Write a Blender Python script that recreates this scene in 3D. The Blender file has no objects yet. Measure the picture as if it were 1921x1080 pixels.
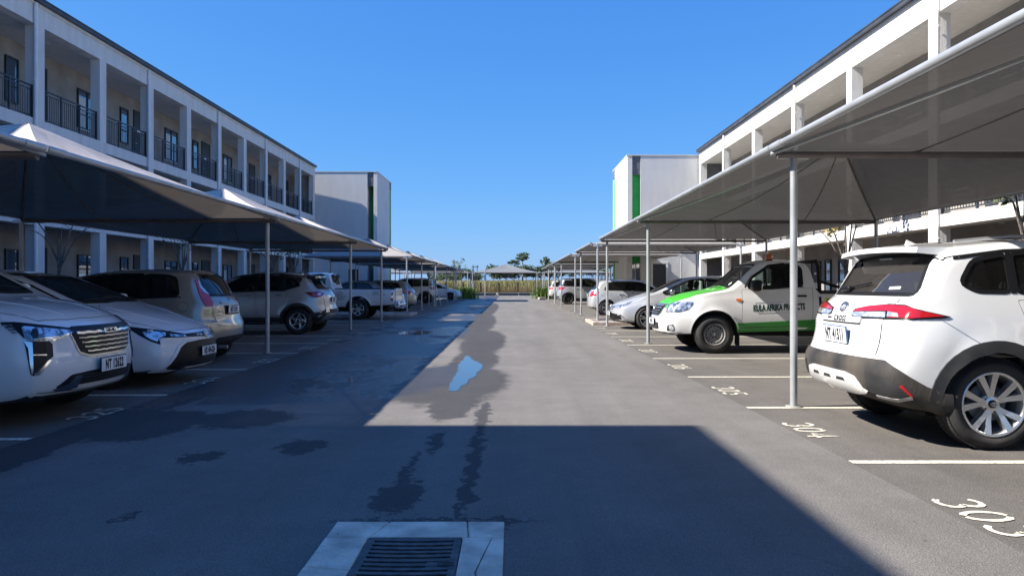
import bpy, bmesh, math, random
import numpy as np
from mathutils import Vector, Matrix
from mathutils.bvhtree import BVHTree
from mathutils.geometry import delaunay_2d_cdt
random.seed(7)
R = math.radians
scene = bpy.context.scene
# ---------------------------------------------------------------- camera
FOC = 1400.0            # focal length in photo pixels (1921 wide)
EYE = 1.24
cam_d = bpy.data.cameras.new('camera')
cam = bpy.data.objects.new('camera', cam_d)
scene.collection.objects.link(cam)
cam_d.sensor_width = 36.0
cam_d.lens = 36.0 * FOC / 1921.0
cam_d.shift_y = -6.0 / 1921.0
cam_d.clip_start = 0.05
cam_d.clip_end = 6000
cam.location = (0, 0, EYE)
cam.rotation_euler = (R(90), 0, 0)
scene.camera = cam
# ---------------------------------------------------------------- world, sun, exposure
SLOPE = 0.86           # sun height over its westward run
SDIR = Vector((-1.0, -0.16, SLOPE)).normalized()     # towards the sun
elev = math.asin(SDIR.z)
azim = math.atan2(SDIR.x, SDIR.y)
world = bpy.data.worlds.new('World')
scene.world = world
world.use_nodes = True
wn = world.node_tree
for n in list(wn.nodes): wn.nodes.remove(n)
sky = wn.nodes.new('ShaderNodeTexSky')
sky.sky_type = 'NISHITA'
sky.sun_disc = False
sky.sun_elevation = elev
sky.sun_rotation = azim
sky.altitude = 0
sky.air_density = 1.0
sky.dust_density = 0.3
sky.ozone_density = 3.0
bgn = wn.nodes.new('ShaderNodeBackground')
bgn.inputs['Strength'].default_value = 0.061
# the phone renders the clear sky as a flatter, bluer gradient: one power and gain per channel, same in all directions
sep = wn.nodes.new('ShaderNodeSeparateColor'); cmb = wn.nodes.new('ShaderNodeCombineColor')
wn.links.new(sky.outputs[0], sep.inputs[0])
for ch, (pw, gain) in enumerate(((1.0, .345), (.64, 1.03), (.32, 3.1))):
    q1 = wn.nodes.new('ShaderNodeMath'); q1.operation = 'POWER'; q1.inputs[1].default_value = pw
    q2 = wn.nodes.new('ShaderNodeMath'); q2.operation = 'MULTIPLY'; q2.inputs[1].default_value = gain
    wn.links.new(sep.outputs[ch], q1.inputs[0]); wn.links.new(q1.outputs[0], q2.inputs[0]); wn.links.new(q2.outputs[0], cmb.inputs[ch])
wn.links.new(cmb.outputs[0], bgn.inputs[0])
wo = wn.nodes.new('ShaderNodeOutputWorld')
wn.links.new(bgn.outputs[0], wo.inputs[0])
sl = bpy.data.lights.new('sun', 'SUN')
sl.energy = 3.75
sl.angle = R(0.53)
sl.color = (1.0, 0.93, 0.84)
so = bpy.data.objects.new('sun', sl)
scene.collection.objects.link(so)
so.rotation_euler = SDIR.to_track_quat('Z', 'Y').to_euler()
so.location = (-30, -5, 30)
scene.view_settings.view_transform = 'Standard'
scene.view_settings.look = 'None'
scene.view_settings.gamma = 1
scene.view_settings.exposure = 1.56
scene.view_settings.use_curve_mapping = False
try:
    scene.cycles.max_bounces = 8
    scene.cycles.transparent_max_bounces = 16
except Exception:
    pass
COL = scene.collection

# ---------------------------------------------------------------- materials
def newmat(name):
    m = bpy.data.materials.new(name)
    m.use_nodes = True
    return m, m.node_tree, m.node_tree.nodes['Principled BSDF']
def setp(p, **k):
    names = {'col': 'Base Color', 'rough': 'Roughness', 'metal': 'Metallic', 'spec': 'Specular IOR Level',
             'coat': 'Coat Weight', 'coatr': 'Coat Roughness', 'trans': 'Transmission Weight', 'ior': 'IOR', 'alpha': 'Alpha'}
    for a, v in k.items():
        i = p.inputs.get(names[a])
        if i is None: continue
        if a == 'col': v = (v[0], v[1], v[2], 1)
        i.default_value = v
def noisy(name, c1, c2, scale=3.0, rough=0.8, metal=0.0, bump=0.0, bscale=None, detail=6, coat=0.0, coord='Object', stretch=None, spec=None, rough2=None, lo=0.35, hi=0.65):
    m, nt, p = newmat(name)
    tc = nt.nodes.new('ShaderNodeTexCoord')
    mp = nt.nodes.new('ShaderNodeMapping')
    if stretch: mp.inputs['Scale'].default_value = stretch
    nt.links.new(tc.outputs[coord], mp.inputs[0])
    n = nt.nodes.new('ShaderNodeTexNoise')
    n.inputs['Scale'].default_value = scale; n.inputs['Detail'].default_value = detail
    nt.links.new(mp.outputs[0], n.inputs['Vector'])
    cr = nt.nodes.new('ShaderNodeValToRGB')
    cr.color_ramp.elements[0].position = lo; cr.color_ramp.elements[0].color = (*c1, 1)
    cr.color_ramp.elements[1].position = hi; cr.color_ramp.elements[1].color = (*c2, 1)
    nt.links.new(n.outputs[0], cr.inputs[0]); nt.links.new(cr.outputs[0], p.inputs['Base Color'])
    setp(p, rough=rough, metal=metal, coat=coat)
    if spec is not None: setp(p, spec=spec)
    if rough2 is not None:
        mr = nt.nodes.new('ShaderNodeMapRange')
        mr.inputs['From Min'].default_value = lo; mr.inputs['From Max'].default_value = hi
        mr.inputs['To Min'].default_value = rough; mr.inputs['To Max'].default_value = rough2
        nt.links.new(n.outputs[0], mr.inputs[0]); nt.links.new(mr.outputs[0], p.inputs['Roughness'])
    if bump:
        n2 = nt.nodes.new('ShaderNodeTexNoise'); n2.inputs['Scale'].default_value = bscale or scale * 8; n2.inputs['Detail'].default_value = 8
        nt.links.new(mp.outputs[0], n2.inputs['Vector'])
        b = nt.nodes.new('ShaderNodeBump'); b.inputs['Strength'].default_value = bump; b.inputs['Distance'].default_value = 0.02
        nt.links.new(n2.outputs[0], b.inputs['Height']); nt.links.new(b.outputs[0], p.inputs['Normal'])
    return m
def plain(name, col, rough=0.6, metal=0.0, coat=0.0, spec=None, var=0.12, scale=6):
    c1 = tuple(max(0, c * (1 - var)) for c in col); c2 = tuple(min(1, c * (1 + var)) for c in col)
    return noisy(name, c1, c2, scale=scale, rough=rough, metal=metal, coat=coat, spec=spec, detail=4)

# ---------------------------------------------------------------- objects
def tag(o, label=None, cat=None, group=None, kind=None):
    if label: o['label'] = label
    if cat: o['category'] = cat
    if group: o['group'] = group
    if kind: o['kind'] = kind
    return o
def empty(name, label, cat, loc=(0, 0, 0), rz=0.0, group=None):
    o = bpy.data.objects.new(name, None); COL.objects.link(o)
    o.location = loc; o.rotation_euler = (0, 0, rz); o.empty_display_size = 0.3
    return tag(o, label, cat, group)
def link(name, me, parent=None, loc=None, rot=None):
    o = bpy.data.objects.new(name, me); COL.objects.link(o)
    if parent is not None: o.parent = parent
    if loc is not None: o.location = loc
    if rot is not None: o.rotation_euler = rot
    return o

class MB:
    """collects shapes into one mesh"""
    def __init__(s): s.v = []; s.f = []; s.m = []; s.sm = []
    def add(s, vs, fs, mi=0, sm=False):
        b = len(s.v); s.v.extend([tuple(v) for v in vs])
        for f in fs: s.f.append(tuple(b + i for i in f)); s.m.append(mi); s.sm.append(sm)
    def box(s, x0, x1, y0, y1, z0, z1, mi=0):
        if x0 > x1: x0, x1 = x1, x0
        if y0 > y1: y0, y1 = y1, y0
        vs = [(x0,y0,z0),(x1,y0,z0),(x1,y1,z0),(x0,y1,z0),(x0,y0,z1),(x1,y0,z1),(x1,y1,z1),(x0,y1,z1)]
        s.add(vs, [(0,3,2,1),(4,5,6,7),(0,1,5,4),(1,2,6,5),(2,3,7,6),(3,0,4,7)], mi)
    def rbox(s, x0, x1, y0, y1, z0, z1, r=0.02, mi=0, mat=None):
        """box with chamfered edges"""
        c = ((x0+x1)/2, (y0+y1)/2, (z0+z1)/2); h = ((x1-x0)/2, (y1-y0)/2, (z1-z0)/2)
        r = min(r, min(abs(a) for a in h) * 0.9)
        pts = []; idx = {}
        for sx in (-1,1):
            for sy in (-1,1):
                for sz in (-1,1):
                    for ax in range(3):
                        d = [h[0]-r, h[1]-r, h[2]-r]; d[ax] = h[ax]
                        p = Vector((c[0]+sx*d[0], c[1]+sy*d[1], c[2]+sz*d[2]))
                        idx[(sx,sy,sz,ax)] = len(pts); pts.append(mat @ p if mat else p)
        F = []
        for ax in range(3):
            o = [a for a in range(3) if a != ax]
            for sg in (-1,1):
                q = []
                for a, b in ((-1,-1),(1,-1),(1,1),(-1,1)):
                    k = [0,0,0]; k[ax]=sg; k[o[0]]=a; k[o[1]]=b
                    q.append(idx[(k[0],k[1],k[2],ax)])
                flip = (sg < 0) ^ (ax == 1)
                F.append(tuple(reversed(q)) if flip else tuple(q))
        for ax in range(3):      # edges along ax
            o = [a for a in range(3) if a != ax]
            for a in (-1,1):
                for b in (-1,1):
                    def k(t, which):
                        kk=[0,0,0]; kk[ax]=t; kk[o[0]]=a; kk[o[1]]=b
                        return idx[(kk[0],kk[1],kk[2],which)]
                    q = (k(-1,o[0]), k(1,o[0]), k(1,o[1]), k(-1,o[1]))
                    n = (pts[q[1]]-pts[q[0]]).cross(pts[q[2]]-pts[q[1]])
                    cc = (pts[q[0]]+pts[q[2]])/2 - (mat @ Vector(c) if mat else Vector(c))
                    F.append(q if n.dot(cc) > 0 else tuple(reversed(q)))
        for sx in (-1,1):
            for sy in (-1,1):
                for sz in (-1,1):
                    q = tuple(idx[(sx,sy,sz,a)] for a in range(3))
                    F.append(q if sx*sy*sz > 0 else tuple(reversed(q)))
        s.add(pts, F, mi)
    def tube(s, p0, p1, r, n=10, mi=0, r2=None, cap=True):
        p0 = Vector(p0); p1 = Vector(p1); d = (p1-p0)
        if d.length < 1e-6: return
        q = d.to_track_quat('Z', 'Y'); r2 = r if r2 is None else r2
        vs = []
        for p, rr in ((p0, r), (p1, r2)):
            for i in range(n):
                a = 2*math.pi*i/n
                vs.append(p + q @ Vector((math.cos(a)*rr, math.sin(a)*rr, 0)))
        s.add(vs, [(i, (i+1)%n, n+(i+1)%n, n+i) for i in range(n)], mi, True)
        if cap: s.add(vs, [tuple(reversed(range(n))), tuple(range(n, 2*n))], mi)
    def path(s, pts, r, n=8, mi=0, closed=False):
        for a, b in zip(pts[:-1], pts[1:]): s.tube(a, b, r, n, mi)
    def ball(s, c, r, mi=0, n=10, m=7, sc=(1,1,1)):
        vs = [(c[0], c[1], c[2]-r*sc[2])]
        for j in range(1, m):
            a = math.pi*j/m
            for i in range(n):
                t = 2*math.pi*i/n
                vs.append((c[0]+r*sc[0]*math.sin(a)*math.cos(t), c[1]+r*sc[1]*math.sin(a)*math.sin(t), c[2]-r*sc[2]*math.cos(a)))
        vs.append((c[0], c[1], c[2]+r*sc[2])); F = []
        for i in range(n):
            F.append((0, 1+(i+1)%n, 1+i))
            for j in range(m-2):
                F.append((1+j*n+i, 1+j*n+(i+1)%n, 1+(j+1)*n+(i+1)%n, 1+(j+1)*n+i))
            F.append((1+(m-2)*n+i, 1+(m-2)*n+(i+1)%n, len(vs)-1))
        s.add(vs, F, mi, True)
    def lathe(s, prof, M, n=32, mi=0, sm=True):
        """prof: (radius, axial); spun about local Z of matrix M"""
        k = len(prof); vs = []
        for i in range(n):
            a = 2*math.pi*i/n
            for r, z in prof: vs.append(M @ Vector((r*math.cos(a), r*math.sin(a), z)))
        F = []
        for i in range(n):
            j = (i+1) % n
            for t in range(k-1): F.append((i*k+t, j*k+t, j*k+t+1, i*k+t+1))
        s.add(vs, F, mi, sm)
    def mesh(s, name, mats):
        me = bpy.data.meshes.new(name)
        me.from_pydata(s.v, [], s.f)
        for m in (mats if isinstance(mats, (list, tuple)) else [mats]): me.materials.append(m)
        me.polygons.foreach_set('material_index', s.m)
        me.polygons.foreach_set('use_smooth', s.sm)
        me.update()
        return me
    def build(s, name, mats, parent=None, loc=None, rot=None):
        return link(name, s.mesh(name, mats), parent, loc, rot)

def text_mesh(body, size, mat, width=1.0, extrude=0.0, bold=0.0, spacing=1.0, align='CENTER'):
    c = bpy.data.curves.new('txt', 'FONT')
    c.body = body; c.size = size; c.extrude = extrude; c.offset = bold
    c.align_x = align; c.align_y = 'CENTER'; c.space_character = spacing
    c.resolution_u = 3
    o = bpy.data.objects.new('txt', c); COL.objects.link(o)
    me = bpy.data.meshes.new_from_object(o.evaluated_get(bpy.context.evaluated_depsgraph_get()))
    bpy.data.objects.remove(o); bpy.data.curves.remove(c)
    me.transform(Matrix.Diagonal((width, 1, 1, 1)))
    me.materials.clear(); me.materials.append(mat)
    return me
# ================================================================ ground
def math_node(nt, op, a, b=None, c=None, clamp=False):
    n = nt.nodes.new('ShaderNodeMath'); n.operation = op; n.use_clamp = clamp
    for i, v in enumerate((a, b, c)):
        if v is None: continue
        if isinstance(v, (int, float)): n.inputs[i].default_value = v
        else: nt.links.new(v, n.inputs[i])
    return n.outputs[0]
def smooth(nt, v, a, b):
    n = nt.nodes.new('ShaderNodeMapRange'); n.interpolation_type = 'SMOOTHSTEP'
    n.inputs['From Min'].default_value = a; n.inputs['From Max'].default_value = b
    nt.links.new(v, n.inputs[0]); return n.outputs[0]

def asphalt(name, dry1, dry2, wet=True):
    m, nt, p = newmat(name)
    g = nt.nodes.new('ShaderNodeNewGeometry')
    sep = nt.nodes.new('ShaderNodeSeparateXYZ'); nt.links.new(g.outputs['Position'], sep.inputs[0])
    X, Y = sep.outputs[0], sep.outputs[1]
    def noise(scale, detail=5, rough=0.6, stretch=None):
        n = nt.nodes.new('ShaderNodeTexNoise'); n.inputs['Scale'].default_value = scale; n.inputs['Detail'].default_value = detail
        n.inputs['Roughness'].default_value = rough
        if stretch:
            mp = nt.nodes.new('ShaderNodeMapping'); mp.inputs['Scale'].default_value = stretch
            nt.links.new(g.outputs['Position'], mp.inputs[0]); nt.links.new(mp.outputs[0], n.inputs['Vector'])
        else: nt.links.new(g.outputs['Position'], n.inputs['Vector'])
        return n.outputs[0]
    big = noise(0.35, 4); mid = noise(2.2, 6, 0.65); fine = noise(160, 2, 0.8)
    tyre = noise(0.9, 5, 0.6, (2.2, 0.12, 1))
    t = math_node(nt, 'ADD', math_node(nt, 'MULTIPLY', big, 0.35), math_node(nt, 'MULTIPLY', mid, 0.3))
    t = math_node(nt, 'ADD', t, math_node(nt, 'MULTIPLY', tyre, 0.35))
    cr = nt.nodes.new('ShaderNodeValToRGB')
    cr.color_ramp.elements[0].position = 0.36; cr.color_ramp.elements[0].color = (*dry1, 1)
    cr.color_ramp.elements[1].position = 0.64; cr.color_ramp.elements[1].color = (*dry2, 1)
    nt.links.new(t, cr.inputs[0])
    # aggregate
    vor = nt.nodes.new('ShaderNodeTexVoronoi'); vor.inputs['Scale'].default_value = 110
    nt.links.new(g.outputs['Position'], vor.inputs['Vector'])
    agg = math_node(nt, 'ADD', math_node(nt, 'MULTIPLY', fine, 0.55), math_node(nt, 'MULTIPLY', vor.outputs['Distance'], 0.5))
    agf = nt.nodes.new('ShaderNodeMapRange'); agf.inputs['From Min'].default_value = 0.25; agf.inputs['From Max'].default_value = 0.75
    agf.inputs['To Min'].default_value = 0.62; agf.inputs['To Max'].default_value = 1.42
    nt.links.new(agg, agf.inputs[0])
    # sparse pale chips
    v2 = nt.nodes.new('ShaderNodeTexVoronoi'); v2.inputs['Scale'].default_value = 28
    nt.links.new(g.outputs['Position'], v2.inputs['Vector'])
    chip = math_node(nt, 'LESS_THAN', v2.outputs['Distance'], 0.09)
    rnd = nt.nodes.new('ShaderNodeSeparateColor'); nt.links.new(v2.outputs['Color'], rnd.inputs[0])
    chip = math_node(nt, 'MULTIPLY', chip, math_node(nt, 'GREATER_THAN', rnd.outputs[0], 0.72))
    mul = nt.nodes.new('ShaderNodeMix'); mul.data_type = 'RGBA'; mul.blend_type = 'MULTIPLY'; mul.inputs[0].default_value = 1
    nt.links.new(cr.outputs[0], mul.inputs[6]); nt.links.new(agf.outputs[0], mul.inputs[7])
    mc = nt.nodes.new('ShaderNodeMix'); mc.data_type = 'RGBA'; nt.links.new(math_node(nt, 'MULTIPLY', chip, 0.5), mc.inputs[0])
    nt.links.new(mul.outputs[2], mc.inputs[6]); mc.inputs[7].default_value = (0.4, 0.38, 0.35, 1)
    base = mc.outputs[2]
    vc = nt.nodes.new('ShaderNodeTexVoronoi'); vc.feature = 'DISTANCE_TO_EDGE'; vc.inputs['Scale'].default_value = .42
    cwn = nt.nodes.new('ShaderNodeTexNoise'); cwn.inputs['Scale'].default_value = 2.0; cwn.inputs['Detail'].default_value = 7; nt.links.new(g.outputs['Position'], cwn.inputs['Vector'])
    vm = nt.nodes.new('ShaderNodeVectorMath'); vm.operation = 'MULTIPLY_ADD'; vm.inputs[1].default_value = (1.1, 1.1, 0); nt.links.new(cwn.outputs['Color'], vm.inputs[0]); nt.links.new(g.outputs['Position'], vm.inputs[2])
    nt.links.new(vm.outputs[0], vc.inputs['Vector'])
    crk = math_node(nt, 'MULTIPLY', math_node(nt, 'SUBTRACT', 1.0, smooth(nt, vc.outputs['Distance'], .002, .006)), smooth(nt, noise(.30, 3, .5), .54, .62))
    cm_ = nt.nodes.new('ShaderNodeMix'); cm_.data_type = 'RGBA'; nt.links.new(math_node(nt, 'MULTIPLY', crk, .6), cm_.inputs[0]); nt.links.new(base, cm_.inputs[6]); cm_.inputs[7].default_value = (.03, .028, .026, 1); base = cm_.outputs[2]
    st = noise(1.7, 6, .7); st2 = noise(.55, 3, .5)
    sm = math_node(nt, 'MULTIPLY', smooth(nt, st, .60, .72), smooth(nt, st2, .42, .6))
    so_ = nt.nodes.new('ShaderNodeMix'); so_.data_type = 'RGBA'; so_.blend_type = 'MULTIPLY'
    nt.links.new(math_node(nt, 'MULTIPLY', sm, .55 if not wet else .3), so_.inputs[0]); nt.links.new(base, so_.inputs[6]); so_.inputs[7].default_value = (.42, .40, .38, 1); base = so_.outputs[2]
    rough = 0.93
    if wet:
        w1 = noise(1.1, 7, 0.7); w2 = noise(5.5, 6, 0.7); w3 = noise(0.7, 6, 0.6, (1.0, 0.45, 1))
        wob = math_node(nt, 'ADD', math_node(nt, 'MULTIPLY', math_node(nt, 'SUBTRACT', w1, 0.5), 1.0), math_node(nt, 'MULTIPLY', math_node(nt, 'SUBTRACT', w2, 0.5), 0.55))
        ca = nt.nodes.new('ShaderNodeTexNoise'); ca.inputs['Scale'].default_value = 4.5; ca.inputs['Detail'].default_value = 7; ca.inputs['Roughness'].default_value = .72
        nt.links.new(g.outputs['Position'], ca.inputs['Vector'])
        cs = nt.nodes.new('ShaderNodeSeparateColor'); nt.links.new(ca.outputs['Color'], cs.inputs[0])
        XW = math_node(nt, 'ADD', X, math_node(nt, 'MULTIPLY', math_node(nt, 'SUBTRACT', cs.outputs[0], .5), .34))
        YW = math_node(nt, 'ADD', Y, math_node(nt, 'MULTIPLY', math_node(nt, 'SUBTRACT', cs.outputs[1], .5), .8))
        cb = nt.nodes.new('ShaderNodeTexNoise'); cb.inputs['Scale'].default_value = 19; cb.inputs['Detail'].default_value = 6; cb.inputs['Roughness'].default_value = .75
        nt.links.new(g.outputs['Position'], cb.inputs['Vector'])
        cbs = nt.nodes.new('ShaderNodeSeparateColor'); nt.links.new(cb.outputs['Color'], cbs.inputs[0])
        XW = math_node(nt, 'ADD', XW, math_node(nt, 'MULTIPLY', math_node(nt, 'SUBTRACT', cbs.outputs[0], .5), .14))
        YW = math_node(nt, 'ADD', YW, math_node(nt, 'MULTIPLY', math_node(nt, 'SUBTRACT', cbs.outputs[1], .5), .34))
        def ell(cx, cy, rx, ry, k=0.9):
            k *= .45
            dx = math_node(nt, 'DIVIDE', math_node(nt, 'SUBTRACT', XW, cx), rx)
            dy = math_node(nt, 'DIVIDE', math_node(nt, 'SUBTRACT', YW, cy), ry)
            d = math_node(nt, 'SQRT', math_node(nt, 'ADD', math_node(nt, 'MULTIPLY', dx, dx), math_node(nt, 'MULTIPLY', dy, dy)))
            d = math_node(nt, 'ADD', d, math_node(nt, 'MULTIPLY', wob, k))
            return math_node(nt, 'SUBTRACT', 1.0, smooth(nt, d, 0.86, 1.06))
        parts = [ell(-1.62, 5.72, .20, .30), ell(-.66, 4.42, .14, .36), ell(-.70, 5.0, .03, .6, .6), ell(-.60, 5.9, .06, .45), ell(-.27, 5.2, .055, 1.4, .5),
                 ell(-2.25, 5.35, .16, .2), ell(-2.05, 4.0, .06, .05), ell(-.4, 3.9, .55, .06, .35), ell(-.85, 9.6, .85, 2.0, .8),
                 ell(-.6, 12.2, .40, 2.2, .9), ell(-3.2, 6.6, .45, .8), ell(-2.5, 6.9, .5, .5), ell(-.62, 8.0, .25, 1.3), ell(-.28, 7.1, .07, .8), ell(-.62, 16.5, .5, 4.0, .8), ell(-1.1, 24, .6, 8, .8), ell(-1.2, 38, .5, 12, .8)]
        # broad run of water down the shaded lane
        edge = math_node(nt, 'ADD', X, math_node(nt, 'MULTIPLY', wob, 1.1))
        lane = math_node(nt, 'SUBTRACT', 1.0, smooth(nt, edge, -1.42, -1.32))
        yy = math_node(nt, 'ADD', Y, math_node(nt, 'MULTIPLY', wob, 3.0))
        lane = math_node(nt, 'MULTIPLY', lane, smooth(nt, yy, 7.6, 8.0))
        band = math_node(nt, 'ADD', X, math_node(nt, 'MULTIPLY', wob, 0.35))
        band = math_node(nt, 'MULTIPLY', math_node(nt, 'SUBTRACT', 1.0, smooth(nt, band, -3.42, -3.38)), smooth(nt, yy, 3.5, 4.2))
        holes = smooth(nt, math_node(nt, 'ADD', w3, math_node(nt, 'MULTIPLY', w2, .25)), 0.66, 0.72)
        lane = math_node(nt, 'MULTIPLY', lane, math_node(nt, 'SUBTRACT', 1.0, math_node(nt, 'MULTIPLY', holes, .75)))
        wetm = math_node(nt, 'MAXIMUM', lane, band)
        for q in parts: wetm = math_node(nt, 'MAXIMUM', wetm, q)
        film = math_node(nt, 'MULTIPLY', math_node(nt, 'MAXIMUM', ell(-1.75, 10.4, 1.15, 2.6, .9), ell(-1.7, 19, .6, 3.5, .9)), .95)
        dark = nt.nodes.new('ShaderNodeMix'); dark.data_type = 'RGBA'
        nt.links.new(wetm, dark.inputs[0]); nt.links.new(base, dark.inputs[6])
        dk = nt.nodes.new('ShaderNodeMix'); dk.data_type = 'RGBA'; dk.blend_type = 'MULTIPLY'; dk.inputs[0].default_value = 1
        nt.links.new(base, dk.inputs[6]); dk.inputs[7].default_value = (0.30, 0.31, 0.34, 1)
        nt.links.new(dk.outputs[2], dark.inputs[7]); base = dark.outputs[2]
        r = math_node(nt, 'SUBTRACT', 0.93, math_node(nt, 'ADD', math_node(nt, 'MULTIPLY', lane, 0.48), math_node(nt, 'MULTIPLY', wetm, 0.06)))
        r = math_node(nt, 'SUBTRACT', r, math_node(nt, 'MULTIPLY', math_node(nt, 'MULTIPLY', film, wetm), 0.31))
        nt.links.new(r, p.inputs['Roughness'])
    else: setp(p, rough=rough)
    nt.links.new(base, p.inputs['Base Color'])
    b = nt.nodes.new('ShaderNodeBump'); b.inputs['Strength'].default_value = 0.8; b.inputs['Distance'].default_value = 0.007
    nt.links.new(agg, b.inputs['Height']); nt.links.new(b.outputs[0], p.inputs['Normal'])
    return m

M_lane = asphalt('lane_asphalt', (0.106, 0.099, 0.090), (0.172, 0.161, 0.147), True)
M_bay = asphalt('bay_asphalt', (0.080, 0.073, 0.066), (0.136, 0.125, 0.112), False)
M_paint = noisy('road_paint', (0.30, 0.29, 0.26), (0.70, 0.66, 0.53), scale=34, rough=0.75, lo=0.36, hi=0.46, bump=0.2)
M_conc = noisy('kerb_concrete', (0.24, 0.23, 0.21), (0.42, 0.40, 0.37), scale=5, rough=0.9, bump=0.4, bscale=60)
M_pave = noisy('walkway_paving', (0.20, 0.19, 0.18), (0.30, 0.28, 0.26), scale=3, rough=0.9, bump=0.3)
M_earth = noisy('dry_earth', (0.13, 0.085, 0.05), (0.24, 0.17, 0.10), scale=0.8, rough=1.0, bump=0.5, bscale=8)

def ground_z(x, y):
    z = 0.0
    if y > 80: z = 0.3 * min(1, (y-80)/8.0)
    if y > 92:
        z += 0.0085 * min(y-92, 260) * (1.0 + 0.35*math.tanh((x-8)/60.0))
        if y > 352: z -= 0.016 * (y-352)
    if y < -40 or abs(x) > 70: z -= 0.0
    return z

def sheet(name, xs, ys, mat, dz=0.0, parent=None, kind='structure'):
    m = MB(); nx = len(xs)
    vs = [(x, y, ground_z(x, y) + dz) for y in ys for x in xs]
    fs = [(j*nx+i, j*nx+i+1, (j+1)*nx+i+1, (j+1)*nx+i) for j in range(len(ys)-1) for i in range(nx-1)]
    m.add(vs, fs, 0, True)
    o = m.build(name, mat, parent)
    if parent is None: tag(o, kind=kind)
    return o
gx = [-3000, -1200, -500, -250, -120, -70, -40, -20, 0, 20, 40, 70, 120, 250, 500, 1200, 3000]
gy = [-1500, -300, -60, 0, 40, 76, 80, 82, 84, 86, 88, 92, 100, 120, 150, 200, 260, 320, 352, 400, 460]
sheet('ground', gx, gy, M_earth, -0.012)
YS = [-60, 0, 40, 80, 82, 84, 86, 88]
LX, RX = -3.86, 2.36
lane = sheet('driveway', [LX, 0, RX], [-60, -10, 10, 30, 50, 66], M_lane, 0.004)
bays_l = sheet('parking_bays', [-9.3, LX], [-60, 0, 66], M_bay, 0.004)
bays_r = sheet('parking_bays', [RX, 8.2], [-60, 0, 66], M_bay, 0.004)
tag(lane, 'grey asphalt driveway with wet patches between the two rows of bays')
tag(bays_l, 'asphalt parking bays along the left building')
tag(bays_r, 'asphalt parking bays along the right building')
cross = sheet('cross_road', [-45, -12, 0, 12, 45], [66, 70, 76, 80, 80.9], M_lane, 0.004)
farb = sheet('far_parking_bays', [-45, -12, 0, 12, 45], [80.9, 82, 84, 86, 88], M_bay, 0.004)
tag(sheet('walkway', [-14.2, -9.3], [-60, 0, 66], M_pave, 0.10), 'paved walkway in front of the left building')
tag(sheet('walkway', [8.2, 9.9], [-60, 0, 66], M_pave, 0.10), 'paved walkway in front of the right building')
def kerb(x0, x1, y0, y1, h=0.12):
    m = MB(); m.rbox(x0, x1, y0, y1, -0.02, h, 0.015); return m
for x in (-9.3, 8.2):
    k = kerb(x-0.075, x+0.075, -10, 66).build('kerb', M_conc); tag(k, 'concrete kerb at the head of the bays', kind='structure')

# painted bay lines and stencilled numbers
bay_lines_l = [3.5, 5.97, 8.35, 10.87, 13.44, 15.7, 17.95, 20.4, 22.9, 25.2] + [31.4 + 2.43*i for i in range(8)] + [53.0, 55.4, 57.8, 60.2]
bay_lines_r = [2.75, 5.2, 7.5, 10.0, 12.5, 15.3, 17.75, 20.1, 22.35] + [26.2 + 2.45*i for i in range(16)]
def line_mesh(x0, x1, w):
    m = MB(); n = 14
    rng = random.Random(int(x0*100))
    top = []; bot = []
    for i in range(n+1):
        x = x0 + (x1-x0)*i/n
        top.append((x, w/2 + rng.uniform(-.004, .004), 0)); bot.append((x, -w/2 + rng.uniform(-.004, .004), 0))
    m.add(bot + top, [(i, i+1, n+2+i, n+1+i) for i in range(n)])
    return m
ml = line_mesh(LX-4.9, LX+0.0, 0.085).mesh('bay_line', M_paint)
mr = line_mesh(RX, RX+4.9, 0.085).mesh('bay_line', M_paint)
for y in bay_lines_l: link('bay_line', ml, bays_l, (0, y, 0.008))
for y in bay_lines_r: link('bay_line', mr, bays_r, (0, y, 0.008))
for i in range(15):
    m = MB(); x = -16.9 + 2.5*i + 0.14
    ys = [80.95, 82.5, 84, 85.5, 87.4]
    m.add([(x-.05, y, ground_z(x, y)+.012) for y in ys] + [(x+.05, y, ground_z(x, y)+.012) for y in ys], [(j, 5+j, 6+j, j+1) for j in range(4)])
    m.build('bay_line', M_paint, farb)

# stencil digits, drawn as broken strokes (height 1, width .62)
def arc(cx, cy, rx, ry, a0, a1, n=7):
    return [(cx+rx*math.cos(R(a0+(a1-a0)*i/n)), cy+ry*math.sin(R(a0+(a1-a0)*i/n))) for i in range(n+1)]
DIG = {
 '0': [arc(.31,.5,.25,.44,100,260), arc(.31,.5,.25,.44,-80,80)],
 '1': [[(.12,.78),(.32,.94),(.32,.06)]],
 '2': [arc(.31,.70,.24,.24,170,-20)+[(.36,.36),(.10,.08)], [(.16,.06),(.58,.06)]],
 '3': [arc(.28,.70,.24,.24,150,-62), arc(.28,.29,.27,.24,62,-150)],
 '4': [[(.42,.05),(.42,.94),(.06,.34),(.34,.34)], [(.48,.34),(.62,.34)]],
 '5': [[(.54,.94),(.14,.94),(.12,.56)]+arc(.27,.31,.27,.26,95,-20), arc(.27,.31,.27,.26,-50,-150)],
 '6': [arc(.36,.52,.28,.42,100,200)+arc(.31,.29,.23,.23,180,290), arc(.31,.29,.23,.23,-50,120)],
 '7': [[(.06,.94),(.56,.94),(.24,.06)]],
 '8': [arc(.31,.72,.20,.20,-60,240), arc(.31,.27,.25,.23,115,425-20)],
 '9': [arc(.31,.71,.23,.23,60,300), arc(.31,.71,.23,.23,-20,50)+[], [(.53,.66),(.44,.28),(.2,.05)]],
}
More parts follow.
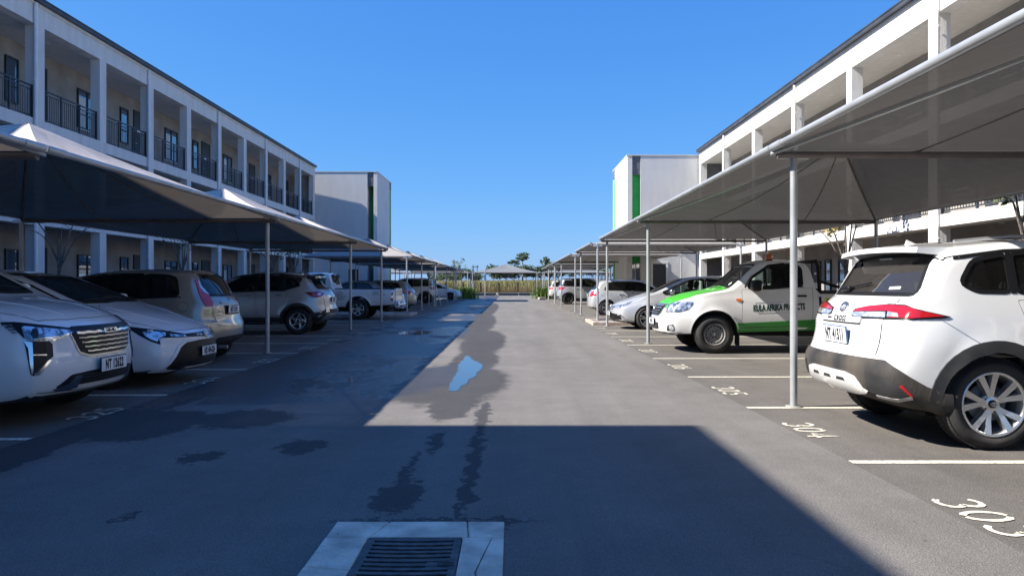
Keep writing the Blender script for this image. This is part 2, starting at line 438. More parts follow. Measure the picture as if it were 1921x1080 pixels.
def stroke(m, pts, w):
    P = [Vector((p[0], p[1])) for p in pts]
    L = []; Rr = []
    for i, p in enumerate(P):
        d = (P[min(i+1, len(P)-1)] - P[max(i-1, 0)]).normalized(); n = Vector((-d.y, d.x))
        ww = w*(0.5 + 0.06*math.sin(i*2.3))
        L.append(p + n*ww); Rr.append(p - n*ww)
    k = len(P)
    m.add([(a.x, a.y, 0) for a in L] + [(a.x, a.y, 0) for a in Rr], [(k+i, k+i+1, i+1, i) for i in range(k-1)])
def number(s, x, y, side, parent, h=0.27):
    """reads for a driver in the lane facing the bay; side +1 right row, -1 left row"""
    m = MB()
    for k, ch in enumerate(s):
        mm = MB()
        for st in DIG[ch]: stroke(mm, st, 0.125)
        mm.v = [((v[0]-.31)*.30 + (k-1)*0.235, (v[1]-.5)*h, 0) for v in mm.v]
        m.add(mm.v, mm.f)
    return m.build('painted_number', M_paint, parent, (x, y, 0.009), (0, 0, R(-90) if side > 0 else R(90)))
for i in range(18):
    if i < 8: y = [3.98, 6.35, 8.70, 11.25, 13.9, 16.5, 18.9, 21.2][i]
    else: y = 27.4 + 2.45*(i-8)
    number(str(303+i), 2.53, y, 1, bays_r)
for i in range(16):
    y = [7.15, 9.6, 12.1, 14.6, 16.8, 19.15, 21.6, 24.0][i] if i < 8 else 32.6 + 2.43*(i-8)
    number(str(325-i), -3.98, y, -1, bays_l)

# island kerbs
def island(name, x0, x1, y0, y1, label):
    r = empty(name, label, 'kerb', (0, 0, 0)); r['kind'] = 'structure'; del r['category']
    n = 4
    for i in range(n):
        xa = x0 + (x1-x0)*i/n; xb = x0 + (x1-x0)*(i+1)/n - .01
        for y in (y0, y1): MBk = MB(); MBk.rbox(xa, xb, y-.06, y+.06, 0, .11, .012); MBk.build('kerb_stone', M_kerb2, r)
    nn = 3
    for i in range(nn):
        ya = y0+.07 + (y1-y0-.14)*i/nn; yb = y0+.07 + (y1-y0-.14)*(i+1)/nn - .01
        for x in (x0+.06, x1-.06): MBk = MB(); MBk.rbox(x-.06, x+.06, ya, yb, 0, .11, .012); MBk.build('kerb_stone', M_kerb2, r)
    f = MB(); f.box(x0+.12, x1-.12, y0+.06, y1-.06, 0, .06); f.build('island_fill', M_pave, r)
    return r
M_kerb2 = noisy('kerb_stone', (0.36, 0.28, 0.22), (0.55, 0.47, 0.40), scale=6, rough=0.9, bump=0.3)
island('kerb_island', 2.45, 8.1, 22.7, 24.95, 'low kerbed island between the two right carport runs')
island('kerb_island', -9.2, -3.95, 28.95, 31.1, 'low kerbed island beside the lettered pickup')

# puddles: thin water sheets with ragged shores
M_water, nt, p = newmat('puddle_water')
setp(p, col=(0.03, 0.032, 0.032), rough=0.05, ior=1.55, spec=0.9)
n1 = nt.nodes.new('ShaderNodeTexNoise'); n1.inputs['Scale'].default_value = 2.0
bb = nt.nodes.new('ShaderNodeBump'); bb.inputs['Strength'].default_value = 0.02; bb.inputs['Distance'].default_value = 0.01
nt.links.new(n1.outputs[0], bb.inputs['Height']); nt.links.new(bb.outputs[0], p.inputs['Normal'])
def puddle(outline, label, jag=.05, seed=1):
    for _ in range(1): outline = [tuple(Vector(outline[i]).lerp(Vector(outline[(i+1) % len(outline)]), t)) for i in range(len(outline)) for t in (.25, .75)]
    rng = random.Random(seed); P = []
    n = len(outline)
    for i in range(n):
        a = Vector(outline[i]); b = Vector(outline[(i+1)%n])
        for k in range(5):
            q = a.lerp(b, k/5); d = (b-a).normalized()
            q += Vector((-d.y*1, d.x*1)) * rng.uniform(-jag, jag) * (0.5 if k == 0 else 1)
            P.append((q.x, q.y))
    r = delaunay_2d_cdt([Vector(p) for p in P], [], [list(range(len(P)))], 1, 1e-5)
    m = MB(); m.add([(v.x, v.y, .0075) for v in r[0]], [tuple(f) for f in r[2]])
    for i, f in enumerate(m.f):
        a, b, c = [Vector(m.v[j]) for j in f[:3]]
        if (b-a).cross(c-a).z < 0: m.f[i] = tuple(reversed(f))
    return tag(m.build('puddle', M_water), label, 'puddle')
def gp(px, py): Z = FOC*EYE/(py-534.0); return ((px-959.0)*Z/FOC, Z)
puddle([gp(*q) for q in ((838,733),(846,712),(856,702),(858,686),(866,676),(872,667),(880,670),(886,676),(900,681),(906,692),(893,698),(890,708),(878,712),(874,722),(864,724),(860,733),(850,735))], 'bright puddle mirroring the sky in the sunlit part of the driveway', .022, 3)
puddle([gp(*q) for q in ((735,626),(770,620),(812,621),(800,627),(760,629))], 'thin far puddle lying in the shaded lane beside the left bays', .06, 5)
puddle([gp(*q) for q in ((652,712),(662,706),(672,710),(668,717),(656,719))], 'tiny puddle in the middle of the wide wet patch', .01, 8)

# storm drain
M_cast = noisy('cast_iron', (0.045, 0.045, 0.05), (0.10, 0.10, 0.105), scale=18, rough=0.55, metal=0.5, bump=0.4, bscale=120)
M_dc = noisy('drain_concrete', (0.42, 0.37, 0.30), (0.80, 0.71, 0.58), scale=4.5, rough=0.9, bump=0.7, bscale=45, lo=.30, hi=.62)
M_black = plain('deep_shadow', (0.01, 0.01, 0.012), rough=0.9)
dr = empty('storm_drain', 'square concrete storm drain frame with a slotted iron grate in the foreground', 'drain', (0, 0, 0))
def quadprism(m, q, z0, z1, c=.008):
    ctr = Vector((sum(a[0] for a in q)/len(q), sum(a[1] for a in q)/len(q)))
    inner = [ctr + (Vector(a)-ctr)*(1-c/max(.05,(Vector(a)-ctr).length)) for a in q]
    n = len(q)
    vs = [(a[0], a[1], z0) for a in q] + [(a[0], a[1], z1-c) for a in q] + [(a.x, a.y, z1) for a in inner]
    fs = [(i, (i+1)%n, n+(i+1)%n, n+i) for i in range(n)] + [(n+i, n+(i+1)%n, 2*n+(i+1)%n, 2*n+i) for i in range(n)] + [tuple(range(2*n, 3*n))]
    m.add(vs, fs)
DX0, DX1, DY0, DY1 = -.908, -.040, 2.62, 3.868
GX0, GX1, GY0, GY1 = -.695, -.243, 2.86, 3.63
for q in ([(DX0,DY1),(DX0,GY1),(GX0,GY1),(GX0+.06,DY1-.005)], [(GX0+.064,DY1-.005),(GX0+.004,GY1),(GX1+.03,GY1),(GX1+.01,DY1)], [(GX1+.014,DY1),(GX1+.034,GY1),(DX1,GY1-.01),(DX1,DY1)],
          [(DX0,GY1-.004),(DX0,3.25),(GX0-.005,3.21),(GX0-.005,GY1-.004)], [(DX0,3.246),(DX0,DY0),(GX0-.005,DY0),(GX0-.005,3.206)],
          [(GX1+.005,GY1-.004),(GX1+.005,DY0),(-.12,DY0),(-.16,3.2),(-.10,GY1-.012)], [(-.096,GY1-.012),(-.156,3.2),(-.116,DY0),(DX1,DY0),(DX1,GY1-.014)], [(GX0,GY0),(GX0,DY0),(GX1,DY0),(GX1,GY0)]):
    m = MB(); quadprism(m, list(reversed(q)), -.05, .016); m.build('concrete_block', M_dc, dr)
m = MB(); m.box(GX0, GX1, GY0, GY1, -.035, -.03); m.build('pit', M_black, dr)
# iron grate: bars with slots between
m = MB()
gz0, gz1 = -.03, .013
slots = [3.577, 3.521, 3.469, 3.419, 3.368, 3.313, 3.262, 3.212, 3.16, 3.11, 3.06, 3.01, 2.96, 2.91]
m.box(GX0, GX0+.035, GY0, GY1, gz0, gz1); m.box(GX1-.035, GX1, GY0, GY1, gz0, gz1)
prev = GY1
for i, ys_ in enumerate(slots):
    short = i in (5, 6)
    # bow of the bars across the width
    n = 8; xa, xb = GX0+.035, GX1-.035
    for k in range(n):
        u0, u1 = k/n, (k+1)/n; b0 = .010*(1-(2*u0-1)**2); b1 = .010*(1-(2*u1-1)**2)
        x_0 = xa+(xb-xa)*u0; x_1 = xa+(xb-xa)*u1
        t0 = prev - (b0 if i else 0); t1 = prev - (b1 if i else 0)
        lo0 = ys_+.0125-b0; lo1 = ys_+.0125-b1
        vs = [(x_0,lo0,gz0),(x_1,lo1,gz0),(x_1,t1,gz0),(x_0,t0,gz0),(x_0,lo0,gz1),(x_1,lo1,gz1),(x_1,t1,gz1),(x_0,t0,gz1)]
        m.add(vs, [(0,3,2,1),(4,5,6,7),(0,1,5,4),(1,2,6,5),(2,3,7,6),(3,0,4,7)])
    if short: m.box(xb-.10, xb, ys_-.026, ys_+.014, gz0, gz1-.002)
    prev = ys_-.0125
m.box(GX0+.035, GX1-.035, GY0, prev-.01, gz0, gz1)
m.build('grate', M_cast, dr)
for i in range(3):
    mm = MB(); mm.box(-.33, -.255, 3.30-i*.018, 3.306-i*.018, gz1, gz1+.003); mm.build('raised_mark', M_cast, dr)
# ================================================================ buildings
M_wall = noisy('white_render', (0.60, 0.585, 0.555), (0.72, 0.705, 0.675), scale=2.2, stretch=(1.5, 1.5, .3), rough=0.88, bump=0.35, bscale=38, lo=.3, hi=.7)
M_wallg = noisy('grey_white_render', (0.55, 0.55, 0.54), (0.60, 0.60, 0.585), scale=1.8, stretch=(1.4, 1.4, .3), rough=0.9, bump=0.4, bscale=30)
M_taupe = noisy('taupe_render', (0.26, 0.245, 0.225), (0.34, 0.32, 0.30), scale=1.5, rough=0.92, bump=0.3, bscale=40)
M_soff = plain('soffit_paint', (0.62, 0.60, 0.56), rough=0.9, var=.05)
M_alu = plain('dark_window_frame', (0.025, 0.028, 0.033), rough=0.4, var=.1)
M_rail = plain('charcoal_steel', (0.035, 0.04, 0.05), rough=0.45)
M_roof = noisy('roof_sheet', (0.05, 0.055, 0.065), (0.08, 0.085, 0.095), scale=2, rough=0.5, metal=0.3)
M_pipe = plain('white_pipe', (0.74, 0.73, 0.71), rough=0.45, var=.05)
M_doorm = plain('dark_door', (0.03, 0.033, 0.04), rough=0.5)
M_green = noisy('green_panel', (0.015, 0.36, 0.05), (0.03, 0.46, 0.08), scale=2, rough=0.55)
M_dgrey = plain('dark_grey_cladding', (0.13, 0.135, 0.145), rough=0.6)
M_lampw = plain('downlight_rim', (0.7, 0.7, 0.7), rough=0.4)
M_steel = plain('brushed_steel', (0.5, 0.5, 0.52), rough=0.3, metal=0.9)
M_paneg, nt, p = newmat('window_glass')
setp(p, col=(0.06, 0.10, 0.15), rough=0.03, spec=1.0, coat=1.0, ior=1.9)
M_curt = plain('net_curtain', (0.62, 0.66, 0.70), rough=0.9, var=.15, scale=30)

def building(name, label, XF, s, yend, pitch, nb, H, colw, pipes, cor=1.5, seed=0):
    """XF facade plane; s=+1 faces +X, s=-1 faces -X. bays run back from yend towards the camera.
    H: dict of heights g1 (ground opening top), s1 (first slab top), o1 (first opening top), s2, o2, eave"""
    root = empty(name, label, 'building', (XF, yend, 0))
    def B(m, nm, mat, par=root): return m.build(nm, mat, par)
    def L(x): return s*x           # +: out of the facade
    rng = random.Random(seed)
    y0 = -nb*pitch
    cd = 0.32
    levels = [(0.1, H['g1']), (H['s1'], H['o1']), (H['s2'], H['o2'])]
    # columns, one mesh shared
    cm = []
    for zb, zt in levels:
        m = MB(); m.box(L(0), L(-cd), -colw, 0, 0, zt-zb); cm.append(m.mesh('column', M_wall))
    # slabs / beams
    spans = [(H['g1'], H['s1']), (H['o1'], H['s2']), (H['o2'], H['eave'])]
    for k in range(nb+1):
        for li, (zb, zt) in enumerate(levels): link('column', cm[li], root, (0, -k*pitch, zb))
    for i, (a, b) in enumerate(spans):
        m = MB(); m.box(L(.004), L(-cd-.006), y0-colw-.003, 0.003, a, b)
        B(m, 'edge_beam', M_wall)
        m = MB(); m.box(L(-cd-.006), L(-cor), y0-colw, 0, b-.16 if i < 2 else H['o2']+.05, b-.012 if i < 2 else H['o2']+.12)
        B(m, 'floor_slab' if i < 2 else 'ceiling', M_soff)
    # thin shadow ledge on the top band
    m = MB(); m.box(L(.004), L(.03), y0-colw, 0.0, H['eave']-.16, H['eave']-.02); B(m, 'cornice', M_wall)
    # back wall and solid rear
    m = MB(); m.box(L(-cor), L(-cor-.2), y0-colw, 0, 0, H['eave']-.02); B(m, 'back_wall', M_taupe)
    m = MB(); m.box(L(-cor-.2), L(-9), y0-colw, -.3, 0, H['eave']-.05); B(m, 'rear_block', M_wallg)
    m = MB(); m.box(L(-cd-.01), L(-cor), -.2, -.01, 0, H['eave']-.02); B(m, 'end_wall', M_dgrey if seed == 2 else M_taupe)
    # roof and gutter
    m = MB()
    e, rdg = H['eave'], H['eave']+1.0
    y1 = 0.0; yy0 = y0-colw-.3
    vs = [(L(.10), yy0, e+.0), (L(.10), y1, e+.0), (L(-4.5), y1, rdg), (L(-4.5), yy0, rdg), (L(-9.3), yy0, e), (L(-9.3), y1, e)]
    vs2 = [(v[0], v[1], v[2]+.06) for v in vs]
    m.add(vs+vs2, [(0,1,2,3),(3,2,5,4),(6,9,8,7),(9,10,11,8),(0,6,7,1),(4,5,11,10),(0,3,9,6),(3,4,10,9),(1,7,8,2),(2,8,11,5)])
    B(m, 'roof', M_roof)
    m = MB(); m.box(L(.035), L(.15), yy0, y1, e-.06, e+.06); m.box(L(.13), L(.165), yy0, y1, e+.04, e+.08); B(m, 'gutter', M_roof)
    for k in range(0, nb+1):
        if k % 2 == pipes:
            m = MB(); yk = -k*pitch - colw - .10
            m.tube((L(.055), yk, .05), (L(.055), yk, H['eave']-.1), .055, 12)
            for z in (2.3, 4.9, 7.2): m.box(L(0), L(.06), yk-.07, yk+.07, z, z+.03)
            B(m, 'downpipe', M_pipe)
    # railing mesh for one bay
    def rail_mesh(w, hh):
        m = MB(); n = int(w/0.105)
        x = L(-.11)
        m.box(x-.022, x+.022, 0, w, hh-.04, hh); m.box(x-.012, x+.012, 0, w, hh-.14, hh-.115); m.box(x-.015, x+.015, 0, w, .07, .10)
        for k in range(n+1):
            y = w*k/n; m.box(x-.006, x+.006, y-.006, y+.006, .08, hh-.12)
        for k in range(4):
            y = .025+(w-.05)*k/3; m.box(x-.024, x+.024, y-.024, y+.024, 0, hh+.01)
        return m.mesh('railing', M_rail)
    rm = rail_mesh(pitch-colw, 0.98)
    # door / window meshes (origin at wall face)
    ks = 1.18 if s > 0 else 1.0
    def door_mesh(w=.85*ks, h=2.02*ks):
        m = MB(); f = .05
        m.box(0, L(.05), 0, f, 0, h, 0); m.box(0, L(.05), w-f, w, 0, h, 0); m.box(0, L(.05), f, w-f, h-f, h, 0)
        m.box(0, L(.03), f, w-f, 0.01, h-f, 0)
        return m.mesh('door', M_doorm)
    def win_mesh(w, h, n):
        m = MB(); f = .045
        m.box(0, L(.06), 0, f, 0, h); m.box(0, L(.06), w-f, w, 0, h); m.box(0, L(.06), f, w-f, h-f, h); m.box(0, L(.06), f, w-f, 0, f)
        for k in range(1, n): y = w*k/n; m.box(0, L(.055), y-.025, y+.025, f, h-f)
        m.box(0, L(.05), f, w-f, h*.36-.02, h*.36+.02)
        return m.mesh('window', M_alu)
    def pane_mesh(w, h, mat, d=.025):
        m = MB(); m.box(0, L(d), .045, w-.045, .045, h-.045); return m.mesh('pane', mat)
    def sash_mesh(w, h):   # top hung sash standing open
        m = MB(); a = R(24)
        for (ya, yb, za, zb) in ((0,.04,0,h),(w-.04,w,0,h),(.04,w-.04,0,.04),(.04,w-.04,h-.04,h)):
            m.box(0, L(.03), ya, yb, za-h, zb-h)
        m.box(L(.01), L(.016), .04, w-.04, -h+.04, -.04, 1)
        me = m.mesh('open_sash', [M_alu, M_paneg])
        me.transform(Matrix.Rotation(-a*s, 4, 'Y')); return me
    DM = door_mesh(); WM = win_mesh(1.05*ks, 1.2*ks, 2); PM = pane_mesh(1.05*ks, 1.2*ks, M_paneg); WN = win_mesh(.52*ks, 1.2*ks, 1); PN = pane_mesh(.52*ks, 1.2*ks, M_paneg)
    CM = MB(); CM.box(0, L(.012), .06, .48, .06, 1.12); CM = CM.mesh('curtain', M_curt)
    SM = sash_mesh(.46, .62); HM = MB(); HM.box(0, L(.06), .09, .21, 1.0, 1.03); HM = HM.mesh('handle', M_steel)
    PL = MB(); PL.box(0, L(.034), .28, .56, 1.52, 1.60); PL = PL.mesh('number_plate', M_lampw)
    SI = MB(); SI.box(0, L(.07), -.04, 1.09, -.06, -.004); SI = SI.mesh('sill', M_wallg)
    LM = MB(); LM.lathe([(0, -.012), (.055, -.012), (.075, -.002), (.075, 0)], Matrix.Identity(4), 14); LM = LM.mesh('downlight', M_lampw)
    xw = L(-cor+.002)
    for k in range(nb):
        ya = -(k+1)*pitch; w = pitch-colw
        for li, (zb, zt) in enumerate(levels):
            if zt <= 0: continue
            if li: link('railing', rm, root, (0, ya, zb))
            reps = 1 if pitch < 3.5 else 2
            for r_ in range(reps):
                yb = ya + r_*w/reps
                ww = w/reps
                typ = (k*reps + r_ + li) % 2
                if typ == 0:
                    y_d = yb + ww - .95*ks
                    d = link('door', DM, root, (xw, y_d, zb)); link('handle', HM, d, (L(.03), 0, 0)); link('number_plate', PL, d)
                    wi = link('window', WN, root, (xw, yb + max(.1, ww-1.85*ks), zb+.84)); link('pane', PN, wi)
                else:
                    wi = link('window', WM, root, (xw, yb + ww*.42, zb+.82)); link('pane', PM, wi); link('sill', SI, wi)
                    if rng.random() < .85: link('curtain', CM, wi, (L(.026), rng.choice((0, .5)), 0))
                    if rng.random() < .55: link('open_sash', SM, wi, (L(.06), .03, 1.16*ks))
                if li == 2 or s < 0: link('downlight', LM, root, (L(-.85), yb+ww*.5, (H['o2']+.05) if li == 2 else zt+.02))
    return root
K = 1.2; kz = lambda h: EYE+(h-EYE)*K
HL = dict(g1=kz(2.70), s1=kz(3.00), o1=kz(4.98), s2=kz(5.28), o2=kz(7.58), eave=kz(8.16))
BL = building('office_building', 'three storey white office block with balconies in shade on the left', -11.6*K, 1, 43.9*K, 2.82*K, 14, HL, .40, 1, cor=1.75, seed=1)
HR = dict(g1=2.58, s1=2.86, o1=4.93, s2=5.22, o2=7.56, eave=8.28)
BR = building('office_building', 'sunlit three storey white office block with open galleries on the right', -(-9.9), -1, 39.5, 4.35, 10, HR, .36, 1, seed=2)

# stair towers at the ends of the blocks: parts of their buildings
def tower(XC, XB, y0, y1, H, label, s, dp=.3):
    """XC driveway-side face, XB far side; s=+1: tower left of the driveway"""
    r = empty('stair_tower', label, 'stair tower', (XC, y0, 0))
    m = MB(); W = XB-XC; D = y1-y0
    wsl0, wsl1 = -s*.26, -s*.70       # slot in the camera-facing wall
    a = 0.0
    def bx(m, x0, x1, ya, yb, z0, z1): m.box(x0, x1, ya, yb, z0, z1)
    bx(m, 0, wsl0, 0, dp, 0, H); m.build('corner_pier', M_wall, r)
    m = MB(); bx(m, wsl1, W, 0, dp, 0, H); m.build('end_wall', M_wallg, r)
    m = MB(); bx(m, wsl0, wsl1, dp-.06, dp-.01, 0, H-.7); m.build('green_strip', M_green, r)
    m = MB(); bx(m, wsl0, wsl1, .04, .30, H-.7, H+.02); m.build('grey_cap_panel', M_dgrey, r)
    m = MB(); bx(m, wsl0, wsl1, .05, .10, H-1.0, H-.7); m.build('grey_lintel', M_dgrey, r)
    for z0, z1 in ((3.2, 4.4), (.4, 2.4)):
        m = MB(); bx(m, wsl0-s*.02, wsl1+s*.02, dp-.12, dp-.07, z0, z1); m.build('slot_window', M_paneg, r)
    m = MB(); bx(m, 0, -s*.3, dp+.002, D-.8, 0, H); m.build('side_wall', M_wall, r)
    m = MB(); bx(m, -s*.02, -s*.28, D-.8, D-.15, 0, H-.5); m.build('green_strip', M_green, r)
    m = MB(); bx(m, s*.02, -s*.28, D-.8, D-.15, H-.5, H+.02); m.build('grey_cap_panel', M_dgrey, r)
    m = MB(); bx(m, 0, -s*.3, D-.15, D, 0, H); m.build('corner_pier', M_wall, r)
    m = MB(); bx(m, -s*.3, W, D-.3, D, 0, H); m.build('rear_wall', M_wallg, r)
    m = MB(); bx(m, -s*.02, W, .02, D-.02, H-.25, H-.12); m.build('roof_slab', M_dgrey, r)
    m = MB(); bx(m, s*.03, W, -.03, D+.03, H, H+.05); bx(m, s*.03, W, -.03, D+.03, H+.05, H+.08) if 0 else None; m.build('coping', M_wallg, r)
    # door and window at the foot
    m = MB(); bx(m, -s*1.35, -s*2.05, -.012, .02, .1, 2.35); m.build('doorway', M_doorm, r)
    m = MB(); bx(m, -s*1.25, -s*1.348, -.03, -.002, 0, 2.348); bx(m, -s*2.052, -s*2.15, -.03, -.002, 0, 2.348); bx(m, -s*1.25, -s*2.15, -.03, -.002, 2.35, 2.45); m.build('door_frame', M_wall, r)
    m = MB(); bx(m, -s*1.2, -s*2.3, -.5, 0, 4.35, 4.43); m.build('canopy_slab', M_wallg, r)
    return r
tower(-8.0*K, -11.9*K, 44.3*K, 49.4*K, kz(7.92), 'white stair tower with green strips at the end of the left block', 1, 1.3)
tower(6.12, 9.95, 39.6, 45.2, 8.08, 'white stair tower with green strips at the end of the right block', -1)
TB = tower(-7.71, -12.5, -26.0, 5.05, 7.98, 'white stair tower beside the camera that shades the foreground', 1)
# ================================================================ shade carports
def fabric(name, c_top, transl, transp, under):
    m = bpy.data.materials.new(name); m.use_nodes = True; nt = m.node_tree
    for n in list(nt.nodes): nt.nodes.remove(n)
    out = nt.nodes.new('ShaderNodeOutputMaterial')
    tc = nt.nodes.new('ShaderNodeTexCoord')
    nz = nt.nodes.new('ShaderNodeTexNoise'); nz.inputs['Scale'].default_value = 1.3; nz.inputs['Detail'].default_value = 6
    mp = nt.nodes.new('ShaderNodeMapping'); mp.inputs['Scale'].default_value = (1, 3.5, 1); mp.inputs['Rotation'].default_value = (0, 0, .5)
    nt.links.new(tc.outputs['Object'], mp.inputs[0]); nt.links.new(mp.outputs[0], nz.inputs['Vector'])
    cr = nt.nodes.new('ShaderNodeValToRGB')
    cr.color_ramp.elements[0].position = .3; cr.color_ramp.elements[1].position = .7
    cr.color_ramp.elements[0].color = (*[c*.86 for c in c_top], 1); cr.color_ramp.elements[1].color = (*[c*1.1 for c in c_top], 1)
    nt.links.new(nz.outputs[0], cr.inputs[0])
    weave = nt.nodes.new('ShaderNodeTexNoise'); weave.inputs['Scale'].default_value = 55; weave.inputs['Detail'].default_value = 2
    nt.links.new(mp.outputs[0], weave.inputs['Vector'])
    bp = nt.nodes.new('ShaderNodeBump'); bp.inputs['Strength'].default_value = .35; bp.inputs['Distance'].default_value = .01
    nt.links.new(weave.outputs[0], bp.inputs['Height'])
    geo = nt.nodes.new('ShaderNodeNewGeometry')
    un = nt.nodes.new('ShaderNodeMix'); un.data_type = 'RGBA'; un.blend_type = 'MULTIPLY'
    un.inputs[7].default_value = (under, under, under, 1)  # shade under the canopy put into the colour: lower face of the cloth darkened
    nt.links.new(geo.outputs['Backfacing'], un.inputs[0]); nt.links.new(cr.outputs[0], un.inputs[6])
    d = nt.nodes.new('ShaderNodeBsdfDiffuse'); t = nt.nodes.new('ShaderNodeBsdfTranslucent'); tr = nt.nodes.new('ShaderNodeBsdfTransparent')
    nt.links.new(un.outputs[2], d.inputs[0]); nt.links.new(bp.outputs[0], d.inputs['Normal'])
    t.inputs[0].default_value = (c_top[0]*1.05, c_top[1]*1.0, c_top[2]*.95, 1)
    m1 = nt.nodes.new('ShaderNodeMixShader'); m1.inputs[0].default_value = transl
    m2 = nt.nodes.new('ShaderNodeMixShader'); m2.inputs[0].default_value = transp
    nt.links.new(d.outputs[0], m1.inputs[1]); nt.links.new(t.outputs[0], m1.inputs[2])
    nt.links.new(m1.outputs[0], m2.inputs[1]); nt.links.new(tr.outputs[0], m2.inputs[2])
    nt.links.new(m2.outputs[0], out.inputs[0])
    return m
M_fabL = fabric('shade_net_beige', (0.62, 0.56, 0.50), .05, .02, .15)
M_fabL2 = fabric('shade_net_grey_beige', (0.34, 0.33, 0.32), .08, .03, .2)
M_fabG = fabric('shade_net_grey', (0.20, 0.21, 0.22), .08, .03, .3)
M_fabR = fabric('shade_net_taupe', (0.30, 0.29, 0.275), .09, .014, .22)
M_galv = noisy('galvanised_tube', (0.36, 0.38, 0.39), (0.44, 0.46, 0.47), scale=4, rough=0.45, metal=0.4)
M_hem = plain('fabric_hem', (0.16, 0.14, 0.13), rough=0.9)
M_white = plain('white_bracket', (0.6, 0.62, 0.64), rough=0.5, metal=.3)
def canopy_mesh(x0, x1, y0, y1, ze, za, mat, n=10, sag=0.10):
    m = MB(); vs = []; N = 2*n+1
    for j in range(N):
        for i in range(N):
            u = (i-n)/n; v = (j-n)/n; mm = max(abs(u), abs(v)); mn = min(abs(u), abs(v))
            h = (1-mm)
            h -= sag*math.sin(math.pi*mm)*(1-(mn/max(mm, 1e-6))**2)*.9 + sag*.5*math.sin(math.pi*mm)
            e = 0.0
            if mm > .999: e = 0.0
            # free edges pull in slightly between the corners
            vs.append(((x0+x1)/2+(x1-x0)/2*u, (y0+y1)/2+(y1-y0)/2*v, ze+(za-ze)*h + e))
    fs = []
    for j in range(N-1):
        for i in range(N-1):
            a, b, c, d = j*N+i, j*N+i+1, (j+1)*N+i+1, (j+1)*N+i
            if ((i < n) == (j < n)): fs += [(a, b, c), (a, c, d)]
            else: fs += [(a, b, d), (b, c, d)]
    m.add(vs, fs, 0, False)
    me = m.mesh('canopy', mat)
    return me, vs, N, n
def carport(label, x0, x1, y0, y1, ze, za, mat, group, near_poles=False, front=None, pole_r=.055, base=0.0, lean=0.0, axis_front='x', za_x=None):
    """front: x of the driveway-side edge"""
    r = empty('shade_carport', label, 'carport', ((x0+x1)/2, (y0+y1)/2, base), 0, group)
    cx, cy = (x0+x1)/2, (y0+y1)/2
    hx, hy = (x1-x0)/2, (y1-y0)/2
    me, vs, N, n = canopy_mesh(-hx, hx, -hy, hy, ze, za, mat)
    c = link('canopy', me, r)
    # hems: beams across, dark
    ztop = ze-.02
    m = MB(); m.tube((-hx+.04, hy-.03, ztop-.035), (hx-.04, hy-.03, ztop-.035), .034, 10); m.build('cross_beam', M_hem, r)
    if near_poles:
        m = MB(); m.tube((-hx+.04, -hy+.03, ztop-.035), (hx-.04, -hy+.03, ztop-.035), .034, 10); m.build('cross_beam', M_hem, r)
    for sx in (-1, 1):
        m = MB(); m.tube((sx*hx, -hy+.01, ze+.022), (sx*hx, hy-.01, ze+.022), .033, 12)
        m.tube((sx*hx, -hy+.30, ze+.022), (sx*hx, -hy+.02, ze+.022), .040, 12); m.tube((sx*hx, hy-.02, ze+.022), (sx*hx, hy-.30, ze+.022), .040, 12)
        m.build('edge_tube', M_galv, r)
    # hip rafters and mid seams follow the underside of the fabric
    def vat(i, j): v = vs[j*N+i]; return Vector((v[0], v[1], v[2]-.035))
    for sx in (0, 1):
        for sy in (0, 1):
            pts = [vat(n + (k if sx else -k), n + (k if sy else -k)) for k in range(n+1)]
            m = MB()
            for a, b in zip(pts[:-1], pts[1:]): m.tube(a, b, .020, 8)
            m.build('hip_rafter', M_hem if (sx == 1) == (mat is M_fabR) else M_galv, r)
    for (ax, sg) in ((1, -1), (1, 1)):
        for off in (-4, 4):
            pts = []
            for k in range(n+1):
                t = k/n
                i = n + off*t; j = n + sg*k
                i0 = int(math.floor(i)); f = i-i0
                a = vat(i0, j); b = vat(min(i0+1, N-1), j); q = a.lerp(b, f); q.z += .028; pts.append(q)
            m = MB()
            for a, b in zip(pts[:-1], pts[1:]): m.tube(a, b, .010, 5, cap=False)
            m.build('seam', M_hem, r)
    # poles
    ends = [hy] + ([-hy] if near_poles else [])
    for y in ends:
        for sx in (-1, 1):
            xx = sx*hx
            front_side = (sx < 0) == (cx > 0)
            if front_side and 'beside the camera' in label: continue
            xx = xx + (.22 if cx > 0 else -.21) * (1 if front_side else 0)
            m = MB(); top = ze-.03
            if lean and front_side:
                mid = (xx+.02, y, 1.1); ln = (xx+.34, y+.1, 0)
                m.tube((xx, y, top), mid, pole_r*.9, 12); m.tube(mid, ln, pole_r*.9, 12)
            else:
                m.tube((xx, y, -.3), (xx, y, top), pole_r if front_side else pole_r*1.0, 14)
            po = m.build('pole', M_galv, r)
            b = MB(); b.lathe([(pole_r+.001, 0), (pole_r+.045, 0), (pole_r+.045, .012), (pole_r+.001, .014)], Matrix.Translation((xx, y, .005)), 16); b.build('base_collar', M_conc, po)
            b = MB()
            zz = top - .02
            b.add([(xx-.13, y-.035, zz+.02), (xx+.13, y-.035, zz+.02), (xx+.16, y-.035, zz-.035), (xx-.16, y-.035, zz-.035),
                   (xx-.13, y+.035, zz+.02), (xx+.13, y+.035, zz+.02), (xx+.16, y+.035, zz-.035), (xx-.16, y+.035, zz-.035)],
                  [(0,3,2,1),(4,5,6,7),(0,1,5,4),(1,2,6,5),(2,3,7,6),(3,0,4,7)])
            b.tube((xx-.02, y-.12, zz+.05), (xx-.02, y+.12, zz+.05), .02, 8)
            b.build('bracket', M_white, po)
    return r
GL = 'shade net carports along the left building'; GR = 'shade net carports along the right building'
zL, zR = 2.44, 2.60
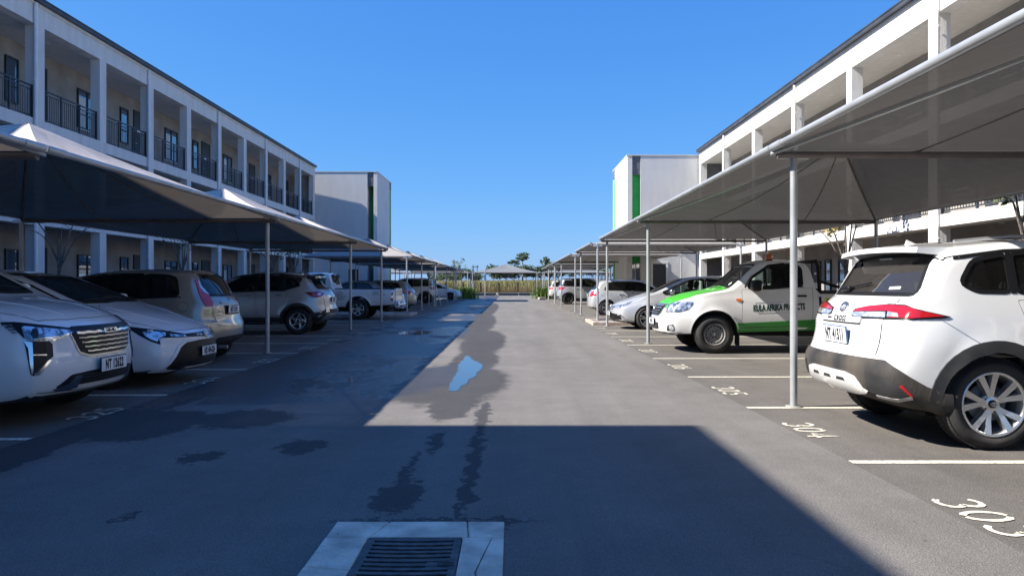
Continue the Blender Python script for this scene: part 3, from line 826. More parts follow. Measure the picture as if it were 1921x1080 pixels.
lu = [(-0.3, 6.7, 'left shade carport beside the camera, only its front tube end shows'),
      (6.7, 13.46, 'nearest left beige shade carport, its peak over the two white cars'),
      (13.46, 20.4, 'second left shade carport, over the silver crossover with the black roof'),
      (20.4, 25.2, 'third left shade carport, short one in front of the lettered pickup'),
      (31.3, 36.4, 'left shade carport just past the kerb island, over the grey hatchback'),
      (36.4, 42.3, 'left shade carport beside the stair tower'),
      (43.2, 50.4, 'left shade carport with the leaning pole, over the white SUV'),
      (50.6, 56.6, 'left shade carport before the last pair of poles'),
      (58.8, 65.4, 'farthest left shade carport, at the corner by the green bushes')]
for i, (a, b, lab) in enumerate(lu):
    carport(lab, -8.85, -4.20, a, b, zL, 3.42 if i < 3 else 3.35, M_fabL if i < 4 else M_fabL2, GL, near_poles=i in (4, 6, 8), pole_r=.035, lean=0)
ru = [(-0.2, 7.55, 'nearest right taupe shade carport, over the white crossover, running past the frame'),
      (7.55, 15.62, 'second right shade carport, over the green and white pickup'),
      (15.62, 22.35, 'third right shade carport, over the silver hatchback with the chrome mirror'),
      (24.85, 30.8, 'right shade carport just past the kerb island, over the pale silver hatchback'),
      (33.6, 43.0, 'long right shade carport beside the stair tower'),
      (43.0, 49.2, 'right shade carport over the grey SUV with black wheels'),
      (50.0, 57.8, 'right shade carport past the grey SUV'),
      (58.2, 65.6, 'farthest right shade carport, over the small white square car')]
for i, (a, b, lab) in enumerate(ru):
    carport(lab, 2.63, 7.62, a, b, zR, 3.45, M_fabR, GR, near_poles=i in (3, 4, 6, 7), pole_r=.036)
# row across the far end
GF = 'shade carports across the far end'
for k, (a, b, lab) in enumerate([(-26.5, -19.2, 'far end shade carport, second to the left of the middle one'), (-18.9, -11.5, 'far end shade carport glimpsed left of the left stair tower'), (-11.3, -4.6, 'far end shade carport directly left of the middle one'), (-4.3, 2.95, 'middle far shade carport closing the view at the end of the driveway'), (3.15, 10.4, 'far end shade carport directly right of the middle one'), (10.6, 18.0, 'far end shade carport glimpsed behind the right stair tower')]):
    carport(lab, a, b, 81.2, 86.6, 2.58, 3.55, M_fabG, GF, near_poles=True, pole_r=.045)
# ================================================================ car builder
def paint(name, col, flake=0.0, rough=0.28, coat=1.0):
    m, nt, p = newmat(name)
    setp(p, col=col, rough=rough, coat=coat, coatr=0.04, metal=flake)
    tc = nt.nodes.new('ShaderNodeTexCoord')
    n = nt.nodes.new('ShaderNodeTexNoise'); n.inputs['Scale'].default_value = 2.2; n.inputs['Detail'].default_value = 5
    nt.links.new(tc.outputs['Object'], n.inputs['Vector'])
    # road dust: dull film low on the body
    sp = nt.nodes.new('ShaderNodeSeparateXYZ'); nt.links.new(tc.outputs['Object'], sp.inputs[0])
    z = nt.nodes.new('ShaderNodeMapRange'); z.inputs['From Min'].default_value = 0.75; z.inputs['From Max'].default_value = 0.2
    nt.links.new(sp.outputs[2], z.inputs[0])
    f = math_node(nt, 'MULTIPLY', z.outputs[0], math_node(nt, 'MULTIPLY', n.outputs[0], 0.42))
    mx = nt.nodes.new('ShaderNodeMix'); mx.data_type = 'RGBA'
    mx.inputs[6].default_value = (*col, 1); mx.inputs[7].default_value = (0.20, 0.17, 0.14, 1)
    nt.links.new(f, mx.inputs[0]); nt.links.new(mx.outputs[2], p.inputs['Base Color'])
    r = math_node(nt, 'ADD', rough-.05, math_node(nt, 'MULTIPLY', n.outputs[0], 0.14))
    nt.links.new(r, p.inputs['Roughness'])
    return m
P_white = paint('white_car_paint', (0.74, 0.74, 0.725))
P_pearl = paint('pearl_white_paint', (0.73, 0.74, 0.74))
P_silver = paint('silver_paint', (0.42, 0.43, 0.44), .55)
P_warm = paint('warm_silver_paint', (0.34, 0.315, 0.265), .5)
P_grey = paint('mid_grey_paint', (0.24, 0.25, 0.26), .5)
P_dsil = paint('soft_silver_paint', (0.44, 0.455, 0.47), .4)
P_pale = paint('pale_silver_paint', (0.55, 0.57, 0.60), .35)
P_black = paint('black_roof_paint', (0.012, 0.013, 0.016))
P_green = paint('bright_green_wrap', (0.06, 0.46, 0.035), 0, .35, .5)
P_dgreen = paint('sill_green_wrap', (0.012, 0.27, 0.025), 0, .4, .5)
P_cream = paint('cream_white_paint', (0.62, 0.60, 0.55))
M_int = plain('car_interior', (0.035, 0.035, 0.038), rough=0.8)
M_trim = plain('black_trim', (0.008, 0.008, 0.009), rough=0.45, spec=.3)
M_plast = noisy('grey_plastic_cladding', (0.017, 0.018, 0.020), (0.032, 0.032, 0.033), scale=5, rough=0.62, bump=.1, bscale=300)
M_dusty = noisy('dusty_plastic_cladding', (0.017, 0.017, 0.018), (0.080, 0.068, 0.054), scale=4, rough=0.75, stretch=(1, 1, .35), lo=.38, hi=.72, bump=.15, bscale=60)
M_rubber = noisy('tyre_rubber', (0.018, 0.018, 0.019), (0.055, 0.050, 0.045), scale=5, rough=0.85, lo=.45, hi=.8, bump=.15, bscale=60)
M_chrome = plain('chrome', (0.66, 0.68, 0.71), rough=0.18, metal=1.0, var=.02)
M_alloy = noisy('alloy_silver', (0.50, 0.51, 0.52), (0.62, 0.63, 0.64), scale=6, rough=0.25, metal=.8)
M_steelw = noisy('steel_wheel', (0.16, 0.16, 0.16), (0.28, 0.27, 0.25), scale=8, rough=0.6, metal=.3)
M_dalloy = noisy('black_alloy', (0.01, 0.01, 0.012), (0.03, 0.03, 0.03), scale=6, rough=0.3)
M_red, nt, p = newmat('red_lamp_lens'); setp(p, col=(0.42, 0.008, 0.012), rough=.12, coat=1, coatr=.02)
M_redd, nt, p = newmat('dark_red_lamp_lens'); setp(p, col=(0.14, 0.006, 0.008), rough=.12, coat=1, coatr=.02)
M_amber, nt, p = newmat('amber_lens'); setp(p, col=(0.75, 0.16, 0.02), rough=.2, coat=1)
def lens(name, c1, c2, scale):
    m = noisy(name, c1, c2, scale=scale, rough=.10, coat=1.0, metal=.6, detail=2, lo=.42, hi=.55); return m
M_lamp = lens('headlamp_reflector', (0.16, 0.18, 0.20), (0.75, 0.78, 0.82), 14)
M_lampc = lens('clear_lamp_lens', (0.50, 0.52, 0.54), (0.80, 0.82, 0.84), 20)
M_plate = plain('number_plate_white', (0.72, 0.74, 0.74), rough=.4, var=.04)
M_ink = plain('dark_lettering', (0.012, 0.02, 0.03), rough=.6)
M_inkg = plain('dark_green_lettering', (0.01, 0.055, 0.035), rough=.5)
M_yellow = plain('yellow_sticker', (0.72, 0.66, 0.03), rough=.5, var=.04)
M_disc = plain('licence_disc', (0.65, 0.72, 0.68), rough=.5)
M_seat = plain('seat_cloth', (0.07, 0.07, 0.075), rough=.95)
def glassmat(name, tintc, mixv):
    m = bpy.data.materials.new(name); m.use_nodes = True; nt = m.node_tree
    for n in list(nt.nodes): nt.nodes.remove(n)
    out = nt.nodes.new('ShaderNodeOutputMaterial')
    fr = nt.nodes.new('ShaderNodeFresnel'); fr.inputs[0].default_value = 1.52
    gl = nt.nodes.new('ShaderNodeBsdfGlossy'); gl.inputs['Roughness'].default_value = .02
    tr = nt.nodes.new('ShaderNodeBsdfTransparent'); tr.inputs[0].default_value = (*tintc, 1)
    df = nt.nodes.new('ShaderNodeBsdfDiffuse'); df.inputs[0].default_value = (.30, .28, .26, 1)
    m0 = nt.nodes.new('ShaderNodeMixShader'); m0.inputs[0].default_value = mixv
    ms = nt.nodes.new('ShaderNodeMixShader')
    nt.links.new(tr.outputs[0], m0.inputs[1]); nt.links.new(df.outputs[0], m0.inputs[2])
    nt.links.new(math_node(nt, 'MULTIPLY', fr.outputs[0], 1.15, clamp=True), ms.inputs[0])
    nt.links.new(m0.outputs[0], ms.inputs[1]); nt.links.new(gl.outputs[0], ms.inputs[2])
    nt.links.new(ms.outputs[0], out.inputs[0])
    return m
G_clear = glassmat('car_glass', (.52, .60, .56), .015)
G_tint = glassmat('tinted_car_glass', (.13, .15, .15), .02)
G_dusty = glassmat('dusty_rear_glass', (.18, .19, .18), .10)
M_dglass, nt, p = newmat('dark_car_glass'); setp(p, col=(.012, .015, .018), rough=.03, spec=.9)

def interp(tab, x):
    if x <= tab[0][0]: return tab[0][1]
    for (a, va), (b, vb) in zip(tab[:-1], tab[1:]):
        if x <= b: return va + (vb-va)*(x-a)/(b-a) if b > a else vb
    return tab[-1][1]
class Curve:
    """monotone-ish smooth interpolation through points, softened corners"""
    def __init__(s, tab, soft=.05):
        xs = np.linspace(tab[0][0], tab[-1][0], 700)
        t = np.array(tab, float)
        ys = np.interp(xs, t[:, 0], t[:, 1])
        k = max(1, int(soft/(xs[1]-xs[0])))
        ker = np.hanning(2*k+3); ker /= ker.sum()
        pad = len(ker)//2
        yp = np.concatenate([2*ys[0]-ys[pad:0:-1], ys, 2*ys[-1]-ys[-2:-pad-2:-1]])
        s.xs = xs; s.ys = np.convolve(yp, ker, 'valid')[:len(xs)]
    def __call__(s, x): return float(np.interp(x, s.xs, s.ys))

def chaikin(P, n=2, closed=True):
    """rounds corners with a radius that grows with n"""
    r = .022*n if n > 1 else .018
    P = [Vector(p) for p in P]; Q = []
    k = len(P)
    for i in range(k):
        p = P[i]; a = P[i-1]-p; b = P[(i+1) % k]-p
        la, lb = a.length, b.length
        if la < 1e-6 or lb < 1e-6: continue
        ra, rb = min(r, la*.4), min(r, lb*.4)
        A = p+a*(ra/la); B = p+b*(rb/lb)
        for t in ((0, .5, 1) if n == 1 else (0, .3, .7, 1)): Q.append(A*(1-t)**2 + p*2*t*(1-t) + B*t*t)
    return [(p.x, p.y) for p in Q]

class Car:
    """x forward, y left, z up, origin on the ground mid-length"""
    def __init__(s, spec):
        s.p = spec; L, W = spec['L'], spec['W']; s.L = L; s.W = W
        s.top = Curve(spec['top'], spec.get('soft', .05)); s.belt = Curve(spec['belt'], .15)
        s.bot = Curve(spec.get('bot', [(0, .30), (.25, .22), (L-.3, .20), (L, .24)]), .1)
        s.wt = Curve(spec.get('plan', [(0, .90), (.25, .965), (.8, 1), (L-1.1, 1), (L-.45, .955), (L, .87)]), .25)
        s.prof = spec.get('prof', [(0, .93), (.08, .975), (.3, 1.0), (.62, .995), (.85, .975), (1, .93)])
        s.profc = Curve(s.prof, .12)
        s.rf = Curve(spec.get('front', [(0.2, .05), (.42, 0), (.6, 0.01), (.75, .05), (.95, .16)]), .08)
        s.rr = Curve(spec.get('rear', [(0.25, .05), (.5, 0), (.75, 0.03), (1.0, .10), (1.3, .12)]), .08)
        s.bf = spec.get('bow_f', .28); s.br = spec.get('bow_r', .16)
        s.zr = max(z for _, z in spec['top'])
        s.tumble = spec.get('tumble', .19)       # inset of roof edge against belt
        s.wheels = spec['wheels']                # ((x_rear, x_front), R, width)
    def halfw(s, x, z):
        b = s.belt(x); zb = s.bot(x); w = s.W/2*s.wt(x)
        if z <= b:
            t = max(0, min(1, (z-zb)/max(.1, b-zb))); f = s.profc(t)
            ww = w*f
        else:
            f = s.profc(1.0); t = (z-b)/max(.1, s.zr-b)
            ww = w*f - s.tumble*(t**1.15) 
        # wheel arch flares
        for xw in s.wheels[0]:
            d = math.hypot(x-xw, z-s.wheels[1]); k = (d-s.wheels[1]-.06)/.07
            if z < b: ww += s.p.get('flare', .018)*math.exp(-k*k)
        return ww
    def warp(s, xn, y, z):
        L = s.L; wm = s.W/2
        tf = max(0, min(1, (xn-(L-1.1))/1.1)); tf = tf*tf*(3-2*tf)
        tr = max(0, min(1, ((.8)-xn)/.8)); tr = tr*tr*(3-2*tr)
        q = abs(y)/wm
        return xn - tf*(s.rf(z) + s.bf*q**2.4) + tr*(s.rr(z) + s.br*q**2.6)
    def loft(s, shrink=0.0, x0=None, x1=None, zfloor=None, name='body'):
        L = s.L
        ends = [0, .006, .02, .045, .08, .13]; r = .13
        st = []
        a0 = 0 if x0 is None else x0; a1 = L if x1 is None else x1
        n = int((a1-a0)/.075)
        if x0 is None: st += [(d, 1) for d in ends[:-1]]
        st += [(a0 + (.13 if x0 is None else 0) + (a1-a0-(.13 if x0 is None else 0)-(.13 if x1 is None else 0))*i/n, 0) for i in range(n+1)]
        if x1 is None: st += [(L-d, 1) for d in reversed(ends[:-1])]
        rings = []
        er = .055
        for x, _ in st:
            dend = min(x if x0 is None else 9, (L-x) if x1 is None else 9)
            ins = 0
            if dend < .13: ins = er*(1-math.sqrt(max(0, 1-(1-dend/.13)**2)))
            T = s.top(x) - ins - shrink; zb = s.bot(x) + ins + shrink
            if zfloor is not None: zb = zfloor
            T = max(T, zb+.06)
            if zfloor is not None: T = max(T, zfloor+.05)
            crown = s.p.get('crown', .045)*min(1, .35+(T-zb)/1.5)
            zE = T-crown
            b = min(s.belt(x), zE-.03)
            rc = min(.085, max(.015, (zE-b)*.6))
            H = lambda z: max(.05, s.halfw(x, z)-ins-shrink)
            pts = []
            w0 = H(zb+.02)
            pts += [(0, zb), (w0*.5, zb), (w0-.09, zb), (w0-.03, zb+.008)]
            nl = 11
            for i in range(nl+1):
                t = i/nl; z = zb+.03 + (b-zb-.03)*t; pts.append((H(z), z))
            zc = zE-rc*.8
            for i in range(1, 6):
                z = b + (zc-b)*i/5; pts.append((H(z), z))
            wA = H(zc); wE = H(zE)
            P0 = Vector((wA, zc)); P1 = Vector((wE, zE+.004)); P2 = Vector((wE-rc*1.3, zE+crown*.22))
            for t in (.25, .5, .75): q = P0*(1-t)**2 + P1*2*t*(1-t) + P2*t*t; pts.append((q.x, q.y))
            pts.append((P2.x, P2.y))
            for i in range(1, 8):
                y = P2.x*(1-i/7.0); z = P2.y + (T-P2.y)*(1-(y/P2.x)**2); pts.append((y, z))
            rings.append((x, pts))
        K = len(rings[0][1]); V = []; F = []; M = []
        def vid(si, k, side):
            return idx[(si, k, side)]
        idx = {}
        for si, (x, pts) in enumerate(rings):
            for k, (y, z) in enumerate(pts):
                for side in (1, -1):
                    if (k == 0 or k == K-1) and side == -1: idx[(si, k, -1)] = idx[(si, k, 1)]; continue
                    idx[(si, k, side)] = len(V); V.append((s.warp(x, y, z)-L/2, y*side, z))
        S = len(rings)
        for si in range(S-1):
            for k in range(K-1):
                F.append((vid(si,k,1), vid(si+1,k,1), vid(si+1,k+1,1), vid(si,k+1,1)))
                F.append((vid(si,k,-1), vid(si,k+1,-1), vid(si+1,k+1,-1), vid(si+1,k,-1)))
        J = 8
        for si, sg in ((0, -1), (S-1, 1)):
            x, pts = rings[si]; g = {}
            for k in range(K):
                y0, z = pts[k]
                for j in range(-J, J+1):
                    if k in (0, K-1): g[(k, j)] = idx[(si, k, 1)]; continue
                    if abs(j) == J: g[(k, j)] = idx[(si, k, 1 if j > 0 else -1)]; continue
                    y = y0*j/J; g[(k, j)] = len(V); V.append((s.warp(x, y, z)-L/2, y, z))
            for k in range(K-1):
                for j in range(-J, J):
                    q = [g[(k,j)], g[(k,j+1)], g[(k+1,j+1)], g[(k+1,j)]]
                    q2 = []
                    for i in q:
                        if i not in q2: q2.append(i)
                    if len(q2) < 3: continue
                    F.append(tuple(q2) if sg > 0 else tuple(reversed(q2)))
        return V, F
    def make(s, root, mats, hollow=True, winside=(), shield=None, rearwin=None, matfn=None, arch=1.0, cutters=()):
        """mats: [paint, interior, trim, extra]; builds the body with cut wheel arches and window openings"""
        s.root = root
        V, F = s.loft()
        me = bpy.data.meshes.new('body'); me.from_pydata(V, [], F); me.update()
        for m in mats: me.materials.append(m)
        bm = bmesh.new(); bm.from_mesh(me)
        bmesh.ops.remove_doubles(bm, verts=bm.verts, dist=.0004)
        bmesh.ops.recalc_face_normals(bm, faces=bm.faces)
        for f in bm.faces:
            f.smooth = True
            c = f.calc_center_median()
            f.material_index = 0
            if f.normal.z < -.75: f.material_index = 1
            if matfn:
                k = matfn(c, f.normal)
                if k is not None: f.material_index = k
        bm.to_mesh(me)
        s.bvh = BVHTree.FromBMesh(bm); bm.free()
        ob = bpy.data.objects.new('tmp', me); COL.objects.link(ob)
        tmp = []
        def cut(mb):
            cm = mb.mesh('cut', mats[:3])
            b2 = bmesh.new(); b2.from_mesh(cm); bmesh.ops.remove_doubles(b2, verts=b2.verts, dist=1e-5); bmesh.ops.recalc_face_normals(b2, faces=b2.faces)
            for f in b2.faces: f.smooth = False
            b2.to_mesh(cm); b2.free()
            co = bpy.data.objects.new('cut', cm); COL.objects.link(co)
            co.hide_render = True
            md = ob.modifiers.new('b', 'BOOLEAN'); md.operation = 'DIFFERENCE'; md.solver = 'EXACT'; md.object = co
            tmp.append(co)
        Rw = s.wheels[1]*1.0 + s.p.get('gap', .055)
        mb = MB()
        for xw in s.wheels[0]:
            for sd in (1, -1):
                yo = s.W/2+.2; yi = s.W/2-.33
                n = 36; zc = s.wheels[1]*arch
                # arch: circle, dropped straight below its centre
                prof = [(Rw*math.cos(R(a)), zc+Rw*math.sin(R(a))) for a in np.linspace(0, 180, n)] + [(-Rw*1.02, -.1), (Rw*1.02, -.1)]
                vs = [(xw-s.L/2+a, sd*yo, b) for a, b in prof] + [(xw-s.L/2+a, sd*yi, b) for a, b in prof]
                k = len(prof)
                fs = [(i, (i+1)%k, k+(i+1)%k, k+i) for i in range(k)] + [tuple(range(k)), tuple(reversed(range(k, 2*k)))]
                mb.add(vs, fs, 1)
        cut(mb)
        if hollow:
            x0, x1 = s.p['cab']
            V2, F2 = s.loft(.05, x0, x1, s.p.get('floor', .62))
            mb = MB(); mb.add(V2, F2, 1); cut(mb)
            mb = MB()
            for o in winside:
                o = chaikin(o, 2); k = len(o)
                vs = [(a-s.L/2, -2, b) for a, b in o] + [(a-s.L/2, 2, b) for a, b in o]
                mb.add(vs, [(i, (i+1)%k, k+(i+1)%k, k+i) for i in range(k)] + [tuple(range(k)), tuple(reversed(range(k, 2*k)))], 2)
            if mb.v: cut(mb)
            mb = MB()
            xm = (x0+x1)/2
            for o, sg in ((shield, 1), (rearwin, -1)):
                if not o: continue
                o = chaikin(o, 2); k = len(o)
                xa = xm-s.L/2 + sg*.3; xb = sg*(s.L/2+1)
                vs = [(xa, a, b) for a, b in o] + [(xb, a, b) for a, b in o]
                mb.add(vs, [(i, (i+1)%k, k+(i+1)%k, k+i) for i in range(k)] + [tuple(range(k)), tuple(reversed(range(k, 2*k)))], 2)
            if mb.v: cut(mb)
        for c in cutters: cut(c)
        dg = bpy.context.evaluated_depsgraph_get(); dg.update()
        me2 = bpy.data.meshes.new_from_object(ob.evaluated_get(dg))
        me2.name = 'body'
        if len(me2.polygons) < len(me.polygons)*.5: me2 = me; print('BOOL FAIL', root['label'])
        s.solid = False
        if hollow and winside:
            b3 = BVHTree.FromPolygons([v.co for v in me2.vertices], [tuple(p.vertices) for p in me2.polygons])
            for o in winside:
                cx = sum(p[0] for p in o)/len(o)-s.L/2; cz = sum(p[1] for p in o)/len(o)
                h = b3.ray_cast(Vector((cx, 3, cz)), Vector((0, -1, 0)))
                h0 = s.bvh.ray_cast(Vector((cx, 3, cz)), Vector((0, -1, 0)))
                if h[0] is not None and h0[0] is not None and (h[0]-h0[0]).length < .02: s.solid = True
            if s.solid: print('WINDOW CUT FAILED', root['label'], len(me.polygons), len(me2.polygons))
        me2.set_sharp_from_angle(angle=R(38))
        bpy.data.objects.remove(ob)
        for c in tmp: bpy.data.objects.remove(c)
        link('body', me2, root)
    # ---- pieces laid on the body surface
    def cast(s, u, v, view):
        L = s.L
        if view == 'L': o, d = Vector((u-L/2, 3, v)), Vector((0, -1, 0))
        elif view == 'R': o, d = Vector((u-L/2, -3, v)), Vector((0, 1, 0))
        elif view == 'F': o, d = Vector((L, u, v)), Vector((-1, 0, 0))
        elif view == 'B': o, d = Vector((-L, u, v)), Vector((1, 0, 0))
        elif view == 'T': o, d = Vector((u-L/2, v, 4)), Vector((0, 0, -1))
        else:            # angle in degrees around z, 0 = front, 90 = left
            a = R(view); n = Vector((math.cos(a), math.sin(a), 0)); r = Vector((-math.sin(a), math.cos(a), 0))
            o, d = n*4 + r*u + Vector((0, 0, v)), -n
        h = s.bvh.ray_cast(o, d)
        return (h[0], h[1]) if h[0] is not None else (None, None)
    def patch(s, name, outline, view, mat, off=.004, res=.05, thick=None, smoothn=0, parent=None, mirror=False, label=None, keep=None):
        O = chaikin(outline, smoothn) if smoothn else [tuple(p) for p in outline]
        # densify the outline
        D = []
        for i in range(len(O)):
            a = Vector(O[i]); b = Vector(O[(i+1) % len(O)]); k = max(1, int((b-a).length/res))
            for j in range(k): q = a.lerp(b, j/k); D.append((q.x, q.y))
        out = []
        for sd in ((1, -1) if mirror else (1,)):
            vw = view
            P = D
            if sd == -1:
                if view in ('L', 'R'): vw = 'R' if view == 'L' else 'L'
                elif view in ('F', 'B'): P = [(-a, b) for a, b in D]
                elif view == 'T': P = [(a, -b) for a, b in D]
                else: vw = -view; P = [(-a, b) for a, b in D]
            xs = [q[0] for q in P]; ys = [q[1] for q in P]
            pts = [Vector(q) for q in P]; nb = len(pts)
            gxn = int((max(xs)-min(xs))/res); gyn = int((max(ys)-min(ys))/res)
            for i in range(1, gxn+1):
                for j in range(1, gyn+1):
                    x = min(xs)+(max(xs)-min(xs))*i/(gxn+1); y = min(ys)+(max(ys)-min(ys))*j/(gyn+1)
                    ins = False; dmin = 9
                    for a in range(nb):
                        x1_, y1_ = P[a]; x2_, y2_ = P[(a+1) % nb]
                        if (y1_ > y) != (y2_ > y) and x < (x2_-x1_)*(y-y1_)/(y2_-y1_)+x1_: ins = not ins
                        dmin = min(dmin, (x-x1_)**2+(y-y1_)**2)
                    if ins and dmin > (res*.4)**2: pts.append(Vector((x, y)))
            r = delaunay_2d_cdt(pts, [], [list(range(nb))], 1, 1e-6)
            V = []; ok = []
            for q in r[0]:
                h, n = s.cast(q.x, q.y, vw)
                ok.append(h is not None)
                V.append((h, n) if h is not None else (Vector((0, 0, 0)), Vector((0, 0, 1))))
            dmap = {}
            verts = []; faces = []
            tk = (off+.006) if thick is None else thick
            for f in r[2]:
                if not all(ok[i] for i in f): continue
                a, b, c = (V[f[0]][0], V[f[1]][0], V[f[2]][0])
                if max((a-b).length, (b-c).length, (c-a).length) > res*6+.12: continue
                n = (b-a).cross(c-a); nn = V[f[0]][1]+V[f[1]][1]+V[f[2]][1]
                g = []
                for i in f:
                    if i not in dmap: dmap[i] = len(verts); verts.append(V[i][0]+V[i][1]*off)
                    g.append(dmap[i])
                faces.append(tuple(g) if n.dot(nn) > 0 else tuple(reversed(g)))
            if not faces: out.append(None); continue
            ec = {}
            for f in faces:
                for a, b in zip(f, f[1:]+f[:1]): ec[(a, b)] = 1
            inv = {v: k for k, v in dmap.items()}
            low = {}
            for (a, b) in list(ec):
                if (b, a) in ec: continue
                for i in (a, b):
                    if i not in low: low[i] = len(verts); verts.append(V[inv[i]][0]+V[inv[i]][1]*(off-tk))
                faces.append((b, a, low[a], low[b]))
            me = bpy.data.meshes.new(name); me.from_pydata(verts, [], faces)
            me.materials.append(mat)
            me.polygons.foreach_set('use_smooth', [True]*len(me.polygons)); me.update()
            me.set_sharp_from_angle(angle=R(50))
            o = link(name, me, parent or s.root)
            if label: o['label'] = label
            out.append(o)
        return out
    def strip(s, name, line, w, view, mat, off=.004, mirror=False, res=.06, parent=None, closed=False):
        P = [Vector(p) for p in line]; A = []; B = []
        n = len(P)
        for i in range(n):
            d = (P[min(i+1, n-1)]-P[max(i-1, 0)]).normalized(); q = Vector((-d.y, d.x))
            A.append(P[i]+q*w/2); B.append(P[i]-q*w/2)
        return s.patch(name, [tuple(p) for p in A]+[tuple(p) for p in reversed(B)], view, mat, off, res, mirror=mirror, parent=parent)
    def ring(s, name, xw, r0, r1, a0, a1, mat, off=.02, mirror=True, zc=None):
        zc = s.wheels[1] if zc is None else zc
        A = [(xw+r1*math.cos(R(a)), zc+r1*math.sin(R(a))) for a in np.linspace(a0, a1, 22)]
        B = [(xw+r0*math.cos(R(a)), zc+r0*math.sin(R(a))) for a in np.linspace(a1, a0, 22)]
        return s.patch(name, A+B, 'L', mat, off, .06, thick=off+.03, mirror=mirror)
    def panel(s, name, outline, view, mat, mirror=False, off=.004, gap=.006, smoothn=1, res=.07, label=None):
        """a shut panel standing a hair proud of a dark joint"""
        O = chaikin(outline, smoothn) if smoothn else outline
        c = Vector((sum(p[0] for p in O)/len(O), sum(p[1] for p in O)/len(O)))
        o = s.patch(name, O, view, mat, off, res, mirror=mirror, label=label)
        for q in o:
            if q is None: continue
        g = [tuple(Vector(p)+(Vector(p)-c).normalized()*gap) for p in O]
        for q in s.patch('shut_line', g, view, M_trim, off*.45, res, mirror=mirror): pass
        return o
    def wheel_set(s, style, face=None):
        (xr, xf), Rw, wd = s.wheels
        nm = {}
        tyre, rim, hub = wheel_mesh(Rw, wd, style)
        y = s.W/2-.012-s.p.get('inset', .01)
        for xw in (xr, xf):
            for sd in (1, -1):
                e = bpy.data.objects.new('wheel', tyre); COL.objects.link(e); e.parent = s.root
                e.location = (xw-s.L/2, sd*(y-wd/2), Rw)
                e.rotation_euler = (0, 0, 0 if sd > 0 else math.pi)
                link('rim', rim, e); link('hub_cap', hub, e)
_wc = {}
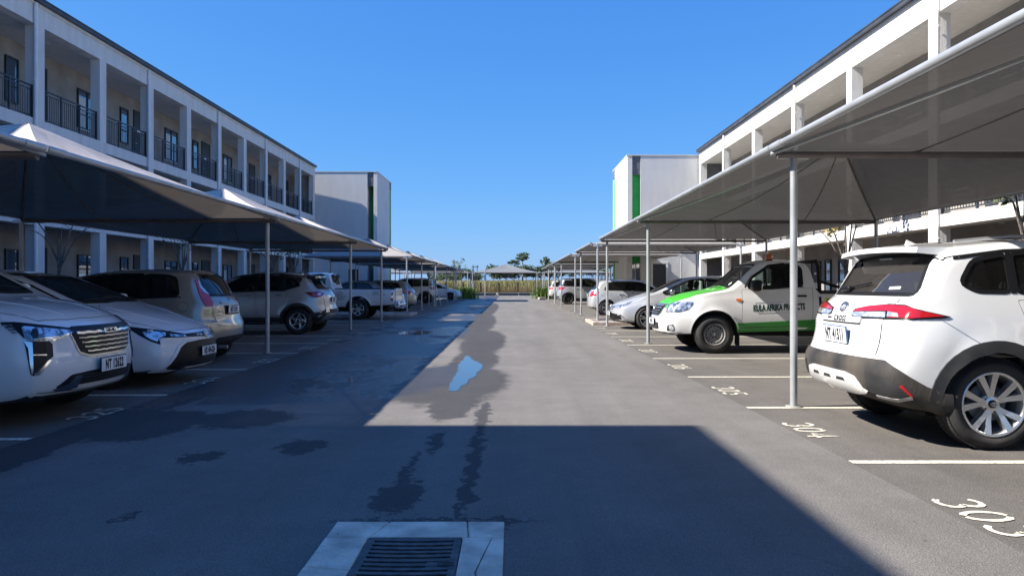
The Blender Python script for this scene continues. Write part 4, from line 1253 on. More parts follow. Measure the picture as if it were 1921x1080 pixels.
def wheel_mesh(Rw, wd, style):
    key = (round(Rw, 3), round(wd, 3), style['n'], style['kind'], style['mat'].name)
    if key in _wc: return _wc[key]
    M = Matrix.Rotation(R(-90), 4, 'X')          # local z of the lathe -> +y
    w = wd/2; rr = style['rim']*Rw
    t = MB()
    sh = .022
    t.lathe([(rr-.012, -w+.02), (rr+.01, -w+.006), (rr+(Rw-rr)*.5, -w-.006), (Rw-.03, -w+.012), (Rw-.006, -w+.035), (Rw, -w+.06), (Rw, w-.06), (Rw-.006, w-.035), (Rw-.03, w-.012),
             (rr+(Rw-rr)*.62, w+.004), (rr+(Rw-rr)*.58, w+.008), (rr+(Rw-rr)*.30, w+.008), (rr+.01, w-.004), (rr-.012, w-.02)], M, 56)
    # tread blocks
    nb = 64
    for i in range(nb):
        a = 2*math.pi*i/nb; da = math.pi/nb*.72
        for (ya, yb, sk) in ((-w+.03, -w*.42, .5), (-w*.36, -.006, -.3), (.006, w*.36, .3), (w*.42, w-.03, -.5)):
            vs = []
            for aa, yy in ((a-da, ya), (a+da, ya), (a+da+sk*da, yb), (a-da+sk*da, yb)):
                for rad in (Rw-.004, Rw+.004): vs.append((rad*math.cos(aa), yy, rad*math.sin(aa)))
            t.add(vs, [(1,3,5,7),(0,1,7,6),(2,4,5,3),(0,2,3,1),(4,6,7,5)], 0)
    tyre = t.mesh('wheel', M_rubber)
    m = MB(); k = style['kind']
    # barrel + back disc
    m.lathe([(rr, w-.012), (rr+.008, w-.004), (rr-.010, w+.002), (rr-.022, w-.016), (rr-.035, w-.09), (rr-.045, -w+.03)], M, 44, 0)
    m.lathe([(0, w-.115), (rr*.62, w-.11), (rr*.62, w-.135), (rr-.03, w-.14)], M, 32, 1)
    if k == 'steel':
        m.lathe([(0, w-.03), (.05, w-.03), (.06, w-.045), (rr*.50, w-.035), (rr*.58, w-.05), (rr*.62, w-.028), (rr*.90, w-.02), (rr-.02, w-.03)], M, 48, 0)
        for i in range(style['n']):
            a = 2*math.pi*i/style['n']; c = (math.cos(a)*rr*.78, 0, math.sin(a)*rr*.78)
            h = MB(); Mh = Matrix.Translation((c[0], w-.0215, c[2])) @ M
            m.lathe([(0, .002), (rr*.062, .002), (rr*.07, -.003)], Mh, 12, 1)
        for i in range(6):
            a = 2*math.pi*i/6; m.lathe([(0, .012), (.010, .012), (.012, -.01)], Matrix.Translation((math.cos(a)*rr*.34, w-.035, math.sin(a)*rr*.34)) @ M, 8, 2)
    else:
        n = style['n']
        for i in range(n):
            a = 2*math.pi*i/n + .13
            tw = style.get('twist', 0)
            for sgn in ((-1, 1) if style.get('pair') else (0,)):
                ri, ro = rr*.16, rr*.97
                ai = a + sgn*.10; ao = a + sgn*style.get('spread', .16) + tw
                wi, wo = style.get('wi', .022), style.get('wo', .026)
                vs = []
                for rad, an, hw, yf, yb in ((ri, ai, wi, w-.030, w-.085), (rr*.5, (ai+ao)/2, (wi+wo)/2, w-.022, w-.07), (ro, ao, wo, w-.006, w-.05)):
                    d = Vector((math.cos(an), 0, math.sin(an))); tt = Vector((-math.sin(an), 0, math.cos(an)))
                    vs += [d*rad+tt*hw+Vector((0, yb, 0)), d*rad+tt*hw*.72+Vector((0, yf, 0)), d*rad-tt*hw*.72+Vector((0, yf, 0)), d*rad-tt*hw+Vector((0, yb, 0))]
                fs = []
                for j in range(2):
                    for q in range(4): fs.append((j*4+q, j*4+(q+1)%4, (j+1)*4+(q+1)%4, (j+1)*4+q))
                m.add(vs, fs, 0)
        m.lathe([(0, w-.028), (.05, w-.028), (.072, w-.036), (.075, w-.085)], M, 24, 0)
        for i in range(5):
            a = 2*math.pi*(i+.5)/5; m.lathe([(0, .004), (.010, .004), (.012, -.015)], Matrix.Translation((math.cos(a)*.057, w-.034, math.sin(a)*.057)) @ M, 8, 2)
        # brake disc
        m.lathe([(.06, w-.10), (rr*.60, w-.10), (rr*.60, w-.112)], M, 32, 3)
    rim = m.mesh('rim', [style['mat'], M_black, M_trim, M_steelw])
    h = MB()
    h.lathe([(0, w-.018), (.022, w-.018), (.031, w-.024), (.032, w-.045)], M, 20)
    hub = h.mesh('hub_cap', style.get('hub', M_alloy))
    _wc[key] = (tyre, rim, hub); return _wc[key]

def seats(car, xs, y0=.36, z=.62, rear=None, wheel_x=None, wheel_side=-1):
    """front seats at xs, optional rear bench"""
    L = car.L
    for x in xs:
        for sd in (1, -1):
            m = MB()
            m.rbox(x-L/2-.02, x-L/2+.48, sd*y0-.24, sd*y0+.24, z-.02, z+.10, .05)
            Mr = Matrix.Translation((x-L/2, sd*y0, z+.05)) @ Matrix.Rotation(R(-14), 4, 'Y')
            m.rbox(-.10, .05, -.23, .23, 0, .56, .05, mat=Mr)
            m.rbox(-.09, .02, -.13, .13, .60, .80, .045, mat=Mr)
            m.tube(Mr @ Vector((-.03, -.06, .55)), Mr @ Vector((-.03, -.06, .63)), .008, 6); m.tube(Mr @ Vector((-.03, .06, .55)), Mr @ Vector((-.03, .06, .63)), .008, 6)
            m.build('seat', M_seat, car.root)
    if rear:
        m = MB(); Mr = Matrix.Translation((rear-L/2, 0, z+.05)) @ Matrix.Rotation(R(-18), 4, 'Y')
        m.rbox(-.10, .05, -.62, .62, -.02, .52, .05, mat=Mr)
        for y in (-.4, 0, .4): m.rbox(-.09, 0, y-.12, y+.12, .54, .70, .04, mat=Mr)
        m.build('rear_seat', M_seat, car.root)
    if wheel_x:
        m = MB(); Mw = Matrix.Translation((wheel_x-L/2, wheel_side*y0, z+.34)) @ Matrix.Rotation(R(66), 4, 'Y')
        n = 22
        for i in range(n):
            a, b = 2*math.pi*i/n, 2*math.pi*(i+1)/n
            m.tube(Mw @ Vector((.185*math.cos(a), .185*math.sin(a), 0)), Mw @ Vector((.185*math.cos(b), .185*math.sin(b), 0)), .014, 6)
        for a in (0, 2.1, 4.2): m.tube(Mw @ Vector((0, 0, -.02)), Mw @ Vector((.18*math.cos(a), .18*math.sin(a), 0)), .018, 6)
        m.build('steering_wheel', M_trim, car.root)

def number_plate(car, text, x_side, z, w=.44, h=.12, y=0, tilt=0, blue=False, sp=1.0, out=.018):
    """x_side 'F' or 'B'"""
    hpt, n = car.cast(y, z, x_side)
    if hpt is None: return
    sg = 1 if x_side == 'F' else -1
    a = tilt
    Rm = Matrix.Translation((hpt.x+sg*out, y, z)) @ Matrix.Rotation(R(a)*sg, 4, 'Y')
    e = bpy.data.objects.new('number_plate', None)
    m = MB()
    m.rbox(-.006, .006, -w/2-.008, w/2+.008, -h/2-.008, h/2+.008, .003)
    o = m.build('number_plate', M_trim if not blue else M_bluerim, car.root); o.matrix_local = Rm
    f = MB(); f.box(0, sg*.008, -w/2, w/2, -h/2, h/2); fo = f.build('plate_face', M_plate, o)
    tm = text_mesh(text, h*.98, M_ink, .60, 0, .0065, sp)
    xs = [v.co.x for v in tm.vertices]
    wd = max(xs)-min(xs)
    if wd > w*.9: tm.transform(Matrix.Diagonal((w*.88/wd, 1, 1, 1)))
    t = link('plate_text', tm, o)
    t.matrix_local = Matrix.Translation((sg*.0095, 0, -.004)) @ (Matrix(((0,0,1,0),(1,0,0,0),(0,1,0,0),(0,0,0,1))) if sg > 0 else Matrix(((0,0,-1,0),(-1,0,0,0),(0,1,0,0),(0,0,0,1))))
M_bluerim = plain('blue_plate_rim', (0.05, 0.10, 0.22), rough=.5)

def mirror_pair(car, x, z, mat, size=(.11, .20, .15), out=.10, sides=(1, -1), arm=M_trim):
    for sd in sides:
        h, n = car.cast(x, z, 'L' if sd > 0 else 'R')
        if h is None: continue
        m = MB(); y = h.y + sd*(out)
        cc = Vector((h.x-.02, y+sd*size[1]*.25, z+.06)); m.ball((0, 0, 0), 1, 0, 16, 10)
        sp_ = lambda t: math.copysign(abs(t)**.62, t)
        m.v = [(cc.x+sp_(a)*size[0]*.55, cc.y+sp_(b)*size[1]*.54, cc.z+sp_(c_)*size[2]*.5) for a, b, c_ in m.v]
        o = m.build('door_mirror', mat, car.root)
        a = MB(); a.tube((h.x+.02, h.y-sd*.01, z+.01), (h.x, y+sd*.02, z+.02), .022, 8); a.build('mirror_arm', arm, o)
        g = MB(); g.ball((h.x-.02-size[0]*.45, y+sd*size[1]*.25, z+.06), 1, 0, 12, 7, (size[0]*.20, size[1]*.50, size[2]*.48)); g.build('mirror_glass', M_chrome, o)
def handle(car, x, z, mat, sides=(1, -1), l=.19):
    for sd in sides:
        h, n = car.cast(x, z, 'L' if sd > 0 else 'R')
        if h is None: continue
        m = MB()
        Mh = Matrix.Translation((h.x, h.y+sd*.018, z))
        m.rbox(-l/2, l/2, -.014, .014, -.016, .016, .011, mat=Mh)
        m.rbox(-l/2, -l/2+.03, -.03, .0, -.014, .014, .006, mat=Mh); m.rbox(l/2-.03, l/2, -.03, .0, -.014, .014, .006, mat=Mh)
        m.build('door_handle', mat, car.root)
        car.patch('handle_cup', [(x+.085*math.cos(a), z+.034*math.sin(a)) for a in np.linspace(0, 2*math.pi, 14)[:-1]], 'L' if sd > 0 else 'R', M_trim, .0045, .05) if mat is not M_trim and 0 else None
def oval_logo(car, u, v, view, size, mat=M_chrome, off=.012):
    """three interlocked ovals"""
    h, n = car.cast(u, v, view)
    if h is None: return
    q = n.to_track_quat('Z', 'Y').to_matrix().to_4x4()
    # keep upright
    up = Vector((0, 0, 1)); r = up.cross(n).normalized(); up2 = n.cross(r)
    Mx = Matrix(((r.x, up2.x, n.x, h.x+n.x*off), (r.y, up2.y, n.y, h.y+n.y*off), (r.z, up2.z, n.z, h.z+n.z*off), (0, 0, 0, 1)))
    m = MB()
    for cx, cy, rx, ry in ((0, 0, .5, .34), (0, .085, .33, .135), (0, -.02, .14, .31)):
        k = 26
        for i in range(k):
            a, b = 2*math.pi*i/k, 2*math.pi*(i+1)/k
            m.tube(Mx @ Vector(((cx+rx*math.cos(a))*size, (cy+ry*math.sin(a))*size, 0)), Mx @ Vector(((cx+rx*math.cos(b))*size, (cy+ry*math.sin(b))*size, 0)), size*.045, 5, cap=False)
    m.build('oval_badge', mat, car.root)
def surf_text(car, text, u, v, view, size, mat, width=1.0, off=.008, bold=.002, sp=1.0, name='lettering', w_to=None, shear=0):
    """text wrapped on to the body"""
    tm = text_mesh(text, size, mat, width, 0, bold, sp)
    if w_to:
        xs = [c.co.x for c in tm.vertices]; k = w_to/(max(xs)-min(xs)); tm.transform(Matrix.Diagonal((k, 1, 1, 1)))
    bm = bmesh.new(); bm.from_mesh(tm)
    sgn = {'L': -1, 'R': 1, 'F': 1, 'B': -1}.get(view, 1)
    for vt in bm.verts:
        a = u + vt.co.x*sgn; b = v + vt.co.y + shear*vt.co.x
        h, n = car.cast(a, b, view)
        vt.co = h+n*off if h is not None else Vector((0, 0, .5))
    for f in bm.faces: pass
    bm.to_mesh(tm); bm.free()
    return link(name, tm, car.root)
def fin(car, x):
    h, n = car.cast(x, 0, 'T')
    if h is None: return
    m = MB(); z = h.z-.012
    vs = [(h.x-.06, .024, z), (h.x+.10, .010, z), (h.x-.045, .004, z+.065), (h.x-.06, -.024, z), (h.x+.10, -.010, z), (h.x-.045, -.004, z+.065)]
    m.add(vs, [(0,1,2),(3,5,4),(0,3,4,1),(1,4,5,2),(0,2,5,3)])
    m.build('shark_fin_aerial', car.paintm, car.root)
def spoiler(car, x0, x1, w, z, mat, t=.035, drop=.02):
    m = MB(); L = car.L; n = 10; P = []
    for i in range(n+1):
        y = -w+2*w*i/n; q = (y/w)**2
        xa = x0-L/2+.06*q; xb = x1-L/2
        P += [(xa, y, z-drop*q-.030), (xa+.012, y, z-drop*q+.012), (xb, y, z+.055-.06*q), (xb, y, z-.05-.04*q)]
    fs = []
    for i in range(n):
        a = i*4; b = a+4
        fs += [(a, a+1, b+1, b), (a+1, a+2, b+2, b+1), (a+3, a, b, b+3), (a+2, a+3, b+3, b+2)]
    fs += [(0, 3, 2, 1), (n*4, n*4+1, n*4+2, n*4+3)]
    m.add(P, fs, 0, True)
    o = m.build('roof_spoiler', mat, car.root); o.data.set_sharp_from_angle(angle=R(40))
def wiper(car, pts, view, parent=None):
    P = []
    for u, v in pts:
        h, n = car.cast(u, v, view)
        if h is not None: P.append(h+n*.02)
    if len(P) > 1:
        m = MB(); m.path(P, .007, 6); m.build('wiper', M_trim, car.root)
def place(root, x, y, rz): root.location = (x, y, .004); root.rotation_euler = (0, 0, rz)
def glass_patch(car, name, outline, view, mat, mirror=False, off=-.006, frame=True):
    if getattr(car, 'solid', False): mat, off = M_dglass, .004
    o = car.patch(name, outline, view, mat, off, .06, thick=.0001, smoothn=2, mirror=mirror)
    if frame:
        O = chaikin(outline, 2); c = Vector((sum(p[0] for p in O)/len(O), sum(p[1] for p in O)/len(O)))
        n = len(O); area = sum(O[i][0]*O[(i+1) % n][1]-O[(i+1) % n][0]*O[i][1] for i in range(n)); sg = 1 if area > 0 else -1
        def offs(d):
            r = []
            for i in range(n):
                a = Vector(O[i-1]); b = Vector(O[(i+1) % n]); t = (b-a).normalized(); r.append((O[i][0]+t.y*sg*d, O[i][1]-t.x*sg*d))
            return r
        A = offs(.022); B = offs(-.010)
        h = n//2
        for a, b in ((0, h), (h, n)):
            idx = [i % n for i in range(a, b+2)]
            car.patch('window_seal', [A[i] for i in idx]+[B[i] for i in reversed(idx)], view, M_trim, .003, .06, mirror=mirror)
    return o
# ================================================================ the cars near the camera
def px_to_view(car, pts, view):
    """photo pixel -> point on this car's body -> coordinates of a drawing view of the car"""
    W = Matrix.Translation(car.root.location) @ Matrix.Rotation(car.root.rotation_euler[2], 4, 'Z')
    I = W.inverted(); o = I @ Vector((0, 0, EYE)); out = []
    for px, py in pts:
        d = (I.to_3x3() @ Vector(((px-959.0)/FOC, 1, (534.0-py)/FOC))).normalized()
        h = car.bvh.ray_cast(o, d)[0]
        if h is None:
            # off the outline: take the nearest spot along the ray
            best = None
            for t in np.linspace(3, 60, 240):
                q = car.bvh.find_nearest(o+d*t)
                if q[0] is not None and (best is None or q[3] < best[0]): best = (q[3], q[0])
            h = best[1]
        if view in ('L', 'R'): out.append((h.x+car.L/2, h.z))
        elif view in ('F', 'B'): out.append((h.y, h.z))
        elif view == 'T': out.append((h.x+car.L/2, h.y))
        else: a = R(view); out.append((-math.sin(a)*h.x + math.cos(a)*h.y, h.z))
    return out
def crop(pts, x0, y0, k): return [(x0+a/k, y0+b/k) for a, b in pts]
GC1 = 'cars parked in the left row'; GC2 = 'cars parked in the right row'

def newcar(name, label, cat, x, y, rz, spec, group, pm):
    r = empty(name, label, cat, (x, y, .004), rz, group)
    c = Car(spec); c.root = r; c.paintm = pm
    return c
def sym(half): return half + [(-a, b) for a, b in reversed(half)]

# ---- white crossover, tail to the lane ------------------------------------------------
def crossover():
    L = 4.46
    sp = dict(L=L, W=1.825, top=[(0,.99),(.04,1.08),(.17,1.14),(.46,1.47),(.62,1.56),(1.2,1.615),(2.2,1.60),(2.75,1.53),(3.42,1.10),(3.6,1.05),(4.2,.97),(4.40,.86),(4.46,.78)],
              belt=[(0,1.0),(.5,1.12),(1.5,1.09),(3.2,1.03),(3.5,.99),(4.46,.75)], bot=[(0,.36),(.3,.27),(1.2,.2),(3,.2),(4.2,.22),(4.46,.28)],
              rear=[(.3,.10),(.42,.02),(.60,0),(.66,.05),(.80,.09),(1.0,.10),(1.15,.12),(1.5,.12)], bow_r=.17, plan=[(0,.95),(.25,.99),(.8,1),(L-1.1,1),(L-.45,.96),(L,.88)],
              prof=[(0,.93),(.08,.965),(.30,.975),(.45,.985),(.62,1.0),(.80,.99),(.90,.975),(1,.955)], wheels=((.86, 3.52), .346, .235), flare=.03, gap=.045, tumble=.13, cab=(.45, 3.30), floor=.66, soft=.06)
    c = newcar('parked_crossover', 'white crossover with dusty black rear bumper parked tail-out in bay 304', 'car', 2.73+L/2, 6.44, 0, sp, GC2, P_pearl)
    q1 = [(.64,1.25),(.75,1.415),(1.0,1.465),(1.0,1.185),(.75,1.19)]
    q2 = [(1.05,1.185),(1.05,1.47),(1.55,1.49),(1.86,1.485),(1.86,1.15)]
    q3 = [(1.93,1.15),(1.93,1.485),(2.45,1.455),(3.05,1.13),(2.95,1.09)]
    rw = sym([(.69,1.165),(.60,1.485)]); ws = sym([(.62,1.12),(.50,1.53)])
    c.make(c.root, [P_pearl, M_int, M_trim], True, [q1, q2, q3], ws, rw)
    for q in (q1, q2, q3): glass_patch(c, 'side_window', q, 'L', G_tint, True)
    glass_patch(c, 'rear_window', rw, 'B', G_dusty); glass_patch(c, 'windscreen', ws, 'F', G_clear)
    # black surround of side glass, roof line and rear glass edge
    c.strip('window_pillar', [(1.025,1.17),(1.025,1.48)], .04, 'L', M_trim, .004, True)
    c.strip('window_pillar', [(1.895,1.14),(1.895,1.49)], .06, 'L', M_trim, .004, True)
    c.patch('roof_stripe', [(.40,1.43),(.62,1.455),(1.0,1.505),(1.8,1.53),(2.5,1.49),(2.5,1.465),(1.8,1.505),(1.0,1.48),(.62,1.425),(.42,1.40)], 'L', M_trim, .004, .06, mirror=True)
    # roof rails
    for sd in (1, -1):
        P = []
        for x in np.linspace(.75, 2.4, 12):
            h, n = c.cast(x, sd*.56, 'T')
            if h is not None: P.append(h+Vector((0, 0, .03)))
        m = MB(); m.path(P, .014, 8); m.build('roof_rail', P_silver, c.root)
    # tailgate panel and joint
    c.panel('tailgate', sym([(.60,.69),(.61,.92),(.60,1.12)]), 'B', P_pearl, off=.004, gap=.007, smoothn=0, res=.06)
    # recess for the plate
    c.patch('plate_recess', sym([(.33,.735),(.36,.90),(.34,.945)]), 'B', P_pearl, .0055, .06)
    c.patch('garnish', sym([(.36,.925),(.375,.965)]), 'B', P_pearl, .022, .06, thick=.02)
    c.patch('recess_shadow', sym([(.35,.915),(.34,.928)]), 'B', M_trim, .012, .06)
    number_plate(c, 'NT 41511', 'B', .815, .44, .135, 0, 6, True, 1.1, .03)
    surf_text(c, 'CROSS', -.045, .948, 'B', .055, M_trim, 1.0, .026, .0012, 1.25, w_to=.22)
    m_ = c.patch('small_badge', [(.12,.942),(.12,.955),(.20,.955),(.20,.942)], 'B', M_trim, .025, .03)
    oval_logo(c, .0, 1.045, 'B', .125)
    # lamps
    T = c.patch('tail_lamp', [(-1.36,.985),(-1.33,1.035),(-1.18,1.062),(-1.0,1.080),(-.86,1.076),(-.72,1.038),(-.575,.998),(-.60,.985),(-.80,.972),(-1.0,.968),(-1.32,.958)], -135, M_trim, .010, .05, thick=.012, mirror=True)
    c.patch('red_lens', [(-1.345,1.01),(-1.32,1.030),(-1.18,1.054),(-1.0,1.070),(-.86,1.066),(-.72,1.030),(-.61,.999),(-.80,.982),(-.98,.980),(-.99,1.028)], -135, M_red, .016, .04, thick=.006, mirror=True)
    c.patch('clear_lens', [(-1.345,.986),(-1.345,1.006),(-1.005,1.020),(-1.0,.978),(-1.31,.972)], -135, M_lampc, .016, .04, thick=.006, mirror=True)
    c.patch('clear_lens', [(-.985,.985),(-.985,1.022),(-.90,1.012),(-.885,.984)], -135, M_lampc, .017, .03, thick=.006, mirror=True)
    c.strip('lens_bar', [(-.998,1.075),(-.998,.97)], .012, -135, M_trim, .018, True)
    # bumper, dusty grey plastic
    c.patch('bumper_cladding', [(-1.62,.655),(-1.2,.655),(-.97,.655),(-.89,.615),(-.80,.55),(-.70,.475),(-.62,.435),(-.555,.42),(-.555,.27),(-.8,.25),(-1.1,.30),(-1.62,.34)], -135, M_dusty, .014, .06, thick=.03, mirror=True)
    c.patch('skid_plate', sym([(.30,.365),(.47,.385),(.55,.40),(.44,.505),(.3,.53)]), 'B', P_pearl, .028, .06, thick=.02, smoothn=1)
    for y in (-.24, 0, .24): c.patch('skid_slot', [(y-.07,.455),(y-.055,.480),(y+.055,.480),(y+.07,.455)], 'B', M_plast, .030, .05)
    c.patch('bumper_pocket', [(-1.12,.55),(-.95,.53),(-.85,.47),(-.80,.40),(-.86,.385),(-1.10,.40)], -135, M_plast, .018, .05, mirror=True)
    c.patch('reflector', [(-.865,.475),(-.845,.485),(-.785,.41),(-.80,.405)], -135, M_red, .024, .04, mirror=True)
    c.strip('bumper_blade', [(-1.05,.385),(-.88,.375),(-.79,.395)], .022, -135, P_silver, .024, True)
    c.ring('arch_cladding', .86, .388, .475, -8, 186, M_plast, .016)
    c.ring('arch_cladding', 3.52, .388, .475, -6, 190, M_plast, .016)
    c.patch('sill_cladding', [(1.28,.20),(1.30,.40),(1.9,.36),(3.05,.36),(3.10,.20)], 'L', M_plast, .018, .08, thick=.03, mirror=True)
    # doors
    for o in ([(1.05,1.12),(1.10,.95),(1.30,.62),(1.38,.40),(1.86,.37),(1.89,1.10)], [(1.92,1.10),(1.90,.37),(3.0,.38),(2.98,1.04)]):
        c.panel('door', o, 'L', P_pearl, True, .003, .006, 1)
    c.strip('crease', [(.46,.98),(.74,.80),(.80,.74)], .006, 'L', P_silver, .002, True)
    handle(c, 1.32, .985, P_pearl); handle(c, 2.25, .965, P_pearl)
    spoiler(c, .34, .78, .66, 1.535, P_pearl)
    fin(c, .72)
    wiper(c, [(.30,1.19),(.12,1.22),(-.08,1.24)], 'B')
    m = MB(); h, n = c.cast(.33, 1.19, 'B'); m.rbox(h.x-.05, h.x+.02, .24, .40, 1.175, 1.225, .015); m.build('wiper_base', M_trim, c.root)
    c.patch('window_sticker', [(-.50,1.20),(-.49,1.222),(-.36,1.218),(-.37,1.196)], 'B', M_disc, .003, .04)
    c.patch('window_sticker', [(-.08,1.452),(-.08,1.462),(.12,1.462),(.12,1.452)], 'B', M_disc, .003, .04)
    seats(c, (2.35,), .37, .66, rear=1.35, wheel_x=2.95)
    mirror_pair(c, 2.85, 1.10, P_pearl)
    # front end, hidden from the lane but real
    c.patch('grille', sym([(.40,.45),(.48,.72)]), 'F', M_plast, .01, .08); c.patch('headlamp', [(.55,.78),(.60,.66),(.80,.70),(.86,.82)], 45, M_lamp, .008, .06, mirror=True)
    st = dict(n=5, kind='alloy', mat=M_alloy, rim=.70, pair=True, spread=.26, wi=.018, wo=.034, hub=M_trim)
    c.wheel_set(st)
    oh = MB(); M_ = Matrix.Translation((.86-L/2, -(c.W/2-.012-.01+.001)+.016, .346)) @ Matrix.Rotation(R(90), 4, 'X')
    for cx, cy, rx, ry in ((0,0,.5,.34),(0,.085,.33,.135),(0,-.02,.14,.31)):
        for i in range(16):
            a, b = 2*math.pi*i/16, 2*math.pi*(i+1)/16
            oh.tube(M_ @ Vector(((cx+rx*math.cos(a))*.045, (cy+ry*math.sin(a))*.045, .004)), M_ @ Vector(((cx+rx*math.cos(b))*.045, (cy+ry*math.sin(b))*.045, .004)), .0022, 4)
    oh.build('oval_badge', M_chrome, c.root)
    m = MB(); m.box(-1.7, 1.7, -.55, .55, .20, .30); m.tube((-1.75, -.35, .30), (-1.45, .35, .30), .09, 10); m.build('underbody', M_black, c.root)
crossover()

# ---- pickup builder (green and white one right, lettered one left) ----------------------
def pickup_spec(L, xcab):
    return dict(L=L, W=1.80, top=[(0,1.09),(xcab-.03,1.10),(xcab+.01,1.15),(xcab+.06,1.48),(xcab+.13,1.655),(xcab+.40,1.70),(xcab+.85,1.70),(xcab+1.02,1.655),(xcab+1.56,1.19),(xcab+1.7,1.155),(L-.5,1.07),(L-.18,.985),(L-.04,.90),(L,.84)],
                belt=[(0,1.04),(xcab,1.06),(xcab+1.5,1.09),(L-.5,1.00),(L,.80)], bot=[(0,.46),(1,.44),(xcab+.2,.40),(xcab+1.4,.38),(L-.5,.34),(L,.32)],
                front=[(.3,.06),(.45,0),(.62,.0),(.70,.04),(.9,.10),(1.1,.16)], bow_f=.30, rear=[(.4,.03),(.6,0),(1.1,.01)], bow_r=.03,
                plan=[(0,.955),(.3,.965),(xcab-.1,.965),(xcab+.1,.96),(xcab+1.5,.965),(L-.9,.985),(L-.45,.97),(L,.86)], prof=[(0,.95),(.1,.975),(.35,1.0),(.6,1.0),(.85,.985),(1,.955)],
                wheels=((1.24, L-.95), .342, .215), flare=.032, gap=.075, tumble=.13, cab=(xcab+.12, xcab+1.50), floor=.80, crown=.04, soft=.05, inset=.015)
def load_bin(c, xcab, liner):
    m = MB(); L = c.L; m.box(.06-L/2, xcab-.10-L/2, -.70, .70, .68, 1.6, 2); return m
def hilux():
    L = 5.22; xc = 2.42
    sp = pickup_spec(L, xc)
    c = newcar('pickup_truck', 'white single cab pickup with green bonnet and green sills, orange beacon on its roof', 'pickup truck', 2.69+L/2, 14.25, math.pi, sp, GC2, P_white)
    win = [(3.66,1.20),(3.58,1.35),(3.26,1.565),(3.0,1.60),(2.78,1.60),(2.68,1.53),(2.68,1.22),(3.40,1.165)]
    ws = sym([(.70,1.20),(.565,1.60)]); rw = sym([(.55,1.22),(.52,1.52)])
    c.make(c.root, [P_white, M_int, M_trim, P_dgreen], True, [win], ws, rw, arch=1.06, cutters=(load_bin(c, xc, None),), matfn=lambda p, n: 3 if p.z < .47 and abs(p.y) > .6 and 2.44 < p.x+2.61 < 3.86 else None)
    glass_patch(c, 'side_window', win, 'L', G_clear, True); glass_patch(c, 'windscreen', ws, 'F', G_clear)
    c.patch('rear_window', rw, 'B', G_tint, .004, .08, smoothn=2)
    c.strip('quarter_bar', [(3.33,1.17),(3.33,1.53)], .022, 'L', M_trim, .003, True)
    c.strip('window_trim', [(3.72,1.19),(3.60,1.375),(3.27,1.59),(2.98,1.625)], .018, 'L', M_trim, .004, True)
    c.strip('window_trim', [(3.66,1.175),(2.66,1.20)], .018, 'L', M_trim, .004, True)
    # cab/bin gap, door, bonnet
    c.strip('shut_line', [(xc-.045,1.08),(xc-.045,.46)], .045, 'L', M_trim, .003, True)
    c.panel('door', [(3.77,1.15),(3.78,.55),(3.70,.44),(2.62,.44),(2.52,.60),(2.50,1.18),(3.2,1.15)], 'L', P_white, True, .003, .007, 1)
    bo = [(L-.10,-.55),(L-.16,.55),(L-.45,.66),(3.98,.70),(3.92,.5),(3.90,0)]
    bo = [(L-.10,0),(L-.115,.30),(L-.17,.55),(L-.5,.645),(4.02,.70),(3.975,.4),(3.96,0)]
    bo = bo + [(a, -b) for a, b in reversed(bo[1:-1])]
    c.panel('bonnet', bo, 'T', P_green, False, .005, .008, 0, label='bright green bonnet')
    # green sill
    G = [(3.86,.385),(3.90,.545),(2.44,.615),(2.44,.47),(2.60,.425),(3.3,.405)]
    c.patch('green_sill', G, 'L', P_dgreen, .0065, .06, mirror=True)
    c.strip('shut_line', [(3.76,.555),(3.74,.47),(2.62,.50),(2.50,.60)], .006, 'L', M_trim, .008, True)
    for sd, vw in ((1, 'L'), (-1, 'R')):
        surf_text(c, 'KULA AFRIKA PROJECTS', 3.12, .825, vw, 0.155, M_inkg, .62, .0065, .008, 1.0, w_to=.93, shear=.035 if sd > 0 else -.035)
        k = 1
        c.strip('thin_stripe', [(3.55,.905),(3.1,.925),(2.72,.945)], .004, vw, M_inkg, .006)
        c.strip('thin_stripe', [(3.5,.725),(3.1,.735),(2.75,.755)], .004, vw, M_inkg, .006)
    # nose
    B_ = lambda pts: crop(pts, 1200, 460, 4.908)
    gr = px_to_view(c, B_([(68,632),(72,560),(88,508),(250,530),(222,575),(190,640)]), 'F')
    yy = max(abs(a) for a, b in gr)
    gz0, gz1 = .66, .885
    c.patch('grille', sym([(.33,gz0),(.40,gz0+.06),(.47,gz1)]), 'F', M_grillefr, .010, .06, thick=.02, smoothn=1)
    c.patch('grille_mesh', sym([(.30,gz0+.02),(.36,gz0+.07),(.42,gz1-.035)]), 'F', M_trim, .014, .06)
    for z, w in ((.70,.31),(.745,.35),(.79,.375),(.83,.395)): c.patch('grille_bar', sym([(w,z),(w,z+.02)]), 'F', M_grillefr, .026, .08, thick=.016)
    oval_logo(c, 0, .80, 'F', .15, M_chrome, .035)
    # headlamps wrapping the corner
    hl = px_to_view(c, B_([(235,622),(262,545),(300,527),(400,516),(484,515),(486,545),(440,590),(350,616)]), 45)
    c.patch('headlamp', hl, 45, M_lamp, .010, .04, thick=.014, mirror=True, smoothn=1)
    hc = Vector((sum(p[0] for p in hl)/len(hl), sum(p[1] for p in hl)/len(hl)))
    c.patch('lamp_bowl', [tuple(hc+Vector((.05*math.cos(a)-.05, .045*math.sin(a)-.01))) for a in np.linspace(0, 6.283, 14)[:-1]], 45, M_chrome, .013, .03, mirror=True)
    c.patch('lamp_bowl', [tuple(hc+Vector((.035*math.cos(a)+.08, .035*math.sin(a)+.025))) for a in np.linspace(0, 6.283, 14)[:-1]], 45, M_lampc, .013, .03, mirror=True)
    # bumper
    c.patch('lower_grille', sym([(.30,.42),(.36,.44),(.36,.52),(.33,.54)]), 'F', M_trim, .006, .08, smoothn=1)
